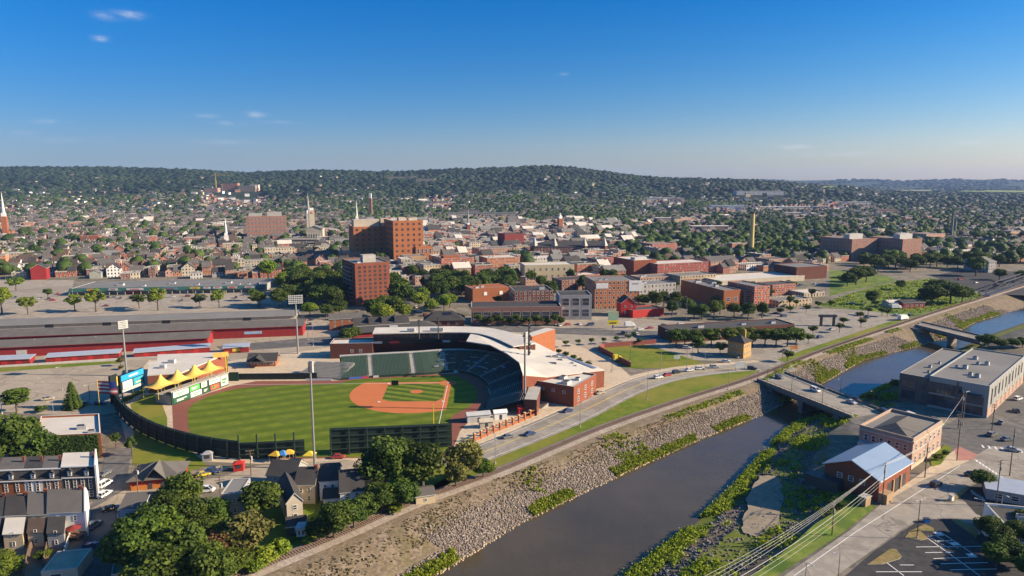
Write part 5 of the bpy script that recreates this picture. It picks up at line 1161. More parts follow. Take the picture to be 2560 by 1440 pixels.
# road bridge
M_BRIDGE = mat('bridge_concrete', (.20, .185, .165), .9, .35, .3)
def bridge(name, label, nl, nr, fr, fl_, th, piers, rail, group):
    P = [G(*nl), G(*nr), G(*fr), G(*fl_)]; o = P[0]
    r = thing(name, label, 'bridge', (o[0], o[1], 0), 0, group); Q = [(p[0] - o[0], p[1] - o[1]) for p in P]
    MB().prism(Q, -th, .25, 1, 0, base=True).build('deck', [M_ASPHL, M_BRIDGE], r)
    for (p, q, s) in ((Q[0], Q[1], 1), (Q[3], Q[2], -1)):
        d = Vector((q[0] - p[0], q[1] - p[1])); l = d.length; ang = math.atan2(d.y, d.x)
        MB().box(0, -.25 if s > 0 else -.25, .2, l, .25, 1.15).box(0, -.5, -.5, l, .5, .22).build('parapet', M_BRIDGE, r, (p[0], p[1], 0), ang)
        MB().box(0, .9 if s > 0 else -2.4, .25, l, 2.4 if s > 0 else -.9, .4).build('sidewalk', M_WALK, r, (p[0], p[1], 0), ang)
        if rail:
            mb = MB(); mb.box(0, -.05, 1.75, l, .05, 1.85)
            for k in range(int(l / 3)): mb.box(k * 3, -.05, 1.1, k * 3 + .1, .05, 1.8)
            mb.build('handrail', M_DARKMETAL, r, (p[0], p[1], 0), ang)
        mb = MB(); mb.box(0, .8 if s > 0 else -1.6, -th - .9, l, 1.6 if s > 0 else -.8, -th + .02); mb.build('girder', M_DARKMETAL, r, (p[0], p[1], 0), ang)
    for t in piers:
        a_ = (Q[0][0] + (Q[1][0] - Q[0][0]) * t, Q[0][1] + (Q[1][1] - Q[0][1]) * t); b_ = (Q[3][0] + (Q[2][0] - Q[3][0]) * t, Q[3][1] + (Q[2][1] - Q[3][1]) * t)
        d = Vector((b_[0] - a_[0], b_[1] - a_[1])); l = d.length; ang = math.atan2(d.y, d.x)
        MB().box(.3, -1.0, -9, l - .3, 1.0, -th - .5).box(-.3, -1.3, -th - 1.6, l + .3, 1.3, -th - .05).build('pier', M_BRIDGE, r, (a_[0], a_[1], 0), ang)
    return r, Q, o
br, BQ, BO = bridge('road_bridge', 'concrete road bridge carrying cars over the river', (1893, 952), (2130, 1046), (2212, 1032), (1962, 934), 1.2, (.16, .5, .86), True, 'bridges over the river')
for t in (0.02, .98):
    pass
bridge('footbridge', 'narrow far bridge over the river behind the modern building', (2288, 815), (2452, 856), (2470, 846), (2304, 807), 1.0, (.08, .55), False, 'bridges over the river')
ab = thing('bridge_abutment', 'dark stone abutment under the far bridge', 'abutment', G(2290, 818) + (0,), .6); MB().box(-2, -3, -9, 6, 7, -.4).build('wall', M_STONE, ab)
ab = thing('bridge_abutment', 'dark stone abutment at the left end of the road bridge', 'abutment', G(1897, 950) + (0,), .75); MB().box(-1, -1, -9, 9, 14, -.8).build('wall', M_CONC, ab)
structure('bridge_approach', gp((1855, 905), (1900, 922), (1893, 953), (1962, 936), (1995, 925), (1960, 905), (1930, 895)), .055, M_ASPHL)
structure('bridge_approach', gp((2120, 1045), (2130, 1058), (2280, 1098), (2400, 1110), (2440, 1085), (2330, 1060), (2212, 1030)), .055, M_ASPH)
# black truss railway bridge at the right edge
P0, P1 = G(2462, 742), G(2680, 665); o, a, L = frame2(P0, P1)
r = thing('railway_bridge', 'black steel truss railway bridge at the right edge', 'bridge', (o[0], o[1], 0), a, 'bridges over the river')
MB().box(0, -3, .2, L, 3, 1.0).build('deck', M_DARKMETAL, r)
for s_ in (-3, 3):
    mb = MB(); n = 9; mb.box(0, s_ - .3, 1.0, L, s_ + .3, 1.6); mb.box(L / n, s_ - .3, 8.2, L - L / n, s_ + .3, 8.9)
    for k in range(n):
        x0, x1 = L * k / n, L * (k + 1) / n; z0, z1 = (1.2, 8.5) if k % 2 == 0 else (8.5, 1.2); mb.bar((x0, s_, z0), (x1, s_, z1), .3, 0, 4)
        if 0 < k < n: mb.bar((x0, s_, 1.2), (x0, s_, 8.5), .22, 0, 4)
    mb.build('truss', M_DARKMETAL, r)
# yellow brick tower house
o, a, W = wline((1858, 897), (1890, 891)); W = 8.5
r = bld('crossing_house', 'small yellow brick house with chimney and dark pyramid roof at the crossing', 'house', o, a + .25, W, 9, 8.4, brickmat('yellow_brick', (.50, .30, .11)), M_RDARK, 'hip', rh=3, e=.9, wins=[('F', 3, 2, 1, 1.7, .6, W - .6, .6, 8), ('L', 3, 2, 1, 1.7, .6, 8.4, .6, 8)])
MB().box(W - 1.2, 3, 0, W - .3, 4.2, 14).build('chimney', mat('yellow_brick_chimney', (.50, .29, .10)), r)
# dark low station building with trees in front
o, a, W = wline((1680, 858), (1985, 838))
r = bld('station_hall', 'long low dark roofed brick building behind a row of trees', 'hall', o, a, W, 18, 6.5, M_BRICKD, M_TAR, par=.5, cop=M_DARKMETAL, wins=[('F', 14, 1, 2.6, 2.6, 2, W - 2, 1.5, 5.2, 2)], units=((20, 6, 4, 3, 1.4), (50, 7, 3, 2, 1), (70, 6, 3, 3, 1.2)))
# billboard
x, y = G(1533, 822); zt, zb_ = zat(x, y, 779), zat(x, y, 812); W = 27 / FPX * y
r = thing('billboard', 'colourful billboard with teal picture above a yellow panel', 'billboard', (x, y, 0), .1)
MB().box(-W / 2, 0, zb_ + (zt - zb_) * .36, W / 2, .6, zt).build('picture_panel', mat('teal_orange_print', (.12, .50, .45), .6, .3, .35, 1.2, col2=(.60, .38, .10)), r)
MB().box(-W / 2, 0, zb_, W / 2, .6, zb_ + (zt - zb_) * .33).build('text_panel', mat('bright_yellow_print', (.78, .62, .02), .6, .1), r)
MB().box(-W * .35, -.06, zb_ + .8, W * .3, 0, zb_ + 1.6).build('print', M_DARKMETAL, r)
MB().cyl(0, .8, 0, zt, .4).build('post', M_DARKMETAL, r)
# signs
for (px, py, top, w_, c, lab) in ((1850, 926, 905, 5, (.72, .71, .68), 'white double roadside sign beside the grass verge at the intersection'), (1692, 902, 889, 3.4, (.66, .65, .60), 'pale sign board on the fenced corner lawn'), (1985, 878, 864, 4, (.70, .26, .07), 'orange banner sign beside the railway near the bridge')):
    x, y = G(px, py); z = zat(x, y, top); r = thing('sign', lab, 'sign', (x, y, 0), .1)
    MB().box(-w_ / 2, -.1, z * .35, w_ / 2, .1, z).build('board', mat('sign_%d' % px, c), r)
    for s_ in (-w_ / 2 + .3, w_ / 2 - .3): MB().box(s_ - .1, -.05, 0, s_ + .1, .05, z * .36).build('post', M_DARKMETAL, r)
x, y = G(2335, 992); r = thing('billboard', 'angled billboard with a red poster on the river bank', 'billboard', (x, y, 0), .95); MB().box(-5, 0, 2.5, 5, .5, 6.4).build('panel', M_UNIT, r); MB().box(-4, -.08, 3, 4, 0, 5.8).build('poster', mat('red_poster', (.35, .06, .05), .6, .4, .8), r)
for s_ in (-4, 0, 4): MB().box(s_ - .15, .1, 0, s_ + .15, .4, 2.6).build('post', M_DARKMETAL, r)
# red lawn wall round the corner lawn
fl = gp((1640, 859), (1510, 869), (1497, 876), (1576, 918)); r = thing('lawn_wall', 'dull red wall round two sides of the corner lawn', 'wall', fl[0] + (0,)); L0 = [(q[0] - fl[0][0], q[1] - fl[0][1]) for q in fl]
mb = MB(); e0, e1 = offset_line(L0, .2), offset_line(L0, -.2); strip(mb, e1, e1, 2.6, 0); strip(mb, e0, e0, 0, 2.6); strip(mb, e0, e1, 2.6, 2.6); mb.build('wall', mat('dull_red_panel', (.24, .07, .06)), r)
# gateway frame, sheds by the meadow
x, y = G(2068, 815); z = zat(x, y, 787); r = thing('gateway', 'dark timber gateway frame in the plaza between the lamp posts', 'gateway', (x, y, 0), 0); w_ = 32 / FPX * y
for s_ in (-w_ / 2, w_ / 2): MB().box(s_ - .5, -1, 0, s_ + .5, 1, z).build('post', M_DARKMETAL, r)
MB().box(-w_ / 2 - 1.5, -1.2, z - 1.4, w_ / 2 + 1.5, 1.2, z).build('beam', M_DARKMETAL, r)
o, a, W = wline((2258, 772), (2312, 770)); bld('red_depot', 'low maroon depot building in front of the bright meadow', 'depot', o, a, W, 9, 4.2, M_RED, M_RDARK, 'gable', rh=1.6, wins=[('F', 4, 1, 2, 1.8, 1, W - 1, .8, 3.2)])
o, a, W = wline((2222, 770), (2256, 769)); bld('pale_depot', 'pale green and white depot shed left of the maroon one', 'depot', o, a, W, 8, 4, mat('pale_green_siding', (.42, .48, .42)), M_RWHITE, 'gable', rh=1.2, wins=[('F', 3, 1, 2, 2, 1, W - 1, .6, 3)])
# lower right corner structures
o, a, W = frame2(G(2468, 1222, 3.2), G(2700, 1262, 3.2)); r = bld('canopy_building', 'low building with a long pale metal canopy at the right edge', 'shop', o, a, W, 9, 3.2, M_GREYW, M_ROOFBLUE, 'shed', rh=.6, wins=[('F', 5, 1, 2, 1.6, 1, W - 1, .6, 2.6)])
o, a, W = frame2(G(2440, 1180, 4), G(2720, 1240, 4)); 
x, y = G(2378, 1252); r = thing('gate_pillar', 'white entrance pillar at the tip of the grassy kerb', 'pillar', (x, y, 0), .4); MB().box(-.5, -.5, 0, .5, .5, 1.6).build('shaft', M_WHITE, r); MB().box(-.65, -.65, 1.6, .65, .65, 1.85).build('cap', M_CONC, r)
structure('kerb_strip', gp((2362, 1256), (2384, 1256), (2425, 1222), (2412, 1220)), .2, M_DRY)
x, y = G(2316, 1306); r = thing('bin', 'bright blue bin at the edge of the car park island', 'bin', (x, y, 0)); MB().box(-.7, -.5, 0, .7, .5, 1.1).build('body', mat('bin_blue', (.03, .2, .5), .5), r); MB().box(-.75, -.55, 1.1, .75, .55, 1.25).build('lid', M_DARKMETAL, r)
x, y = G(2170, 1262); r = thing('transformer_hut', 'small beige utility hut between power pole and lawn', 'hut', (x - 1, y, 0), .6); MB().box(-1.4, -1, 0, 1.4, 1, 2.6).build('body', M_BRICKT, r); MB().box(-1.6, -1.2, 2.6, 1.6, 1.2, 2.8).build('roof', M_CONC, r)
p = G(2500, 1330); r = bld('car_park_shop', 'dark roofed shop with white side behind the dark trees at the right edge', 'shop', G(2505, 1355), -.25, 22, 12, 4.4, M_WHITE, M_TAR, wins=[('F', 4, 1, 2, 1.8, 1, 20, 1, 3.6)], units=((5, 4, 3, 2, 1.2),))
# ================================================================ downtown
TH = math.radians(22)
def fth(name, label, x0, x1, top, base, D, wall, roof, style='flat', th=None, cat='building', wins=(), nwin=None, **kw):
    """front from near corner column x0 to column x1, roof edge row and ground row read off the photo"""
    t = TH if th is None else math.radians(th); o = G(x0, base); h = zat(o[0], o[1], top)
    lo, hi = .5, 400.0
    for _ in range(40):
        m_ = (lo + hi) / 2
        if PX(o[0] + math.cos(t) * m_, o[1] + math.sin(t) * m_, h)[0] < x1: lo = m_
        else: hi = m_
    W = lo; h -= kw.get('par', .7) if style == 'flat' else 0
    if nwin:    # (cols, rows, w, h[, left cols])
        nc, nr, w_, h_ = nwin[:4]; wins = list(wins) + [('F', nc, nr, w_, h_, .8, W - .8, 1.0, h - .2)]
        if len(nwin) > 4: wins.append(('L', nwin[4], nr, w_, h_, .8, D - .8, 1.0, h - .2))
    return bld(name, label, cat, o, t, W, D, h, wall, roof, style, wins=wins, **kw)
WWB = wallwin('brick_red_windows', (.36, .09, .05)); WWO = wallwin('brick_orange_windows', (.46, .16, .065)); WWD = wallwin('brick_dark_windows', (.20, .07, .05)); WWC = wallwin('cream_windows', (.52, .45, .33), (.5, .45, .36)); WWW = wallwin('white_windows', (.74, .71, .66), (.55, .53, .5))
WWG = wallwin('grey_windows', (.30, .29, .28), (.45, .44, .42)); WWP = wallwin('pink_windows', (.46, .24, .17)); WWT = wallwin('tan_windows', (.40, .31, .21), (.5, .42, .3)); WWX = wallwin('bright_red_windows', (.42, .04, .035), (.6, .56, .5))
# tall stepped hotel: two wings, recess between them
HB = brickmat('hotel_brick', (.42, .155, .065))
fth('hotel', 'tall stepped orange brick hotel, the recessed left half with a pale penthouse', 886, 990, 567, 657, 36, HB, M_RWHITE, th=22, cat='hotel', nwin=(7, 7, 2.6, 2.6), units=((2, 8, 30, 16, 8.5), (34, 10, 10, 10, 9.5)), cop=M_BEIGE, frame=M_BRICKD)
fth('hotel', 'tall orange brick hotel wing standing forward on the right with square windows', 985, 1057, 552, 664, 50, HB, M_RWHITE, th=22, cat='hotel', nwin=(5, 8, 2.4, 2.6, 8), units=((8, 6, 8, 10, 4), (20, 8, 10, 10, 3)), cop=M_BEIGE, frame=M_BRICKD)
fth('hotel_annex', 'low orange brick annex with tall bays at the foot of the tall hotel', 1040, 1082, 616, 662, 22, HB, M_RGREY, th=22, cat='annex', nwin=(4, 2, 2.6, 5), frame=M_WHITE)
fth('office_block', 'six storey pinkish red office block with rows of pale framed windows', 618, 715, 541, 604, 30, M_BRICKP, M_RGREY, th=18, cat='office building', nwin=(11, 6, 3.2, 2.6), units=((4, 6, 20, 12, 5), (32, 6, 22, 12, 7)), cop=M_CONC, frame=M_WHITE)
g = fth('parking_garage', 'white open deck parking garage below the columned courthouse', 700, 796, 600, 624, 40, M_DARKMETAL, M_CONC, th=6, cat='parking garage', cop=M_BEIGE)
for k in range(4): MB().box(-.3, -.5, 1.2 + 4 * k, 52, -.02, 3.2 + 4 * k).build('parapet_band', M_BEIGE, g)
c = fth('courthouse', 'pale columned courthouse with a pediment beyond the deck garage', 766, 806, 572, 604, 24, M_BEIGE, M_RGREY, 'gable', th=8, cat='courthouse', axis='y', rh=4.5, e=1.0)
for k in range(6): MB().cyl(2 + 3.9 * k, -1.2, 0, 14, .7, .6, 8).build('column', M_CONC, c)
FT = [('low_block', 'long beige block with small windows left of the deck garage', 662, 736, 621, 642, 18, WWC, M_RGREY), ('low_block', 'long cream block with two rows of small windows beside the tall hotel', 764, 858, 619, 640, 16, WWC, M_RGREY), ('low_block', 'stepped brick block in front of the tall hotel', 853, 902, 631, 660, 20, WWO, M_RGREY), ('low_block', 'orange brick block joined to the foot of the tall hotel', 888, 934, 620, 652, 16, WWO, M_RGREY),
 ('tan_block', 'sandy modern block with a long canopy right of the tall hotel', 1012, 1066, 641, 672, 22, M_BRICKT, M_RGREY), ('brown_block', 'brown modern block with a glazed stair tower', 1104, 1186, 646, 690, 26, WWB, M_RGREY), ('brick_store', 'long brick store with a pale roof behind the brown modern block', 1198, 1292, 622, 655, 26, WWP, M_RGREY), ('brick_store', 'orange brick store with arched front left of the cream block', 1218, 1300, 645, 680, 26, WWO, M_RWHITE),
 ('windowless_block', 'plain maroon cube without windows above the downtown roofs', 1262, 1310, 585, 628, 28, brickmat('maroon_brick', (.26, .06, .055)), M_RDARK), ('cream_block', 'cream rendered block with two rows of dark windows', 1312, 1436, 663, 704, 24, M_CREAM, M_RWHITE), ('white_block', 'white flat block with a dark window strip behind the cream block', 1330, 1405, 645, 668, 20, WWW, M_RWHITE), ('red_school', 'bright red brick school with a central gable', 1478, 1538, 645, 668, 18, wallwin('school_red', (.40, .07, .05)), M_RGREY),
 ('red_mill', 'plain red brick end of the long mill with a white roof', 1584, 1642, 651, 690, 40, M_BRICK, M_RWHITE), ('red_mill', 'long red brick mill with rows of small pale windows', 1643, 1772, 660, 692, 26, wallwin('mill_red', (.33, .06, .045), (.55, .4, .35)), M_RWHITE), ('mill_house', 'brick mill house with a big grey gabled roof right of the red mill', 1776, 1846, 654, 680, 24, WWP, M_RMID), ('warehouse', 'long white low warehouse right of the gabled mill house', 1866, 1960, 662, 676, 18, WWW, M_RGREY),
 ('brick_hall', 'brick hall with two white dormers in front of dark trees', 1182, 1282, 722, 758, 20, M_BRICKO, M_BRICKO), ('dark_factory', 'tall dark brick factory with large windows and a black roof', 1286, 1384, 728, 776, 26, WWD, M_RDARK), ('glass_block', 'grey glazed block with tall bright windows beside the street', 1398, 1480, 738, 800, 20, M_GREYW, M_RDARK), ('bay_block', 'long low brick block with big square bay windows along the street', 1178, 1404, 768, 812, 22, M_BRICKP, M_RDARK),
 ('sign_block', 'orange brick block carrying two white panels near its roof', 1486, 1594, 703, 772, 30, WWO, M_RGREY), ('grey_block', 'pale grey block with small dark windows right of the orange block', 1598, 1690, 712, 756, 20, WWG, M_RGREY), ('dark_block', 'bright orange end of the dark block facing the river', 1808, 1852, 726, 772, 60, M_BRICKO, M_RGREY), ('brick_tower_block', 'dark red brick block with tall window bays right of the orange end', 1884, 1926, 716, 770, 30, WWB, M_RGREY),
 ('brick_annex', 'narrow dark red block between the orange end and the tall bays', 1858, 1882, 724, 768, 24, WWD, M_RGREY), ('white_shed', 'very long low white roofed market shed beyond the orange end', 1800, 2012, 702, 716, 34, M_BEIGE, M_RWHITE), ('dark_brick_hall', 'dark brick hall with a pale annex left of the upper meadow', 1990, 2068, 668, 700, 30, M_BRICKD, M_RGREY), ('red_house', 'bright red painted house with a steep gable by the billboard', 1552, 1590, 758, 792, 12, M_REDB, M_RDARK), ('red_house', 'low bright red shop beside the steep red house', 1582, 1660, 776, 795, 14, M_REDB, M_TAR),
 ('pink_block', 'five storey pinkish block with a dark left side, left of the twin', 2127, 2195, 598, 652, 48, M_BRICKP, M_RGREY), ('pink_block', 'five storey pinkish block with white balconies, right of the twin', 2253, 2306, 598, 655, 46, M_BRICKP, M_RGREY), ('pink_hall', 'pinkish brick hall behind the right pink block', 2314, 2364, 585, 612, 26, WWP, M_RGREY), ('brick_row', 'low pink brick row in front of the dark sided block', 2008, 2046, 626, 640, 18, WWP, M_RGREY), ('brick_row', 'brick row with grey roof left of the dark brick hall', 1922, 1975, 648, 668, 22, WWP, M_RMID),
 ('long_store', 'long pale store with white roof near the truss bridge', 2352, 2480, 633, 650, 22, WWW, M_RWHITE), ('brick_store', 'small pink brick store with white front among right hand trees', 2390, 2440, 620, 634, 18, WWP, M_RGREY), ('plant', 'blue grey depot with slanting roof near the dark river bend', 2470, 2492, 655, 682, 26, WWG, M_RGREY), ('white_hall', 'white roofed hall above the trees left of the smokestack', 1700, 1736, 602, 616, 20, WWW, M_RWHITE), ('brick_flats', 'brick flats half hidden by trees left of the smokestack', 1630, 1692, 610, 640, 26, WWB, M_RGREY),
 ('school', 'long red brick school on the wooded slope at the upper left', 86, 146, 494, 510, 30, wallwin('school_brick', (.36, .15, .12)), M_RMID), ('school', 'low dark red brick works below the school on the slope', 96, 172, 518, 531, 26, WWB, M_RGREY), ('brick_chapel', 'square red brick chapel with a tower among white houses', 202, 245, 590, 615, 20, M_BRICK, M_RGREY), ('barn', 'maroon wooden barn with a gabled front left of the strip mall', 78, 114, 672, 700, 14, M_RED, M_RDARK), ('house', 'pale pink house with a grey roof above the strip mall', 324, 358, 677, 692, 14, WWP, M_RMID), ('shed', 'grey green garage shed above the strip mall', 224, 252, 683, 697, 12, mat('grey_green', (.32, .34, .29)), M_RGREY),
 ('tan_store', 'tan stucco store with a blank wall left of the apartment tower', 758, 806, 673, 700, 22, M_BRICKT, M_BRICKT), ('brick_store', 'square brick store with white front above the tan store', 800, 828, 655, 676, 18, M_BRICKB if False else WWB, M_RWHITE), ('dark_store', 'black roofed store with a dark front behind the grey glazed block', 1404, 1482, 700, 728, 20, WWD, M_RDARK), ('brick_store', 'red brick store with white parapet right of the cream block', 1440, 1500, 688, 708, 16, WWB, M_RWHITE), ('low_block', 'low brick works between the red mill and the grey block', 1600, 1690, 694, 712, 18, WWP, M_RGREY), ('brown_works', 'brown brick works with a grey roof above the long dark block', 1700, 1790, 690, 712, 22, WWT, M_RGREY), ('brick_row', 'dark brick row beside the tall bays and the white shed', 1930, 1990, 712, 740, 18, WWB, M_TAR), ('low_store', 'low white roofed store at the plaza edge by the meadow path', 2010, 2062, 732, 744, 16, WWC, M_RWHITE), ('low_store', 'low grey roofed workshop left of the lower meadow', 1946, 2030, 752, 768, 16, WWT, M_RGREY),
 ('store', 'long low brown roofed market row right of downtown', 1640, 1760, 668, 676, 14, WWD, M_RWHITE)]
GAB = {'mill_house', 'barn', 'house', 'shed', 'plant'}
HERO = {}
for row in FT:
    nm, lab, x0, x1, tp, bs, D, wl, rf = row; kw = {}
    th = 22
    if 'twin' in lab: kw = dict(nwin=(7 if 'left of' in lab else 5, 5, 1.9, 2.0, 9), units=((2, 6, 12, 9, 6), (16, 10, 12, 10, 6)), frame=M_FRAME)
    if nm == 'cream_block': kw = dict(nwin=(8, 2, 1.6, 2.6)); th = 10
    if nm == 'red_mill' and 'plain' in lab: kw = dict(units=((6, 8, 14, 8, 2.5),))
    if nm == 'bay_block': kw = dict(nwin=(9, 1, 5.2, 5.2)); th = 3
    if nm == 'glass_block': kw = dict(nwin=(3, 2, 5, 5.2)); th = 3
    if nm == 'dark_block': kw = dict(nwin=(2, 1, 3, 3), units=((6, 20, 3, 3, 1.5), (12, 34, 4, 3, 1.5), (4, 44, 5, 3, 1.5))); th = 17
    if nm == 'dark_factory': kw = dict(units=((20, 8, 4, 3, 2),)); th = 9
    if nm == 'sign_block': th = 8
    if nm in ('brown_block', 'sign_block', 'grey_block', 'brick_store', 'brick_hall', 'low_block', 'white_block'): kw.setdefault('units', ((4, 5, 3, 2.4, 1.4), (10, 9, 2.4, 2, 1.2)))
    if nm in GAB: kw = dict(rh=4 if nm != 'shed' else 2, axis='x' if nm in ('mill_house', 'house', 'plant') else 'y')
    if lab.startswith('bright red painted'): kw = dict(rh=4, axis='y', style='gable', nwin=(2, 2, 1.1, 1.8)); th = 6
    st = kw.pop('style', 'gable' if nm in GAB else 'flat')
    uv = (3.2, 3.4) if wl.name.endswith('windows') or wl.name in ('mill_red', 'school_red', 'school_brick') else None
    HERO[lab] = fth(nm, lab, x0, x1, tp, bs, D, wl, rf, st, th=th, uv=uv, cat=nm.replace('_', ' '), **kw)
r = HERO['orange brick block carrying two white panels near its roof']
MB().box(1, -.25, 15, 10, -.02, 19).build('white_panel', M_WHITE, r); p_ = MB().box(26, -.25, 12.5, 36, -.02, 20.5).build('white_panel', M_WHITE, r); MB().box(28.5, -.3, 17.6, 33, -.25, 18.6).build('print', M_GREYW, p_)
r = HERO['brick hall with two white dormers in front of dark trees']
for u in (9, 22): MB().box(u, -.3, 5.5, u + 2.6, 1.5, 8.2).build('dormer', M_WHITE, r)
r = HERO['brown modern block with a glazed stair tower']; MB().box(22, -3, 0, 28, -.02, 15).build('stair_tower', M_BRICKP, r); MB().box(23, -3.1, 1, 27, -3, 13.5).build('glazing', M_GLASS, r); MB().box(3, 2, 14.5, 20, 12, 19.5).build('upper_storey', M_BRICKO, r)
r = HERO['bright orange end of the dark block facing the river']
# turreted market
o = G(1330, 642); r = fth('turreted_market', 'dark roofed market hall with four pale pointed turrets', 1335, 1545, 618, 646, 40, WWD, M_RDARK, 'hip', th=6, cat='market hall', rh=6, uv=(4, 4))
for k, px in enumerate((1337, 1387, 1462, 1512)):
    x, y = G(px, 645); mb = MB(); mb.cyl(0, 0, 0, 15, 3.6, 3.6, 4); mb.build('turret', M_BRICKD, r, (0, 0, 0)); t_ = SC.objects[-1] if False else None
    tb = [o_ for o_ in COL.objects if o_.parent == r and o_.name.startswith('turret')][-1]
    d = Vector((x - r.location.x, y - r.location.y, 0)); d.rotate(Matrix.Rotation(-r.rotation_euler.z, 3, 'Z')); tb.location = (d.x, d.y + 3, 0)
    MB().cyl(0, 0, 15, 26, 4.4, 0.1, 4, cap=False).build('turret_roof', M_CONC, r, (d.x, d.y + 3, 0))
# churches and towers
def steeple(name, label, px, base, top, w, spire, m_tower, m_spire, belfry=None, body=None, cat='church', y=None):
    x, y = G(px, base) if y is None else (DEP(px, y), y); z = zat(x, y, top); z0 = HT(x, y)
    r = thing(name, label, cat, (x, y, z0), TH); z -= z0; ht = z * (1 - spire)
    MB().box(-w / 2, -w / 2, -3, w / 2, w / 2, ht).box(-w / 2 - .3, -w / 2 - .3, ht - .8, w / 2 + .3, w / 2 + .3, ht).build('tower', m_tower, r)
    b0 = ht
    if belfry: MB().box(-w * .38, -w * .38, ht, w * .38, w * .38, ht + belfry).build('belfry', M_WHITE, r); b0 = ht + belfry
    MB().cyl(0, 0, b0, z, w * .33, .1, 8, cap=False).build('spire', m_spire, r)
    if body:
        bw, bd, bh, rf, wl = body; m = MB(); m.box(-bw / 2, w / 2 + .05, -2, bw / 2, bd, bh, skip='tb'); m.face([(-bw / 2, w / 2 + .05, bh), (bw / 2, w / 2 + .05, bh), (0, w / 2 + .05, bh + bw * .45)]); m.build('nave', wl, r)
        g = MB(); g.gable(bw, bd, bh, bw * .45, .5, 'y', .3); g.build('roof', [rf, rf], r, (-bw / 2, w / 2 + .1, 0))
    return r
M_SLATE = mat('pale_slate', (.36, .37, .38))
steeple('church', 'brick church tower with a tall white needle spire at the left edge', 15, 592, 478, 8, .55, M_BRICKO, M_WHITE, 6, (16, 30, 10, M_RMID, M_BRICKO))
steeple('church', 'small church with a slender white spire above the left house rows', 567, 618, 542, 6, .62, M_WHITE, M_WHITE, 4, (12, 22, 7, M_RMID, M_WHITE))
steeple('church', 'church with a grey spire beyond the domed courthouse tower', 773, 585, 482, 8, .5, M_CONC, M_SLATE, 6)
d = steeple('domed_tower', 'courthouse tower with an orange dome beside the grey spire', 781, 592, 518, 9, .1, M_BEIGE, M_BRICKO, 4, cat='tower')
bs = MB(); 
for i in range(5):
    t0, t1 = i / 5 * PI / 2, (i + 1) / 5 * PI / 2; bs.cyl(0, 0, 5.5 * math.sin(t0), 5.5 * math.sin(t1), 5.5 * math.cos(t0), max(.05, 5.5 * math.cos(t1)), 12, cap=False)
bs.build('dome', mat('copper_orange', (.45, .15, .06)), d, (0, 0, zat(d.location.x, d.location.y, 533) - d.location.z))
steeple('church', 'white pencil spire behind the tall hotel', 893, 575, 498, 6, .6, M_WHITE, M_WHITE, 4)
steeple('church', 'white church spire on the wooded slope left of the brick tower', 747, 520, 474, 8, .6, M_WHITE, M_WHITE, 6)
steeple('church', 'thin grey spire over the roofs right of the tall hotel', 1171, 590, 518, 6, .6, M_BRICK, M_SLATE, 3, (14, 24, 9, M_RBROWN, WWT))
steeple('church', 'orange brick church with a square tower and white tip', 1400, 584, 532, 8, .28, M_BRICKO, M_WHITE, 5, (18, 30, 8, M_RDARK, M_BRICKO))
x, y = G(927, 545); z = zat(x, y, 483); r = thing('water_tower', 'square brick standpipe tower with a white top on the slope', 'tower', (x, y, 0)); MB().box(-4, -4, 0, 4, 4, z * .8).build('shaft', M_BRICKP, r); MB().box(-3.2, -3.2, z * .8, 3.2, 3.2, z).build('top', M_WHITE, r)
x, y = G(1877, 636); z = zat(x, y, 530); r = thing('smokestack', 'tall pale yellow brick smokestack rising above the trees', 'chimney', (x, y, 0)); MB().cyl(0, 0, 0, z, 3.4, 2.5, 14).build('shaft', mat('yellow_stack_brick', (.55, .42, .17), .9, .15, .05)); s_ = COL.objects[-1]; s_.parent = r; MB().cyl(0, 0, z - 2, z + .2, 2.8, 2.8, 14).build('rim', M_RBROWN, r); MB().cyl(0, 0, 0, 3, 4.4, 4.2, 14).build('base', M_BRICK, r)
for px, b_, tp, lab in ((2377, 600, 535, 'pair of grey smokestacks beyond the twin pink blocks, thicker one'), (2385, 598, 548, 'thin pale stack beside the thicker grey smokestack')):
    x, y = G(px, b_); z = zat(x, y, tp); r = thing('smokestack', lab.replace('pair of grey smokestacks', 'thicker grey smokestack').replace(', thicker one', ''), 'chimney', (x, y, 0)); MB().cyl(0, 0, 0, z, 2.4, 1.8, 8).build('shaft', M_RGREY, r); MB().cyl(0, 0, z - 1.5, z + .2, 2.1, 2.1, 8).build('rim', M_DARKMETAL, r)
CLEAR = []
# hillside hospital and crane
HY = 2350.0
def far_block(name, lab, x0, x1, tp, bs_, D, wl, rf, y, cat):
    xm = (x0 + x1) / 2
    for k_ in range(700, 3700, 10):
        y = float(k_)
        if PX(DEP(xm, y), y, HT(DEP(xm, y), y))[1] <= bs_: break
    X0, X1 = DEP(x0, y), DEP(x1, y); z1, z0 = zat((X0 + X1) / 2, y, tp), min(zat((X0 + X1) / 2, y, bs_), HT((X0 + X1) / 2, y) - 1)
    if cat in ('warehouse', 'factory', 'store', 'clinic', 'hall', 'school'): CLEAR.append((x0 - 6, x1 + 6, y - 130, y + 45))
    if cat == 'hospital': CLEAR.append((x0 - 8, x1 + 8, y - 330, y + 20))
    r = thing(name, lab, cat, (X0, y, z0), .05); FOOT.append((X0, y, .05, X1 - X0, D))
    MB().box(0, 0, 0, X1 - X0, D, z1 - z0, skip='tb').build('wall', wl, r, uv=(5, 4.5)); MB().box(-.3, -.3, z1 - z0, X1 - X0 + .3, D + .3, z1 - z0 + .6).build('roof', rf, r)
HOSP = []
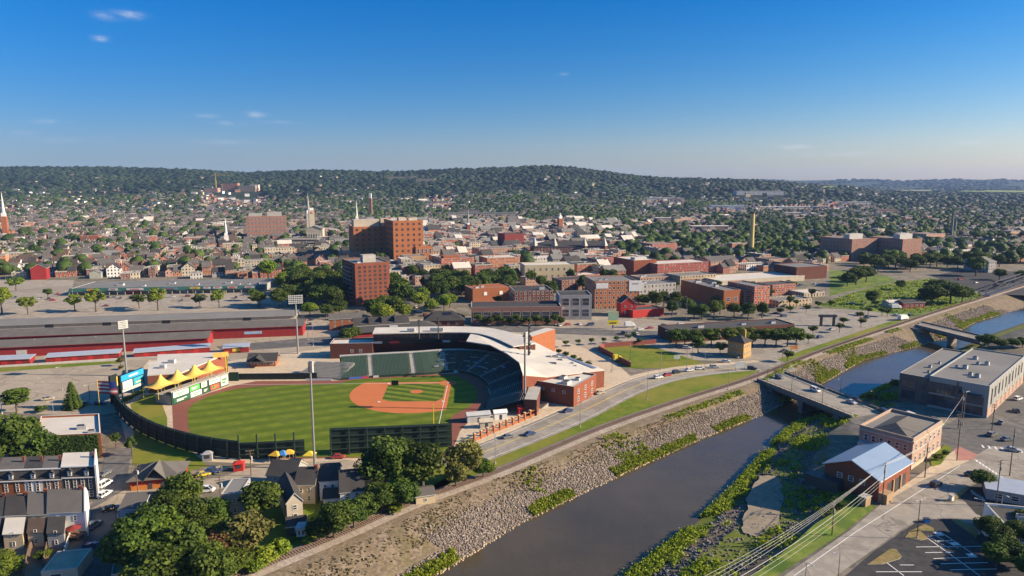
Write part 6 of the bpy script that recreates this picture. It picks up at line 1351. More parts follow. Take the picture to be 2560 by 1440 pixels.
for a_ in (('hospital_block', 'orange hospital block below the tower crane', 552, 596, 458, 480, 30, WWO, M_RGREY, HY, 'hospital'), ('hospital_block', 'low pinkish hospital wing left of the crane', 512, 546, 470, 482, 30, WWP, M_RGREY, HY, 'hospital'), ('hospital_block', 'wide pale hospital wing right of the orange block', 597, 640, 464, 482, 30, WWT, M_RWHITE, HY + 30, 'hospital'), ('hospital_block', 'white square block at the right end of the hillside hospital', 628, 648, 462, 480, 20, WWW, M_RWHITE, HY - 20, 'hospital'), ('hospital_block', 'dark half built block under the crane mast', 536, 556, 462, 480, 24, M_DARKMETAL, M_RGREY, HY + 40, 'hospital'),
    ('quarry_building', 'long tan terrace of houses high on the wooded ridge', 968, 1040, 441, 452, 20, WWT, M_RMID, 3000.0, 'terrace'), ('quarry_building', 'pale tan houses below the ridge top right of the terrace', 1042, 1088, 446, 458, 20, WWT, M_RMID, 2900.0, 'terrace'), ('slope_block', 'small orange white block on the slope above downtown', 1222, 1240, 488, 500, 20, WWO, M_RWHITE, 2000.0, 'building'), ('slope_block', 'pinkish grey house cluster at the foot of the ridge', 1322, 1352, 490, 502, 20, WWP, M_RMID, 2050.0, 'building'),
    ('distribution_shed', 'long white distribution shed above the fields on the right', 1616, 1704, 495, 504, 40, WWW, M_RWHITE, 2000.0, 'warehouse'), ('distribution_shed', 'white warehouse group on the right hand plain, upper left one', 1840, 1960, 478, 488, 40, WWW, M_RWHITE, 2500.0, 'warehouse'), ('distribution_shed', 'blue grey factory with a long dark front', 1778, 1862, 514, 526, 40, M_ROOFBLUE, M_ROOFBLUE, 1500.0, 'factory'), ('distribution_shed', 'very long white roofed factory on the right hand plain', 1880, 2110, 517, 525, 40, WWW, M_RWHITE, 1450.0, 'factory'), ('distribution_shed', 'pale store with yellowish walls right of the blue grey factory', 1970, 2036, 532, 543, 24, WWC, M_RWHITE, 1240.0, 'warehouse'),
    ('school', 'large pink roofed school among trees on the right hand plain', 2196, 2245, 524, 536, 30, WWP, M_BRICKP, 1260.0, 'school'), ('hall', 'long tan hall with white roof strips right of downtown', 1120, 1290, 532, 545, 30, WWC, M_RGREY, 1250.0, 'hall'), ('hall', 'brown hip roofed hall above the downtown roofs', 1152, 1196, 524, 540, 26, WWT, M_RBROWN, 1230.0, 'hall'), ('low_store', 'white roofed store on the right hand plain near the factory', 2060, 2180, 505, 512, 30, WWW, M_RWHITE, 1700.0, 'store'), ('low_store', 'pale flat roofed clinic below the long white shed', 1640, 1690, 545, 557, 26, WWC, M_RWHITE, 1110.0, 'clinic'), ('low_store', 'white roofed clinic with pink wing among trees left of the smokestack', 1730, 1830, 566, 576, 24, WWP, M_RWHITE, 960.0, 'clinic')):
    far_block(*a_)
HY = 2100.0
for k_ in range(1500, 3700, 10):
    if PX(DEP(543, k_), k_, HT(DEP(543, k_), k_))[1] <= 481: HY = k_ + 15.0; break
x, y = DEP(543, HY), HY; z0, z1 = HT(x, y), zat(x, y, 437); r = thing('tower_crane', 'yellow tower crane over the hillside hospital', 'crane', (x, y, z0)); M_CRANE = mat('crane_yellow', (.55, .38, .08), .6)
MB().box(-1.6, -1.6, 0, 1.6, 1.6, z1 - z0).build('mast', M_CRANE, r); MB().box(-16, -1.2, z1 - z0 - 3, 52, 1.2, z1 - z0 - .6).build('jib', M_CRANE, r); MB().box(-16, -1.6, z1 - z0 - 6, -11, 1.6, z1 - z0 - 2.5).build('counterweight', M_CONC, r); MB().bar((0, 0, z1 - z0 + 6), (40, 0, z1 - z0 - .6), .4).bar((0, 0, z1 - z0 - 1), (0, 0, z1 - z0 + 6), .8).build('stay', M_CRANE, r)

# ---- the rest of the town: lots along a street grid
def near_foot(x, y, m_):
    for fx_, fy_, rz, W, D in FOOT:
        dx, dy = x - fx_, y - fy_
        if abs(dx) + abs(dy) > 260: continue
        u = dx * math.cos(rz) + dy * math.sin(rz); v = -dx * math.sin(rz) + dy * math.cos(rz)
        if -m_ < u < W + m_ and -m_ < v < D + m_: return True
    return False
HP = {}
def house_mesh(kind, W, D, h, wl, rf):
    k = (kind, W, D, h, wl.name, rf.name)
    if k in HP: return HP[k]
    w = MB(); w.box(0, 0, -1.5, W, D, h, skip='tb')
    r = MB()
    if kind == 'gable':
        rh = D * .34; w.face([(0, D, h), (0, 0, h), (0, D / 2, h + rh)]); w.face([(W, 0, h), (W, D, h), (W, D / 2, h + rh)]); r.gable(W, D, h, rh, .4, 'x', .25)
    elif kind == 'cross':
        rh = W * .42; w.face([(0, 0, h), (W, 0, h), (W / 2, 0, h + rh)]); w.face([(W, D, h), (0, D, h), (W / 2, D, h + rh)]); r.gable(W, D, h, rh, .4, 'y', .25)
    else:
        r.box(.2, .2, h - .5, W - .2, D - .2, h - .2); r.box(0, -.15, h - .4, W, .2, h + .5, 1); r.box(0, D - .2, h - .4, W, D, h + .3, 1); r.box(0, .2, h - .4, .2, D - .2, h + .4, 1); r.box(W - .2, .2, h - .4, W, D - .2, h + .4, 1)
        r.box(W * .55, D * .5, h - .3, W * .55 + 2, D * .5 + 1.6, h + 1.2, 1)
    if kind != 'flat': r.box(W * .8, D * .45, h, W * .8 + .9, D * .45 + .9, h + (D * .34 if kind == 'gable' else W * .3) + 1.2, 1)
    HP[k] = (w.mesh('wall', [wl], uv=(3.0, 3.2)), r.mesh('roof', [rf, M_CONC if kind == 'flat' else M_BRICK]), w, r); return HP[k]
LOOK = {WWB: 'red brick', WWO: 'orange brick', WWD: 'dark brick', WWC: 'cream', WWW: 'white', WWG: 'grey', WWP: 'pinkish brick', WWT: 'tan'}
rr = random.Random(11)
cand = []
ct, sn = math.cos(TH), math.sin(TH)
BU, BV = 74.0, 62.0
for bi in range(-42, 48):
    for bj in range(2, 46):
        u0, v0 = bi * BU + (bj * 31) % 74, bj * BV
        xc, yc = u0 * ct - v0 * sn, u0 * sn + v0 * ct
        if yc < 540 or yc > 2500: continue
        for side in (0, 1, 2):
            u = 5.0
            big = rr.random()
            while u < BU - 6:
                pxm, pym = PX(xc, yc, 0)
                core = 820 < pxm < 1600 and 560 < pym < 720
                W = rr.choice((7, 8, 10, 12)) if not core else rr.choice((8, 10, 13, 17, 22))
                if rr.random() < .05: W = rr.choice((18, 24, 30))
                W = min(W, BU - 4 - u); D = rr.choice((11, 13, 15)) if not core else rr.choice((14, 18, 22))
                if W < 5: break
                vv = 5 if side == 0 else BV - 6 - D if side == 1 else BV * .5 - D * .5
                x = (u0 + u) * ct - (v0 + vv) * sn; y = (u0 + u) * sn + (v0 + vv) * ct
                cand.append((x, y, W, D, side, core, W > 12)); u += W + (0.25 if rr.random() < .82 else rr.uniform(2, 7))
cand.sort(key=lambda t: t[1])
STUFFV, STUFFI = {}, 0
indiv = []; stuffM = {}
HOUSE_XY = []
def stuff_add(key, mbx, x, y, z, rz):
    c, s = math.cos(rz), math.sin(rz); T = stuffM.setdefault(key, MB())
    off = len(T.v); T.v += [(x + c * a - s * b, y + s * a + c * b, z + cc) for a, b, cc in mbx.v]; T.f += [tuple(i + off for i in f) for f in mbx.f]; T.m += mbx.m
NIND = 0
for x, y, W, D, side, core, wide in cand:
    cx_, cy_ = x + W / 2 * ct - D / 2 * sn, y + W / 2 * sn + D / 2 * ct
    px, py = PX(cx_, cy_, 0)
    if px < -420 or px > 2980: continue
    # how built-up each part of the town is
    if px < 860: lim = 696; dens = .92 if py > 575 else .88 if py > 545 else .6
    elif px < 1560: lim = 742 if px < 1180 else 755; dens = .5 if py > 702 else .9 if py > 560 else .55
    elif px < 2050: lim = 700; dens = .66 if py > 640 else .6 if py > 600 else .6
    else: lim = 655; dens = .6 if py > 560 else .6
    if py < 536: dens *= .7
    if py < 520: dens *= .6
    if 1640 < px < 2030 and 556 < py < 640: dens = .3
    if side == 2 and rr.random() < .35: continue
    if py > lim or rr.random() > dens: continue
    if px > 700 and px < 880 and py > 672: continue
    if 1560 <= px < 1900 and py > 690: continue
    if near_foot(cx_, cy_, max(W, D) * .5 + 1): continue
    if core or wide: wl = rr.choices((WWB, WWO, WWD, WWC, WWW, WWG, WWP, WWT), (5, 3, 3, 1.5, 1, 2, 4, 2.5))[0]; kind = 'flat' if rr.random() < .82 else 'gable'; h = rr.choice((7, 9, 11, 13)); rf = rr.choices((M_RWHITE, M_RGREY, M_TAR, M_RMID), (2.2, 3, 2, 1))[0]
    else: wl = rr.choices((WWB, WWO, WWD, WWC, WWW, WWG, WWP, WWT), (7, 3.5, 1.2, 2.5, 4.5, 1.8, 4, 2.5))[0]; kind = rr.choices(('flat', 'gable', 'cross'), (4, 4, 1.5))[0]; h = rr.choice((5.6, 6.6, 8.2)); rf = rr.choices((M_RWHITE, M_RGREY, M_RDARK, M_RMID), (2.5, 3, 1.5, 3))[0] if kind == 'flat' else rr.choices((M_RDARK, M_RMID, M_RBROWN), (2, 4, 1))[0]
    if py < 550: h = min(h, 8)
    z = HT(cx_, cy_); wm, rm, wmb, rmb = house_mesh(kind, W, D, h, wl, rf)
    HOUSE_XY.append((cx_, cy_, max(W, D) * .6))
    if NIND < 300 and -10 < px < 2570:
        r = thing('town_house' if W < 12 else 'town_block', None, None, (x, y, z), TH, 'town houses and blocks beyond the ballpark'); link('wall', wm, r); link('roof', rm, r); NIND += 1
        rn = {'flat': 'flat roofed', 'gable': 'gabled', 'cross': 'front gabled'}[kind]; rc_ = {'white_membrane': 'white', 'grey_membrane': 'grey', 'dark_shingle': 'dark', 'weathered_shingle': 'grey brown', 'brown_shingle': 'brown', 'tar_roof': 'black'}[rf.name]
        indiv.append((r, '%s %s %s, %s roof' % (LOOK[wl], rn, 'house' if W < 12 else 'block', rc_), cx_, cy_, z + h))
    else: stuff_add(('w', wl.name), wmb, x, y, z, TH); stuff_add(('r', rf.name), rmb, x, y, z, TH)
give_labels(indiv, 'building')
tot_v, tot_f, tot_m, mats_ = [], [], [], []
uvall = []
for key, T in stuffM.items():
    off = len(tot_v); base = len(mats_)
    mats_ += [MATS[key[1]]] if key[0] == 'w' else [MATS[key[1]], M_CONC]
    tot_v += T.v; tot_f += [tuple(i + off for i in f) for f in T.f]; tot_m += [base + (m if key[0] == 'r' else 0) for m in T.m]
T = MB(); T.v, T.f, T.m = tot_v, tot_f, tot_m
tag(T.build('distant_town', mats_, uv=(3.0, 3.2)), 'mass of small houses and blocks across the far town', 'town', kind='stuff')
print('houses', NIND, 'stuff faces', len(tot_f))
# houses sprinkled over the slopes
T = MB(); rr2 = random.Random(5)
for k in range(900):
    px = rr2.uniform(0, 2560); y = rr2.choice((rr2.uniform(2050, 2600), rr2.uniform(2050, 2700), rr2.uniform(2050, 2600), rr2.uniform(2100, 3200))); x = DEP(px, y)
    if px > 1900: y = rr2.uniform(1500, 4200); x = DEP(px, y)
    z = HT(x, y) + rr2.uniform(3, 7); W, D, h = rr2.uniform(8, 20), 10, rr2.uniform(4, 7); i = rr2.choice((0, 1, 1, 2, 2) if y > 2500 else (0, 0, 1, 2, 2)); a_ = rr2.uniform(-.5, .5)
    off = len(T.v); t = MB(); t.box(-W / 2, 0, -8, W / 2, D, h, i, skip='tb'); g_ = MB(); g_.gable(W, D, h, 3, .4, 'x', .3, m=3 if rr2.random() < .6 else 4, me=3)
    c, s = math.cos(a_), math.sin(a_)
    for q, dx in ((t, 0), (g_, -W / 2)):
        off = len(T.v); T.v += [(x + c * (a + dx) - s * b, y + s * (a + dx) + c * b, z + e_) for a, b, e_ in q.v]; T.f += [tuple(n + off for n in f) for f in q.f]; T.m += q.m
tag(T.build('hillside_houses', [M_WHITE, M_CREAM, M_BRICKP, M_RMID, M_RGREY]), 'pale houses scattered through the wooded slopes', 'houses', kind='stuff')
# clearings on the far slopes
M_FIELD = groundmat('far_field', [(.16, .22, .05), (.20, .24, .07)], [.01]); M_FIELDT = groundmat('far_field_tan', [(.30, .27, .17), (.24, .24, .12)], [.01])
def clearing(x0, x1, y0, y1, m_):
    n = 8; mb = MB(); lift = 13 if y0 > 3500 else 1.5
    for i in range(n):
        for j in range(3):
            def P(a, b): y = y0 + (y1 - y0) * b / 3; px = x0 + (x1 - x0) * a / n; x = DEP(px, y); return (x, y, HT(x, y) + lift)
            mb.face([P(i, j), P(i + 1, j), P(i + 1, j + 1), P(i, j + 1)])
    tag(mb.build('field', m_), kind='structure'); CLEAR.append((x0, x1, y0, y1))
clearing(1062, 1128, 2150, 2500, M_FIELD); clearing(1690, 1760, 1500, 1750, M_FIELD); clearing(2050, 2092, 3400, 4000, M_FIELD); clearing(2240, 2326, 4600, 5400, M_FIELDT); clearing(2460, 2640, 4300, 5200, M_FIELD); clearing(2115, 2140, 3700, 4300, M_FIELD); clearing(2400, 2470, 4300, 4800, M_FIELD)
# ================================================================ trees, shrubs, stones
L_DARK = leafmat('leaf_dark', (.028, .055, .006), (.105, .15, .018)); L_MID = leafmat('leaf_mid', (.045, .085, .008), (.14, .19, .02)); L_LIGHT = leafmat('leaf_light', (.09, .15, .01), (.23, .29, .025)); L_YEL = leafmat('leaf_yellowish', (.09, .09, .018), (.21, .19, .05)); L_RUST = leafmat('leaf_rusty', (.10, .05, .02), (.20, .11, .05)); L_SPR = leafmat('needles', (.018, .036, .014), (.055, .085, .03))
L_WEED = leafmat('weed_leaf', (.13, .19, .008), (.34, .38, .025)); L_IVY = leafmat('ivy_leaf', (.03, .07, .012), (.08, .14, .025))
M_BARK = mat('bark', (.10, .08, .06))
def leaf_quads(C, Nrm, size, rng, asp=1.0):
    """one quad per centre, facing roughly along Nrm"""
    n = len(C); r = rng.normal(size=(n, 3)); u = np.cross(Nrm, r); u /= np.linalg.norm(u, axis=1)[:, None] + 1e-9; v = np.cross(Nrm, u)
    s = (size * rng.uniform(.6, 1.25, n))[:, None] * .5
    V_ = np.stack([C - u * s - v * s * asp, C + u * s - v * s * asp * .7, C + u * s * .8 + v * s * asp, C - u * s * .9 + v * s * asp * .8], 1).reshape(-1, 3)
    return V_, np.arange(4 * n).reshape(n, 4)
def crown_mesh(name, seed, n, leaf, kind, mt):
    """foliage about 2 across and 2 high round the origin, built from clumps of leaf faces with gaps between"""
    rng = np.random.default_rng(seed); C = []; Nn = []; tone = []
    if kind == 'spruce':
        K = 16
        for k in range(K):
            t = k / K; z = -1 + 2 * t; R_ = .62 * (1 - t) ** .9 + .04; m_ = int(n / K * (1.7 - 1.4 * t)) + 6; arms = 9
            a = (rng.integers(0, arms, m_) + rng.normal(0, .16, m_)) * 2 * PI / arms + k * .7; rr_ = R_ * np.sqrt(rng.uniform(.05, 1, m_))
            C.append(np.stack([rr_ * np.cos(a), rr_ * np.sin(a), z - .16 * rr_ + rng.normal(0, .025, m_)], 1)); q = np.stack([np.cos(a) * .5, np.sin(a) * .5, np.full(m_, .8)], 1); Nn.append(q); tone.append(rng.uniform(0, 1) * .3 + rng.uniform(0, .6, m_))
    else:
        nl = {'broad': 34, 'loose': 26, 'column': 26, 'bush': 20, 'small': 18}[kind]
        for k in range(nl):
            d = rng.normal(size=3); d /= np.linalg.norm(d); d[2] = d[2] * .9 + .12
            rad = {'broad': .68, 'loose': .74, 'column': .66, 'bush': .66, 'small': .6}[kind] * rng.uniform(.35, 1.08) ** .5
            c = d * rad
            if kind == 'column': c *= np.array([.42, .42, 1.05])
            if kind == 'broad' and c[2] < -.35: c[2] *= .7
            lr = rng.uniform(.22, .40) * {'broad': 1, 'loose': .8, 'column': .62, 'bush': 1, 'small': 1.1}[kind]
            m_ = int(n / nl * rng.uniform(.6, 1.4)); q = rng.normal(size=(m_, 3)); q /= np.linalg.norm(q, axis=1)[:, None]
            rr_ = lr * rng.uniform(.55, 1.0, m_)[:, None] ** .5
            C.append(c + q * rr_ * np.array([1.1, 1.1, .8])); Nn.append(q * .8 + rng.normal(0, .5, (m_, 3)) + np.array([0, 0, .25])); tone.append(np.clip(rng.uniform(0, .75) + rng.uniform(-.15, .4, m_), 0, 1))
    C = np.concatenate(C); Nn = np.concatenate(Nn); Nn /= np.linalg.norm(Nn, axis=1)[:, None]; tone = np.concatenate(tone)
    V_, F_ = leaf_quads(C, Nn, leaf, rng)
    return npmesh('crown', V_, F_, tone, [mt])
def trunk_mesh(seed, limbs=5):
    rng = random.Random(seed); mb = MB(); mb.bar((0, 0, -.1), (.01, 0, .55), .055, 0, 7, .035); mb.bar((.01, 0, .55), (.0, .01, 1.1), .035, 0, 6, .012)
    for k in range(limbs):
        a = 2 * PI * k / limbs + rng.uniform(-.4, .4); z = rng.uniform(.38, .7); mb.bar((0, 0, z), (.3 * math.cos(a), .3 * math.sin(a), z + rng.uniform(.2, .4)), .022, 0, 5, .006)
    return mb.mesh('trunk', [M_BARK])
TRUNK = [trunk_mesh(s) for s in range(3)]
CR = {}
def crown(kind, mt, v):
    k = (kind, mt.name, v)
    if k not in CR: CR[k] = crown_mesh('crown', hash_(kind) + v * 17, {'broad': 4200, 'loose': 2600, 'column': 2200, 'spruce': 2600, 'bush': 1500, 'small': 1300}[kind], {'broad': .105, 'loose': .11, 'column': .085, 'spruce': .085, 'bush': .15, 'small': .17}[kind], kind, mt)
    return CR[k]
def hash_(s): return sum(ord(c) * (i + 3) for i, c in enumerate(s))
tr_rng = random.Random(21)
TREE_ITEMS = []; TREE_XY = []
TLOOK = {'leaf_dark': 'dark', 'leaf_mid': 'mid green', 'leaf_light': 'bright green', 'leaf_yellowish': 'olive yellow', 'leaf_rusty': 'rust brown', 'needles': 'dark'}
TKIND = {'broad': ('broadleaf_tree', 'broad tree'), 'loose': ('broadleaf_tree', 'loose crowned tree'), 'column': ('columnar_tree', 'narrow upright tree'), 'spruce': ('spruce_tree', 'spruce'), 'bush': ('shrub', 'shrub'), 'small': ('street_tree', 'small round tree')}
def plant(x, y, h, r, kind='broad', mt=None, z=0.0, trunk=None):
    mt = mt or L_DARK; v = tr_rng.randrange(3); nm, lk = TKIND[kind]
    t = thing(nm, None, None, (x, y, z), tr_rng.uniform(0, 6.28), 'trees and shrubs')
    base = {'broad': .14, 'loose': .24, 'column': .08, 'spruce': .06, 'bush': 0, 'small': .34}[kind] if trunk is None else trunk
    c = link('crown', crown(kind, mt, v), t, (0, 0, h * (1 + base) / 2)); hz = h * (1 - base) / 2
    k = {'column': 2.2, 'spruce': 1.55}.get(kind, 1.0); c.scale = (r * k, r * k * tr_rng.uniform(.88, 1.12), hz)
    if kind != 'bush': tk = link('trunk', TRUNK[v], t); tk.scale = (h * .62 if kind != 'broad' else h * .75,) * 2 + (h * .62,)
    TREE_ITEMS.append((t, '%s %s' % (TLOOK[mt.name], lk), x, y, z + h)); TREE_XY.append((x, y, r)); return t
def P(px, py, h, r, kind='broad', mt=None, z=0.0):
    x, y = G(px, py, z)
    if py < 800 and near_foot(x, y, .5): return
    if py < 835 and kind in ('broad', 'loose'): h, r = h * 1.32, r * 1.2
    return plant(x, y, h, r, kind, mt, z)
# by the river and the houses
for a_ in ((965, 1238, 18, 8.5), (1058, 1232, 16, 8), (1010, 1205, 15, 7.5), (955, 1282, 9, 6), (1005, 1272, 8.5, 5.5), (835, 1348, 10.5, 5.5), (885, 1322, 8.5, 5), (918, 1300, 8, 5), (655, 1305, 12.5, 6.6), (800, 1352, 6, 4), (430, 1330, 12.5, 6.2), (340, 1440, 15, 7.8), (455, 1440, 14, 7), (300, 1420, 10, 5), (30, 1176, 18.5, 10), (-40, 1185, 16, 10), (88, 1172, 15, 7.5), (540, 1330, 10, 5), (400, 1500, 13, 8), (520, 1490, 12, 7), (370, 1360, 11, 5.5), (480, 1350, 11.5, 5.4)): P(*a_)
for a_ in ((455, 1290, 13, 6.8), (395, 1385, 13, 6.5), (520, 1385, 11, 5.5)): P(a_[0], a_[1], a_[2], a_[3], 'broad', L_MID)
for a_ in ((622, 1395, 12.5, 7, 'broad', L_YEL), (1165, 1205, 14, 6.5, 'broad', L_YEL), (1140, 1218, 9, 5, 'broad', L_YEL), (1208, 1196, 7, 4, 'broad', L_MID), (548, 1420, 9.5, 4, 'loose', L_RUST), (700, 1388, 4, 3.5, 'bush', L_LIGHT), (665, 1408, 4, 3.5, 'bush', L_LIGHT), (590, 1440, 7, 5, 'broad', L_MID), (560, 1455, 6, 4, 'bush', L_LIGHT), (990, 1282, 3, 3, 'bush', L_LIGHT), (640, 1425, 3, 3, 'bush', L_LIGHT), (770, 1362, 2.5, 2, 'bush', L_LIGHT), (15, 1440, 5, 4, 'bush', L_MID), (-5, 1430, 6, 4, 'broad', L_MID), (100, 1400, 2.4, 1.6, 'bush', L_MID), (118, 1392, 2, 1.4, 'bush', L_LIGHT), (30, 1262, 3, 1.8, 'bush', L_MID), (1225, 1180, 2.2, 2, 'bush', L_LIGHT), (1060, 1256, 1.6, 1.6, 'bush', L_LIGHT), (330, 1140, 7, 2.2, 'loose', L_DARK), (290, 1120, 6, 2, 'loose', L_DARK), (105, 1030, 3, 3, 'bush', L_DARK)): P(*a_)
P(42, 1032, 12.5, 5, 'column', L_MID); P(182, 1020, 11.5, 4.2, 'spruce', L_MID)
# car parks on the left
for a_ in ((70, 786, 10.5, 5.6), (187, 778, 10, 5.8), (240, 780, 13, 6.8), (348, 771, 9, 5.2), (395, 776, 13.2, 7.2), (500, 768, 8, 5.2), (548, 770, 11, 6), (645, 768, 9.5, 6), (632, 752, 8, 4), (5, 785, 15, 7.5), (40, 728, 10, 6.5), (-30, 775, 12, 7), (120, 745, 6, 3.6)): P(*a_, 'loose', L_MID if a_[2] < 10 else L_LIGHT)
for k in range(8): P(312 + k * 6.5, 1010 - k * 3.4, 3.2, 1.0, 'column', L_MID)
P(302, 915, 5, 2.4, 'loose', L_YEL); P(304, 924, 2.4, 2, 'bush', L_YEL)
# round the tower and the black hall
for a_ in ((868, 860, 10, 6), (885, 852, 9, 5), (720, 765, 14, 8), (760, 762, 13, 8), (800, 768, 14, 8), (838, 775, 13, 7), (740, 735, 16, 9), (790, 740, 16, 9), (830, 742, 14, 8), (700, 770, 12, 7), (770, 715, 13, 8), (850, 790, 9, 5.5), (815, 795, 8, 5), (985, 800, 13, 7), (1005, 770, 17, 9), (940, 800, 12, 7), (960, 790, 12, 6.5), (1000, 740, 13, 7), (985, 722, 12, 7), (730, 705, 12, 8), (800, 705, 12, 8)): P(*a_, 'broad', L_DARK)
for k in range(22): P(725 + (k * 37) % 130, 708 + (k * 29) % 62, 12 + k % 4, 7, 'broad', L_DARK)
for k in range(16): P(2160 + k * 26, 664 + (k * 17) % 14 - k * .6, 10 + k % 4, 6.5, 'broad', L_DARK)
for k in range(14): P(1085 + (k * 31) % 190, 706 + (k * 13) % 44, 11, 6.5, 'broad', L_DARK)
for a_ in ((672, 700, 16, 9), (708, 728, 13, 7), (650, 762, 8, 5), (715, 712, 10, 6), (955, 812, 12, 7), (1010, 800, 9, 5), (985, 775, 9, 5), (775, 790, 8, 5), (1048, 772, 10, 6), (1078, 782, 8, 5), (1110, 778, 10, 6), (1125, 770, 9, 5.5), (1060, 752, 9, 5)): P(*a_, 'broad', L_LIGHT)
for k, (px, py) in enumerate(((1080, 748), (1105, 744), (1130, 742), (1155, 740), (1180, 738), (1205, 735), (1228, 728), (1250, 722), (1275, 722), (1140, 722), (1090, 730), (1160, 725), (1218, 712), (1262, 708))): P(px, py, 12 + k % 3, 7.5, 'broad', L_DARK)
P(1246, 767, 9, 4.6, 'small', L_DARK)
for k in range(14): P(1195 + k * 16, 815 - (k % 2) * 2, 6.5 if k % 3 else 9, 3, 'column' if k % 2 else 'small', L_DARK)
for px, py in ((1415, 868), (1446, 865), (1478, 862), (1509, 860), (1540, 858), (1570, 853), (1397, 890), (1415, 898), (1433, 906), (1450, 914), (1470, 922), (1600, 862), (1585, 845)): P(px, py, 4.4, 2.2, 'small', L_DARK)
for k in range(34): P(1010 + (k * 53) % 560, 688 + (k * 37) % 66, 9 + k % 4, 5, 'broad', L_DARK if k % 3 else L_MID)
for k in range(20): P(1560 + (k * 47) % 480, 700 + (k * 23) % 92, 7 + k % 4, 4, 'small', L_DARK)
# station row, plaza
for px in (1690, 1712, 1735): P(px, 868, 11, 6, 'broad', L_DARK)
P(1745, 884, 10, 4.5, 'loose', L_MID); P(1800, 886, 7, 4, 'loose', L_YEL)
for px in (1778, 1822, 1852, 1880, 1912, 1940, 1968, 1990): P(px, 866, 13, 5.4, 'column', L_MID)
for k, (px, py) in enumerate(((1735, 798), (1755, 800), (1785, 796), (1800, 786), (1680, 790), (1870, 800), (1835, 792), (1905, 795), (1640, 772), (1610, 768), (1660, 765), (1690, 770), (1630, 760), (1720, 785))): P(px, py, 8 + k % 3, 4.5, 'broad', L_DARK)
for px, py in ((1968, 905), (2020, 860), (2032, 838), (2098, 832), (2108, 815), (2152, 818), (2150, 800), (2218, 792), (2170, 788), (2205, 790), (1975, 785), (2015, 782), (2045, 772), (1950, 790), (1990, 768), (2075, 770), (2190, 770), (2180, 762), (1978, 840)): P(px, py, 6.5, 3.4, 'small', L_DARK)
for a_ in ((2330, 764, 13, 9), (2375, 760, 14, 10), (2405, 758, 11, 7), (2345, 748, 13, 9), (2312, 762, 9, 6), (2180, 762, 9, 5), (2252, 725, 7, 4.5), (2140, 712, 13, 8), (2165, 705, 12, 8), (2118, 716, 10, 7), (2150, 695, 10, 7), (2290, 672, 12, 9), (2250, 668, 13, 9), (2220, 672, 12, 9), (2325, 668, 12, 8), (2195, 678, 12, 8), (2350, 662, 10, 7), (2275, 680, 11, 8), (2440, 690, 16, 9), (2452, 672, 14, 8), (2498, 700, 9, 6), (2555, 705, 9, 6)): P(*a_, 'broad', L_DARK)
for a_ in ((2470, 868, 8, 5.5), (2455, 862, 6, 4.5), (2500, 872, 6, 5), (2530, 870, 6, 5), (2556, 868, 6, 5)): P(*a_, 'broad', L_DARK)
P(2456, 1222, 6.2, 4.2, 'broad', L_DARK)
for px, py in ((2470, 1348), (2500, 1372), (2535, 1360), (2520, 1400), (2550, 1420), (2490, 1420), (2568, 1452), (2556, 1330)): P(px, py, 6.5, 3.8, 'broad', L_DARK)
for a_ in ((2345, 1152, 2.4, 2), (2365, 1140, 2.2, 1.8), (2090, 1262, 2.2, 2.4), (2105, 1270, 2, 2)): P(*a_, 'bush', L_DARK)
# foliage down both banks
for px, py, z in ((2040, 1010, -6), (2075, 1030, -6), (2120, 1062, -3), (2180, 1000, -5), (2235, 965, -5)): P(px, py, 3.5, 3, 'bush', L_MID, z)
# town trees: the biggest seen ones as trees of their own, the rest as one mass
tc_ = []
rt = random.Random(77)
def free(x, y, r):
    return not near_foot(x, y, r * .5)
for _ in range(80000):
    y = 540 + rt.random() ** .8 * 1950; px = rt.uniform(-420, 2980); x = DEP(px, y); py = PX(x, y, HT(x, y))[1]
    if px < 860: lim = 694; dens = .08 if py > 585 else .07 if py > 535 else .12 if py > 515 else .4
    elif px < 1560: lim = 690; dens = .03 if py > 560 else .3
    elif px < 2050: lim = 668; dens = .22
    else: lim = 660; dens = .2
    if 1480 < px < 2030 and 550 < py < 640: dens = .5
    if 520 < py < 536 and 800 < px < 1500: dens = .4
    if py < 520 and px > 800: dens = .5
    if py > lim or rt.random() > dens: continue
    if any(c[0] - 4 < px < c[1] + 4 and c[2] - 60 < y < c[3] + 30 for c in CLEAR): continue
    h = rt.uniform(8, 16); r = h * rt.uniform(.42, .62)
    if not free(x, y, r * 1.3): continue
    tc_.append((y, x, h, r))
tc_.sort()
cellp = {}
sel = []
for t in tc_:
    k = (int(t[1] // 9), int(t[0] // 9))
    if any(k2 in cellp for k2 in ((k[0] + i, k[1] + j) for i in (-1, 0, 1) for j in (-1, 0, 1)) if (cellp.get(k2) and math.hypot(cellp[k2][0] - t[1], cellp[k2][1] - t[0]) < t[3] * .9)): continue
    cellp[k] = (t[1], t[0]); sel.append(t)
hk = {}
for hx, hy, hr in HOUSE_XY: hk.setdefault((int(hx // 30), int(hy // 30)), []).append((hx, hy, hr))
def on_house(x, y):
    return any(math.hypot(x - a, y - b) < c * .8 for i in (-1, 0, 1) for j in (-1, 0, 1) for a, b, c in hk.get((int(x // 30) + i, int(y // 30) + j), ()))
sel = [t for t in sel if not on_house(t[1], t[0]) or t[0] > 2100]
nl_ = max(0, 300 - len(TREE_ITEMS))
sel.sort(key=lambda t: (not -10 < PX(t[1], t[0], 0)[0] < 2570, t[0]))
for y, x, h, r in sel[:nl_]: plant(x, y, h, r, 'broad', L_DARK if rt.random() < .7 else L_MID, HT(x, y))
for k_ in TREE_ITEMS: pass
give_labels([t for t in TREE_ITEMS if t[1].split()[-1] != 'shrub'], 'tree'); give_labels([t for t in TREE_ITEMS if t[1].split()[-1] == 'shrub'], 'shrub')
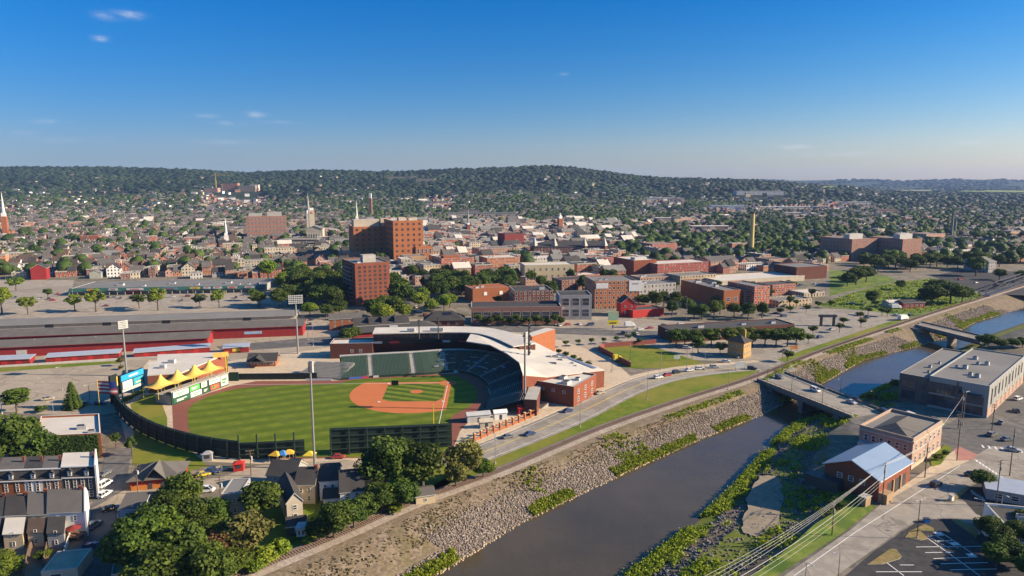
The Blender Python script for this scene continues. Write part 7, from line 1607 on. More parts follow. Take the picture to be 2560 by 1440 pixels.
def ico(sub):
    bm = bmesh.new(); bmesh.ops.create_icosphere(bm, subdivisions=sub, radius=1); V_ = np.array([v.co[:] for v in bm.verts]); F_ = np.array([[v.index for v in f.verts] for f in bm.faces]); bm.free(); return V_, F_
def mass(name, label, pts, sub, mt, seed, jit, nleaf=0, sm=False):
    """many far crowns in one mesh: lumpy clumps with loose leaf faces on top"""
    rng = np.random.default_rng(seed); V0, F0 = ico(sub); n = len(pts); Pn = np.array(pts)
    ang = rng.uniform(0, 6.28, n); V_ = np.repeat(V0[None], n, 0)
    V_ = V_ * (1 + rng.uniform(-jit, jit, (n, len(V0), 1)))
    c, s = np.cos(ang)[:, None], np.sin(ang)[:, None]; X = V_[..., 0] * c - V_[..., 1] * s; Y = V_[..., 0] * s + V_[..., 1] * c
    V_ = np.stack([X * Pn[:, 4:5] + Pn[:, 0:1], Y * Pn[:, 4:5] + Pn[:, 1:2], V_[..., 2] * Pn[:, 3:4] * .52 + Pn[:, 2:3] + Pn[:, 3:4] * .52], -1).reshape(-1, 3)
    F_ = (F0[None] + (np.arange(n) * len(V0))[:, None, None]).reshape(-1, 3)
    patch = .38 + .22 * np.sin(Pn[:, 0] * .009 + np.sin(Pn[:, 1] * .006) * 2) + .18 * np.sin(Pn[:, 1] * .013 + Pn[:, 0] * .004)
    tone = np.clip(np.repeat(patch + rng.uniform(-.28, .28, n), len(F0)) + rng.uniform(-.12, .12, n * len(F0)), 0, 1)
    o = link(name, npmesh(name, V_, F_, tone, [mt], sm)); tag(o, label, None, None, 'stuff')
    if nleaf:
        q = rng.normal(size=(n * nleaf, 3)); q[:, 2] = np.abs(q[:, 2]) - .35; q /= np.linalg.norm(q, axis=1)[:, None]
        i = np.repeat(np.arange(n), nleaf); C = np.stack([Pn[i, 0] + q[:, 0] * Pn[i, 4] * 1.02, Pn[i, 1] + q[:, 1] * Pn[i, 4] * 1.02, Pn[i, 2] + Pn[i, 3] * .52 + q[:, 2] * Pn[i, 3] * .54], 1)
        nn = q + rng.normal(0, .5, q.shape); nn /= np.linalg.norm(nn, axis=1)[:, None]
        V2, F2 = leaf_quads(C, nn, 2.2, rng); t2 = np.clip(np.repeat(rng.uniform(0, .7, n), nleaf) + rng.uniform(-.2, .4, n * nleaf), 0, 1)
        tag(link('town_tree_leaves', npmesh('town_tree_leaves', V2, F2, t2, [mt])), 'outer leaves of the trees across the far town', None, None, 'stuff')
L_FAR = leafmat('far_foliage', (.012, .027, .012), (.042, .068, .024), 0)
L_TOWN = leafmat('town_foliage', (.024, .05, .01), (.09, .14, .022), 0)
rest = sel[nl_:]
mass('town_trees', 'mass of trees between the far town houses', [(x, y, HT(x, y) - .5, h, r) for y, x, h, r in rest], 2, L_TOWN, 3, .18, 40)
print('trees', len(TREE_ITEMS), 'town trees', len(rest))
# woodland on the slopes
rw = np.random.default_rng(9); pts = []
for k in range(84000):
    y = float(rw.uniform(1450, 4300)) if k % 4 else float(rw.uniform(1450, 2700)); px = float(rw.uniform(-480, 3020)); x = DEP(px, y)
    if px > 1750 and rw.random() < (.62 if y < 3000 else .45): continue
    lim_ = 2150 if px < 900 else 2000 if px < 1500 else 1450
    if y < lim_ and rw.random() < .93: continue
    if y < lim_ + 600 and rw.random() < .42: continue
    if any(c[0] - 5 < px < c[1] + 5 and c[2] - 70 < y < c[3] + 20 for c in CLEAR): continue
    if 505 < px < 655 and 1700 < y < 2120 and rw.random() < .8: continue
    d_ = 1 if y < 2500 else 1.35; h = float(rw.choice((6, 8, 10, 12, 15)) * rw.uniform(.8, 1.15)) * d_; pts.append((x, y, HT(x, y) - h * .3, h, h * float(rw.uniform(.6, 1.0))))
mass('woodland', 'woods covering the far hills', pts, 1, L_FAR, 4, .2, 0, True)
pts = []
for k in range(5000):
    y = float(rw.uniform(4200, 9000)); px = float(rw.uniform(1650, 2680)); x = DEP(px, y)
    if any(c[0] - 3 < px < c[1] + 3 and c[2] - 250 < y < c[3] + 60 for c in CLEAR): continue
    if math.sin(px * .013 + y * .0011) + math.sin(px * .031 - y * .0023) < -.7: continue
    h = float(rw.uniform(12, 22)); pts.append((x, y, HT(x, y) - 3, h, h * 1.7))
mass('far_woodland', 'hazy woods on the furthest ridges at the right', pts, 1, L_FAR, 5, .2, 0, True)
# ---- stones and weeds on the banks
def bank_pt(y, t, side):
    if side == 0:
        lt, lw = at_y(LT, y), at_y(LW, y); return lt + (lw - lt) * t, y, -7 * t
    rw_, rt_ = at_y(RW, y), at_y(RT, y); z = float(np.interp(t, [0, .16, .36, .62, .78, 1], [-7, -5.9, -4.4, -4.1, -3.2, 0])); return rw_ + (rt_ - rw_) * t, y, z
def stones(name, label, spots, smin, smax, m_, seed):
    rng = np.random.default_rng(seed); V0, F0 = ico(1); n = len(spots); Pn = np.array(spots)
    V_ = np.repeat(V0[None], n, 0) * rng.uniform(.55, 1.35, (n, len(V0), 1)) * (rng.uniform(smin, smax, n) ** 1.0)[:, None, None] * rng.uniform(.7, 1.3, (n, 1, 3)); V_[..., 2] *= .8
    V_ = (V_ + Pn[:, None, :]).reshape(-1, 3); F_ = (F0[None] + (np.arange(n) * len(V0))[:, None, None]).reshape(-1, 3)
    tone = np.clip(np.repeat(rng.uniform(0, 1, n), len(F0)), 0, 1); tag(link(name, npmesh(name, V_, F_, tone, [m_])), label, None, None, 'stuff')
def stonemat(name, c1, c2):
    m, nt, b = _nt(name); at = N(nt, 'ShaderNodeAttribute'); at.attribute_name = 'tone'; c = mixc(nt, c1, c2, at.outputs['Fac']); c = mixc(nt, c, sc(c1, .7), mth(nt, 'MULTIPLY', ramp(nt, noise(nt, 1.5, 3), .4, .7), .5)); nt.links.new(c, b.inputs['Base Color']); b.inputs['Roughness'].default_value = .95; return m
rs = np.random.default_rng(31); sp_ = []
for k in range(42000):
    y = 120 + 400 * rs.random() ** 1.25; t = rs.uniform(.22, 1.0)
    x, y, z = bank_pt(y, t, 0)
    cl_ = math.sin(x * .09 + 1) + math.sin(y * .07) + math.sin(x * .03 - y * .05)
    if (t < .36 and y < 225 and rs.random() < .8) or (cl_ < -1.7 and t < .7): continue
    sp_.append((x, y, z + .05))
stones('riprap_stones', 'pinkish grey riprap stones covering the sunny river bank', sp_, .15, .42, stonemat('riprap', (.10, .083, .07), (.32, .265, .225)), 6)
sp_ = []
for k in range(5200):
    y = 125 + 210 * rs.random(); t = rs.choice((rs.uniform(.13, .37), rs.uniform(.13, .37), rs.uniform(.66, .82), rs.uniform(.66, .82), rs.uniform(.37, .66))); x, y, z = bank_pt(y, t, 1); sp_.append((x, y, z + .05))
stones('dark_riprap_stones', 'dark grey riprap stones on the shaded right bank', sp_, .2, .55, stonemat('dark_riprap', (.07, .068, .068), (.18, .175, .17)), 7)  # stones coloured darker, putting the slope's shade into their tone
sp_ = []
for k in range(1500):
    y = 120 + 420 * rs.random(); x, y, z = bank_pt(y, rs.uniform(.965, 1.03), 0); sp_.append((x, y, -6.85))
stones('shore_stones', 'pale wet stones along the waterline', sp_, .2, .45, stonemat('shore_stone', (.34, .25, .15), (.50, .40, .27)), 8)
def weeds(name, label, spots, hmin, hmax, m_, seed, per=14, leaf=.42):
    rng = np.random.default_rng(seed); Pn = np.array(spots); i = np.repeat(np.arange(len(spots)), per); hh = rng.uniform(hmin, hmax, len(spots))[i]
    C = Pn[i] + rng.normal(0, .42, (len(i), 3)) * np.array([1, 1, 0]) * hh[:, None] * .7; C[:, 2] += hh * rng.uniform(.05, 1, len(i)) ** .8
    nn = rng.normal(size=(len(i), 3)) + np.array([0, 0, .5]); nn /= np.linalg.norm(nn, axis=1)[:, None]; V_, F_ = leaf_quads(C, nn, leaf, rng)
    tone = np.clip(np.repeat(rng.uniform(0, .7, len(spots)), per) + rng.uniform(0, .3, len(i)), 0, 1); tag(link(name, npmesh(name, V_, F_, tone, [m_])), label, None, None, 'stuff')
sp_ = []
for k in range(13000):
    y = 120 + 390 * rs.random() ** 1.1; t = rs.beta(7, 1.25) if k % 4 else rs.uniform(.05, 1); x, y, z = bank_pt(y, min(t, .975), 0)
    if math.sin(y * .13 + x * .05) + .8 * math.sin(y * .051 + 2) + .6 * math.sin(x * .21) + (.3 if 330 < y < 400 else 0) + (.7 if t > .78 else -.5) < .75: continue
    sp_.append((x, y, z))
weeds('bank_weeds', 'bright green weeds growing among the riprap along the left bank', sp_, .4, 1.25, L_WEED, 12)
sp_ = []
for k in range(1400):
    y = 235 + 190 * rs.random(); x = at_y(LT, y) + rs.uniform(-2.2, 1.8)
    if math.sin(y * .12) > -.5: sp_.append((x, y, 0 if x < at_y(LT, y) else -.7))
weeds('rail_weeds', 'bright weeds beside the railway ballast', sp_, .5, 1.2, L_WEED, 13)
sp_ = []
for k in range(8200):
    y = 118 + 205 * rs.random(); t = rs.choice((abs(rs.normal(.05, .07)), abs(rs.normal(.05, .07)), abs(rs.normal(.1, .1)), rs.uniform(.38, .62) if y < 162 or y > 222 else .05, rs.uniform(.6, 1.0))); x, y, z = bank_pt(y, min(t, 1), 1)
    if t > .2 and math.sin(y * .21 + x * .13) + math.sin(x * .3) < .2: continue
    if t < .2 and math.sin(y * .33) + math.sin(y * .12 + 1) < -1.1: continue
    sp_.append((x, y, z))
weeds('right_bank_weeds', 'lush yellow green weeds along the right waterline', sp_, .6, 1.9, L_WEED, 14)
sp_ = []
mp_ = gp((2050, 765), (2120, 738), (2200, 714), (2330, 698), (2395, 722), (2465, 740), (2380, 768), (2290, 792), (2190, 778))
for k in range(2600):
    x, y = rs.uniform(180, 420), rs.uniform(480, 660)
    if inside(x, y, mp_): sp_.append((x, y, 0))
weeds('meadow_growth', 'tall bright grass of the riverside meadow', sp_, .6, 1.6, L_WEED, 15, 10, .8)
L_DRY = leafmat('dry_weed_leaf', (.24, .19, .10), (.38, .31, .17)); sp_ = []
for k in range(3000):
    y = 118 + 150 * rs.random(); x, y, z = bank_pt(y, rs.uniform(-.02, .5), 0)
    if math.sin(y * .1 + x * .13) + math.sin(x * .27) > rs.uniform(-1.5, 1): sp_.append((x, y, min(z, 0)))
weeds('dry_weeds', 'dry straw coloured weeds on the upper bank beside the ballast', sp_, .15, .5, L_DRY, 19, 8, .32)
# ivy on the hall
r, W = IVY_WALL; rng = np.random.default_rng(40); n = 5200
C = np.stack([rng.uniform(.2, W - 1.0, n), -rng.uniform(.02, .3, n), 8.2 * rng.uniform(0, 1, n) ** .9], 1); nn = rng.normal(0, .45, (n, 3)) + np.array([0, -1, .3]); nn /= np.linalg.norm(nn, axis=1)[:, None]
V_, F_ = leaf_quads(C, nn, .5, rng); o = link('ivy', npmesh('ivy', V_, F_, np.clip(.3 + .3 * np.sin(C[:, 0] * .9) + rng.uniform(0, .5, n), 0, 1), [L_IVY]), r); o['kind'] = 'stuff'
# ================================================================ vehicles, poles, wires, people
PAINT = objcolmat('car_paint', .3, 0, .4); M_TYRE = mat('tyre', (.02, .02, .02), .9); M_HUB = mat('hub', (.4, .4, .4), .4); M_CGL = glassmat('car_glass', (.02, .025, .03), .08); M_LAMP = mat('headlamp', (.7, .7, .66), .2); M_TAIL = mat('tail_lamp', (.4, .02, .02), .3)
def loft(secs, m=0):
    mb = MB()
    for a, b in zip(secs[:-1], secs[1:]):
        n = len(a)
        for i in range(n): mb.face([a[i], a[(i + 1) % n], b[(i + 1) % n], b[i]], m)
    mb.face(secs[0][::-1], m); mb.face(secs[-1], m); return mb
def car_parts(L, W, kind):
    """body, glass, wheels, lamps of one kind of car; x forward"""
    w = W / 2
    if kind == 'sedan': prof = [(-.5, .45, .78), (-.46, .35, .92), (-.32, .32, .98), (.12, .30, .95), (.34, .30, .88), (.47, .32, .78), (.5, .42, .62)]; cab = [(-.36, .92), (-.22, 1.42), (.08, 1.45), (.24, .92)]
    elif kind == 'van': prof = [(-.5, .42, 1.0), (-.48, .35, 1.05), (-.2, .32, 1.08), (.2, .30, 1.06), (.38, .30, 1.0), (.48, .34, .88), (.5, .42, .7)]; cab = [(-.485, 1.0), (-.46, 1.85), (.18, 1.9), (.36, 1.0)]
    else: prof = [(-.5, .48, .98), (-.48, .4, 1.02), (-.1, .38, 1.05), (.2, .36, 1.04), (.42, .38, 1.0), (.48, .4, .9), (.5, .48, .74)]; cab = [(-.47, .98), (-.42, 1.68), (.06, 1.72), (.22, 1.0)]
    body = loft([[(x * L, -w * (.9 if abs(x) > .46 else 1), z0), (x * L, w * (.9 if abs(x) > .46 else 1), z0), (x * L, w * (.86 if abs(x) > .46 else .97), z1), (x * L, -w * (.86 if abs(x) > .46 else .97), z1)] for x, z0, z1 in prof])
    c = [(x * L, z) for x, z in cab]; wi, wt = w * .93, w * .74
    roof = MB(); P_ = lambda k, s: (c[k][0], s * (wt if k in (1, 2) else wi), c[k][1])
    body.box(c[1][0], -wt, c[1][1] - .05, c[2][0], wt, c[2][1] + .03)
    gl = MB(); gl.face([P_(0, 1), P_(0, -1), P_(1, -1), P_(1, 1)]); gl.face([P_(3, -1), P_(3, 1), P_(2, 1), P_(2, -1)])
    for s in (-1, 1):
        q = [P_(0, s), P_(1, s), P_(2, s), P_(3, s)]; gl.face(q if s > 0 else q[::-1])
        for k in (.0, .45, 1.0):
            xb = c[0][0] + (c[3][0] - c[0][0]) * k; xt = c[1][0] + (c[2][0] - c[1][0]) * k; body.bar((xb, s * wi, c[0][1]), (xt, s * wt, c[1][1]), .07, 0, 4)
    return body.mesh('body', [PAINT]), gl.mesh('windows', [M_CGL])
wm = MB(); wm.bar((0, -.11, 0), (0, .11, 0), .34, 0, 14); wm.bar((0, -.125, 0), (0, .125, 0), .18, 1, 10); WHEEL = wm.mesh('wheel', [M_TYRE, M_HUB])
HL = MB().box(-.03, -.2, -.08, .03, .2, .08).mesh('headlight', [M_LAMP]); TL = MB().box(-.03, -.16, -.1, .03, .16, .1).mesh('tail_light', [M_TAIL])
CARM = {k: (car_parts(L, W, k), L, W) for k, L, W in (('sedan', 4.6, 1.82), ('suv', 4.7, 1.9), ('van', 5.0, 1.95))}
CARI = []
CC = {'white': (.72, .72, .70), 'silver': (.42, .43, .44), 'black': (.02, .02, .022), 'dark blue': (.03, .05, .14), 'red': (.38, .03, .03), 'grey': (.14, .145, .15), 'blue': (.05, .16, .42), 'maroon': (.16, .02, .025), 'beige': (.42, .36, .26), 'green': (.04, .12, .07), 'yellow': (.65, .48, .04)}
def car(px, py, ang, col, kind='sedan', z=0.0, xy=None):
    x, y = xy or G(px, py, z); (bm_, gm), L, W = CARM[kind]
    r = thing('parked_car', None, None, (x, y, z + .06), ang, 'cars on streets and car parks')
    link('body', bm_, r).color = CC[col] + (1,); link('windows', gm, r)
    for sx in (-.31, .31):
        for sy in (-1, 1): link('wheel', WHEEL, r, (sx * L, sy * (W / 2 - .1), .34))
    for sy in (-1, 1): link('headlight', HL, r, (L * .485, sy * W * .32, .7)); link('tail_light', TL, r, (-L * .495, sy * W * .34, .8))
    CARI.append((r, '%s %s' % (col, {'sedan': 'car', 'suv': 'estate car', 'van': 'van'}[kind]), x, y, z + 1))
A30 = math.radians(30)
for a_ in ((1325, 1088, math.radians(32), 'dark blue', 'sedan'), (1646, 946, math.radians(28), 'white', 'suv'), (1668, 940, math.radians(26), 'red', 'sedan'), (1692, 933, math.radians(24), 'black', 'suv'), (1724, 928, math.radians(18), 'white', 'sedan'), (1750, 924, math.radians(12), 'white', 'suv'), (1786, 920, math.radians(5), 'silver', 'suv'), (1880, 924, math.radians(-20), 'black', 'suv'), (1815, 906, math.radians(-15), 'white', 'sedan'), (1770, 890, math.radians(-15), 'silver', 'sedan'), (1718, 872, math.radians(-12), 'white', 'suv'), (1642, 845, math.radians(-20), 'blue', 'sedan')): car(*a_)
BA = math.atan2(G(2128, 1043)[1] - G(1897, 948)[1], G(2128, 1043)[0] - G(1897, 948)[0])
for px, py, col, k, f in ((1948, 946, 'grey', 'suv', 0), (2038, 978, 'white', 'van', 0), (2140, 1000, 'black', 'sedan', PI), (2128, 1008, 'silver', 'sedan', 0), (2205, 1030, 'black', 'suv', PI), (2280, 1044, 'white', 'van', 0)): car(px, py, BA + f, col, k, .25)
for a_ in ((2518, 1102, .2, 'grey', 'sedan'), (2532, 1128, -.5, 'silver', 'sedan'), (2540, 1030, 1.2, 'black', 'sedan'), (2430, 1190, .1, 'black', 'sedan'), (262, 1215, 1.45, 'white', 'van'), (262, 1240, 1.45, 'white', 'suv'), (262, 1188, 1.45, 'grey', 'sedan'), (235, 1318, 1.4, 'grey', 'suv'), (222, 1372, 1.2, 'dark blue', 'sedan'), (278, 1276, .6, 'black', 'sedan'), (515, 1230, .15, 'white', 'van'), (508, 1190, .5, 'yellow', 'sedan'), (522, 1186, .5, 'dark blue', 'sedan'), (536, 1182, .5, 'dark blue', 'suv'), (548, 1178, .5, 'beige', 'sedan'), (215, 1012, .2, 'grey', 'sedan'), (252, 1012, .2, 'black', 'suv'), (845, 1146, .1, 'red', 'sedan'), (2335, 1052, BA, 'grey', 'sedan')): car(*a_)
rc_ = random.Random(3)
for px, py in ((285, 745), (302, 747), (325, 748), (330, 742), (132, 752), (122, 748), (50, 755), (145, 736), (265, 766), (610, 738), (640, 735), (590, 745), (625, 750), (470, 742), (430, 744), (270, 745), (40, 745), (90, 748), (455, 752)): car(px, py, TH + rc_.choice((0, PI / 2)), rc_.choice(('white', 'maroon', 'silver', 'black', 'grey', 'red', 'dark blue')), rc_.choice(('sedan', 'suv')))
for px, py in ((1398, 815), (1420, 813), (1448, 812), (1476, 814), (1505, 770), (1650, 765), (1560, 835), (1600, 825), (1625, 822), (1590, 838), (1660, 815), (1700, 812), (1860, 790), (1905, 788), (1940, 785), (1960, 792), (1795, 870), (1850, 842), (2150, 790), (2168, 795), (2240, 790), (1020, 762), (1040, 770), (1050, 780), (1030, 790), (1062, 790), (1075, 800), (1010, 745), (1190, 745), (1140, 815), (1120, 822), (1320, 803), (1350, 802), (2278, 790), (2130, 760), (2400, 700), (2440, 708), (2490, 715), (2000, 715), (1960, 725), (1970, 705), (2040, 712), (780, 800), (775, 812), (1545, 720), (1580, 722)): car(px, py, TH + rc_.choice((0, 0, PI / 2, PI)), rc_.choice(('white', 'silver', 'black', 'grey', 'white', 'red', 'dark blue')), rc_.choice(('sedan', 'suv', 'sedan', 'van')))
for px, py in ((2340, 1215), (2480, 1090), (2505, 1060), (2545, 1000), (30, 1010), (60, 985), (120, 1000), (1850, 895), (1960, 880), (2050, 845), (2080, 825), (1500, 985), (1420, 1030), (1270, 1095)): car(px, py, rc_.choice((.5, .55, 3.6)), rc_.choice(('white', 'silver', 'black', 'grey', 'dark blue', 'beige')), rc_.choice(('sedan', 'suv')))
give_labels(CARI, 'car')
def truck(px, py, ang, lab, L=9, col=(.7, .7, .68), red=None):
    x, y = G(px, py); r = thing('box_truck', lab, 'truck', (x, y, .05), ang)
    MB().box(-L / 2, -1.2, .9, L / 2 - 2.6, 1.2, 3.6).build('cargo_box', mat('truck_box_%d' % px, col, .5, .1), r); c = loft([[(L / 2 - 2.4, -1.15, .6), (L / 2 - 2.4, 1.15, .6), (L / 2 - 2.4, 1.1, 2.9), (L / 2 - 2.4, -1.1, 2.9)], [(L / 2 - .9, -1.15, .6), (L / 2 - .9, 1.15, .6), (L / 2 - 1.1, 1.0, 2.7), (L / 2 - 1.1, -1.0, 2.7)], [(L / 2, -1.1, .6), (L / 2, 1.1, .6), (L / 2, 1.05, 1.5), (L / 2, -1.05, 1.5)]]); c.build('cab', mat('truck_cab_%d' % px, red or col, .4, .1), r)
    MB().box(L / 2 - 1.05, -.95, 1.6, L / 2 - .55, .95, 2.4).build('windscreen', M_CGL, r)
    for sx in (-L * .3, L * .33):
        for sy in (-1, 1): w_ = link('wheel', WHEEL, r, (sx, sy * 1.05, .5)); w_.scale = (1.45, 1.6, 1.45)
truck(2258, 800, .5, 'white box truck with a white cab by the railway near the far bridge'); truck(1545, 903, .3, 'small yellow loader on the corner lawn edge', 5, (.65, .50, .03)); truck(2240, 772, .1, 'white box truck parked beside the pale depot', 8); truck(2508, 1350, -.3, 'white and violet box truck half hidden by spruces', 9, (.62, .62, .62), (.10, .06, .25)); truck(1575, 818, .2, 'white delivery truck near the bright red shop', 7)
# ---- poles
def zt_of(x, y, row): return zat(x, y, row)
POLES = []
def pole(px, base, top, kind, lab, ang=0.0, arm=2.2):
    x, y = G(px, base); z = zat(x, y, top)
    if kind == 'power':
        r = thing('power_pole', lab, 'power pole', (x, y, 0), ang, 'timber power poles'); MB().cyl(0, 0, -.5, z, .17, .12, 8).build('pole', M_POLE, r)
        for k, zz in enumerate((z - .35, z - 1.2)): MB().box(-1.25, -.06, zz - .07, 1.25, .06, zz + .07).build('crossarm', M_POLE, r)
        MB().cyl(.38, 0, z - 3.2, z - 2.1, .27, n=8).build('transformer', M_UNIT, r)
        ins = MB()
        for u in (-1.1, -.5, .5, 1.1): ins.cyl(u, 0, z - .28, z - .05, .06, n=6)
        ins.build('insulators', M_CONC, r)
    else:
        r = thing('street_lamp', lab, 'street lamp', (x, y, 0), ang, 'lamp posts'); MB().cyl(0, 0, 0, z, .12, .08, 8).build('post', M_DARKMETAL if kind == 'dark' else M_STEEL, r); MB().cyl(0, 0, 0, .7, .28, .26, 8).build('footing', M_CONC, r)
        for s in ((1, -1) if kind == 'dark' else (1,)): MB().bar((0, 0, z - .05), (s * arm * .6, 0, z + .1), .06, 0, 5).build('arm', M_STEEL, r); MB().box(-.35, -.16, -.08, .35, .16, .1).build('lamp_head', M_UNIT, r, (s * arm * .7, 0, z + .08))
    POLES.append((x, y, z, r)); return POLES[-1]
pp = [pole(2205, 1262, 1158, 'power', 'timber power pole with transformer at the corner of the blue roofed garage', .9), pole(2312, 1195, 1105, 'power', 'leaning timber power pole in front of the stone hall', .9), pole(2392, 1152, 978, 'power', 'tall pale power pole at the brick paved corner', .9), pole(2080, 1338, 1255, 'power', 'short timber power pole on the grassy right bank', .9), pole(2490, 1265, 1150, 'power', 'timber power pole beside the long metal canopy', .4), pole(2524, 1190, 1070, 'power', 'timber power pole at the far right street edge', .4)]
for a_ in ((2292, 1347, 1250, 'dark', 'twin headed lamp post on the car park island'), (2448, 1336, 1250, 'grey', 'grey lamp post on the dry grass kerb'), (2095, 1455, 1382, 'grey', 'lamp post at the bottom edge beside the road'), (2012, 1470, 1407, 'grey', 'leftmost lamp post at the bottom edge beside the road'), (2500, 1300, 1236, 'grey', 'thin lamp post left of the box truck'), (1450, 1068, 1005, 'grey', 'lamp post on the sidewalk near the ticket building'), (1618, 1000, 930, 'grey', 'lamp post at the edge of the grass verge'), (1238, 1160, 1085, 'grey', 'lamp post where the road passes the big trees'), (1530, 930, 898, 'dark', 'lamp post at the street corner by the ballpark'), (1652, 925, 870, 'grey', 'lamp post on the lawn side of the junction'), (1717, 922, 872, 'grey', 'lamp post right of the white lawn sign'), (1762, 925, 880, 'grey', 'lamp post at the right tip of the corner lawn'), (1730, 898, 868, 'dark', 'small dark lamp post behind the corner lawn'), (1575, 905, 862, 'dark', 'small dark lamp post in front of the red lawn wall'), (1820, 975, 930, 'grey', 'lamp post between railway and grass verge'), (1955, 905, 862, 'grey', 'lamp post at the bridge end of the road'), (2160, 790, 757, 'grey', 'lamp post left of the meadow depot'), (2220, 770, 730, 'grey', 'lamp post in front of the meadow'), (2110, 760, 738, 'grey', 'lamp post on the meadow path'), (1478, 795, 757, 'grey', 'curved street lamp by the glass block'), (1715, 830, 742, 'grey', 'tall pole left of the station hall'), (1670, 866, 827, 'grey', 'pole near the round trees of the station hall'), (1758, 862, 820, 'grey', 'pole in front of the station hall trees'), (156, 975, 917, 'grey', 'lamp post in the middle of the stadium car park'), (5, 1035, 972, 'grey', 'lamp post at the left edge of the stadium car park'), (135, 1048, 1004, 'grey', 'lamp post beside the ivy hall roof'), (225, 1006, 962, 'dark', 'short lamp post near the stadium car park exit'), (18, 735, 690, 'grey', 'pole left of the strip mall'), (182, 742, 712, 'grey', 'lamp post at the left end of the strip mall'), (484, 752, 712, 'grey', 'lamp post in the strip mall car park'), (783, 865, 815, 'grey', 'lamp post right of the tall floodlight tower'), (770, 850, 800, 'dark', 'dark pole beside the market barn end'), (1178, 812, 770, 'grey', 'lamp post at the left end of the bay windowed block'), (1152, 815, 772, 'grey', 'lamp post right of the brick cottage'), (1405, 808, 770, 'grey', 'lamp post right of the bay windowed block')): pole(a_[0], a_[1], a_[2], a_[3], a_[4], random.uniform(0, 6))
for t, s in ((.12, 1), (.4, 1), (.72, 1), (.25, -1), (.6, -1), (.9, -1)):
    q, q2 = (BQ[0], BQ[1]) if s > 0 else (BQ[3], BQ[2]); x, y = BO[0] + q[0] + (q2[0] - q[0]) * t, BO[1] + q[1] + (q2[1] - q[1]) * t
    side = 'near' if s > 0 else 'far'; r = thing('street_lamp', 'lamp post on the %s parapet of the road bridge, %s' % (side, {.12: 'left end', .4: 'middle one', .72: 'right end', .25: 'left end', .6: 'middle one', .9: 'right end'}[t]), 'street lamp', (x, y, .3), BA + PI / 2 * s, 'lamp posts'); MB().cyl(0, 0, 0, 7, .11, .07, 7).build('post', M_DARKMETAL, r); MB().bar((0, 0, 6.9), (1.4, 0, 7.1), .05).build('arm', M_DARKMETAL, r); MB().box(-.3, -.14, -.07, .3, .14, .08).build('lamp_head', M_UNIT, r, (1.6, 0, 7.1))
pole(2407, 1062, 980, 'grey', 'tall pale pole at the corner of the modern office', .4)
for a_ in ((345, 1235, 1160, 'timber power pole in front of the red shop'), (293, 1318, 1268, 'timber power pole beside the pale blue house'), (556, 1310, 1190, 'tall timber power pole beside the flat grey roofed house'), (628, 1190, 1125, 'timber power pole between the wall and the dark round tree'), (210, 1225, 1158, 'timber power pole before the dark grey end house'), (48, 1240, 1168, 'timber power pole before the upper terraces'), (2480, 1075, 1010, 'timber power pole in front of the modern office'), (2395, 1072, 1035, 'short timber pole by the crossing near the stone hall')): POLES_ = pole(a_[0], a_[1], a_[2], 'power', a_[3], .3)
# ---- power lines: sagging cables out of the picture at the bottom
M_WIRE = mat('pale_cable', (.50, .50, .47), .5)
def wire(lab, a, b, sag, r_=.05):
    n = 20; Q = [Vector((a[0] + (b[0] - a[0]) * t, a[1] + (b[1] - a[1]) * t, a[2] + (b[2] - a[2]) * t - sag * 4 * t * (1 - t))) for t in [i / n for i in range(n + 1)]]; mb = MB()
    for i in range(n): mb.bar(Q[i], Q[i + 1], r_, 0, 5)
    tag(mb.build('power_line', M_WIRE), lab, 'cable', 'power lines over the right bank')
c0 = pp[0]; B0 = G(1560, 1500, 9); B1 = G(1500, 1480, 9)
offs_ = [(-1.1, .0, -.1), (-.5, 0, -.1), (.5, 0, -.1), (1.1, 0, -.1), (.15, 0, -3.6), (.2, 0, -4.6), (0, 0, -5.6)]
names_ = ['topmost cable on the river side of the pole', 'second cable from the river side', 'third cable from the river side', 'fourth cable, outermost on the street side', 'thick bright cable below the transformer', 'thin cable just below the thick bright one', 'lowest cable over the grassy bank']
fa = .9
for k, (u, v, w_) in enumerate(offs_):
    p0 = (c0[0] + math.cos(fa) * u, c0[1] + math.sin(fa) * u, c0[2] + w_); g_ = G(1640 + 26 * k, 1500, c0[2] + w_ - 1.5)
    wire(names_[k], p0, (g_[0], g_[1], c0[2] + w_ - 1.5), 2.2, .032 if k != 4 else .06)
for k, u in enumerate((-1.1, -.5, .5, 1.1)):
    q = pp[1]; wire('span of cable from the garage corner pole to the leaning pole, %s' % ('first', 'second', 'third', 'fourth')[k] + ' across the arm', (c0[0] + math.cos(fa) * u, c0[1] + math.sin(fa) * u, c0[2] - .1), (q[0] + math.cos(fa) * u, q[1] + math.sin(fa) * u, q[2] - .1), .8, .025)
    q2 = pp[2]; wire('span of cable from the leaning pole to the tall pale pole, %s' % ('first', 'second', 'third', 'fourth')[k] + ' across the arm', (q[0] + math.cos(fa) * u, q[1] + math.sin(fa) * u, q[2] - .1), (q2[0] + math.cos(fa) * u, q2[1] + math.sin(fa) * u, q2[2] - 1.5), .8, .025)
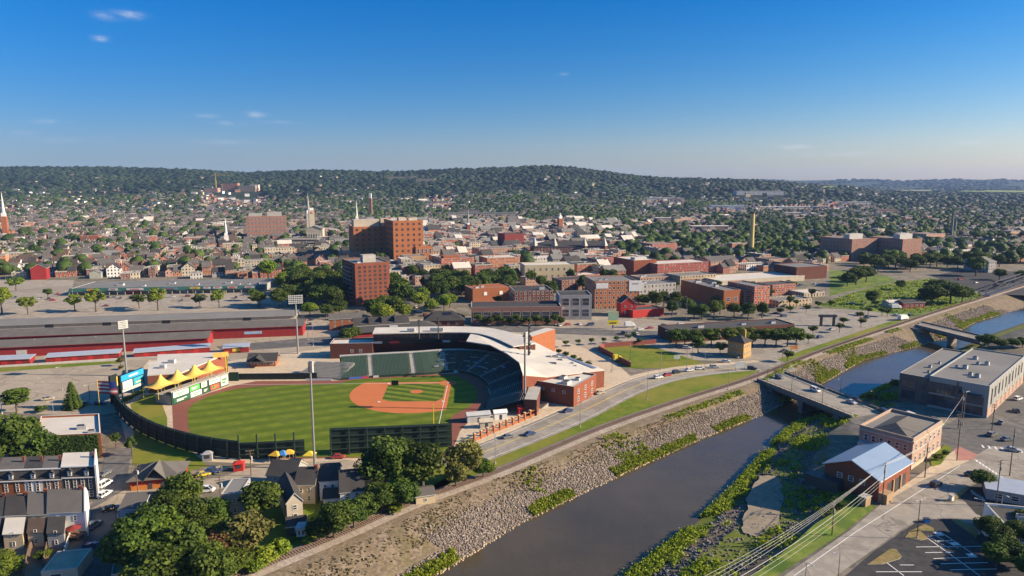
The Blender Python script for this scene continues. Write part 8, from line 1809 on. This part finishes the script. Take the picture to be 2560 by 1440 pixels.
# flag by the scoreboard
x, y = G(250, 1030); z = zat(x, y, 950); r = thing('flag', 'large striped red and white flag beside the scoreboard', 'flag', (x, y, 0)); MB().cyl(0, 0, 0, z, .12, n=6).build('pole', M_YLINE, r)
V_ = []; F_ = []; tn = []
for i in range(9):
    for j in range(8): V_.append((i * .95, .35 * math.sin(i * .9) * i / 8, z - .3 - j * .75 - .05 * i))
for i in range(8):
    for j in range(7): F_.append((i * 8 + j, i * 8 + j + 1, (i + 1) * 8 + j + 1, (i + 1) * 8 + j))
me = npmesh('cloth', V_, F_, mats=[mat('flag_red', (.40, .06, .07), .8), mat('flag_white', (.65, .62, .60), .8), mat('flag_blue', (.03, .05, .22), .8)], smooth=True); me.polygons.foreach_set('material_index', [2 if i > 4 and j < 4 else j % 2 for i in range(8) for j in range(7)]); link('cloth', me, r)
# ================================================================ sky, sun, haze
SUN_EL, SUN_AZ = 24.0, 93.5      # azimuth clockwise from the view direction (+Y)
w = bpy.data.worlds.new('World'); SC.world = w; w.use_nodes = True
nt = w.node_tree; bg = nt.nodes['Background']
sky = N(nt, 'ShaderNodeTexSky', sky_type='NISHITA'); sky.sun_disc = False
sky.sun_elevation = math.radians(SUN_EL); sky.sun_rotation = math.radians(SUN_AZ); sky.altitude = 0; sky.air_density = 1.0; sky.dust_density = .6; sky.ozone_density = 4.0
hs = N(nt, 'ShaderNodeHueSaturation'); nt.links.new(sky.outputs[0], hs.inputs['Color']); hs.inputs['Saturation'].default_value = 1.35
# a few thin wisps of cloud at fixed directions
tc = N(nt, 'ShaderNodeTexCoord'); sp = N(nt, 'ShaderNodeSeparateXYZ'); nt.links.new(tc.outputs['Generated'], sp.inputs[0])
az = mth(nt, 'ARCTAN2', sp.outputs[0], sp.outputs[1]); el = mth(nt, 'ARCSINE', sp.outputs[2])
tot = None
for px, py, wx, wy_, amp in ((322, 36, 38, 11, 1.0), (250, 96, 22, 8, .7), (270, 40, 40, 12, .4), (640, 286, 30, 10, .5), (575, 308, 45, 7, .45), (520, 290, 40, 7, .3), (130, 304, 50, 7, .35), (60, 330, 40, 8, .3), (700, 305, 60, 7, .25), (1990, 368, 60, 10, .5), (2420, 357, 50, 8, .4), (1410, 186, 18, 7, .3), (560, 355, 90, 9, .3), (2100, 385, 200, 10, .3), (180, 352, 80, 8, .25)):
    x = (px - 1280) / FPX; y = (720 - py) / FPX
    d = Vector((x, math.cos(PIT) + y * math.sin(PIT), -math.sin(PIT) + y * math.cos(PIT))).normalized()
    a0, e0 = math.atan2(d.x, d.y), math.asin(d.z)
    u = mth(nt, 'DIVIDE', mth(nt, 'SUBTRACT', az, a0), wx * .6 / FPX); v = mth(nt, 'DIVIDE', mth(nt, 'SUBTRACT', el, e0), wy_ * .6 / FPX)
    g = mth(nt, 'MULTIPLY', mth(nt, 'EXPONENT', mth(nt, 'MULTIPLY', mth(nt, 'ADD', mth(nt, 'MULTIPLY', u, u), mth(nt, 'MULTIPLY', v, v)), -1.0)), amp)
    tot = g if tot is None else mth(nt, 'ADD', tot, g)
mp = N(nt, 'ShaderNodeMapping'); mp.inputs['Scale'].default_value = (40, 40, 110); nt.links.new(tc.outputs['Generated'], mp.inputs[0])
cn = noise(nt, 1.0, 5, .6, mp.outputs[0])
cl = mth(nt, 'MULTIPLY', tot, ramp(nt, cn, .35, .7))
# clear-air tint: deeper blue away from the sun and upwards, paler towards it
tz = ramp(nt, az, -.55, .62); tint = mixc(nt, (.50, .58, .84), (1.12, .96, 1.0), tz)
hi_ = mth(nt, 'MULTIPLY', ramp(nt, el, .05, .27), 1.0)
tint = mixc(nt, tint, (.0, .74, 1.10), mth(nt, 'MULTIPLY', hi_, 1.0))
tint = mixc(nt, tint, (1.45, 1.4, 1.35), ramp(nt, el, .30, .45))  # dome above the frame brightened to add fill light to the shadows
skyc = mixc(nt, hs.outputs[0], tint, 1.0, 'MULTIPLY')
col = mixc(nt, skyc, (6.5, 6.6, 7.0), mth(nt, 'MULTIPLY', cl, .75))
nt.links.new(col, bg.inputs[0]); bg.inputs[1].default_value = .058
sd = bpy.data.lights.new('sun', 'SUN'); sd.energy = 5.0; sd.angle = math.radians(.55); sd.color = (1.0, .81, .58)
so = bpy.data.objects.new('sun', sd); COL.objects.link(so)
a, e = math.radians(SUN_AZ), math.radians(SUN_EL)
sv = Vector((math.sin(a) * math.cos(e), math.cos(a) * math.cos(e), math.sin(e)))
so.rotation_euler = sv.to_track_quat('Z', 'Y').to_euler(); so.location = (200, 0, 300)
HAZE = True
if HAZE:
    mb = MB(); mb.box(-14000, -60, -11, 14000, 12500, 330)
    hm = bpy.data.materials.new('haze_air'); hm.use_nodes = True; hn = hm.node_tree
    for n in list(hn.nodes):
        if n.type == 'BSDF_PRINCIPLED': hn.nodes.remove(n)
    pv = N(hn, 'ShaderNodeVolumePrincipled'); pv.inputs['Color'].default_value = (.36, .56, 1.0, 1); pv.inputs['Density'].default_value = 4.0e-5; pv.inputs['Anisotropy'].default_value = 0.0
    hn.links.new(pv.outputs[0], hn.nodes['Material Output'].inputs['Volume'])
    tag(mb.build('haze', hm), kind='stuff')
SC.view_settings.view_transform = 'Standard'; SC.view_settings.look = 'None'; SC.view_settings.exposure = 1.17; SC.view_settings.gamma = 1
SC.cycles.use_denoising = True; SC.cycles.max_bounces = 5; SC.cycles.diffuse_bounces = 4; SC.cycles.glossy_bounces = 2; SC.cycles.transmission_bounces = 2; SC.cycles.volume_bounces = 0; SC.cycles.transparent_max_bounces = 4
SC.cycles.sample_clamp_indirect = 6
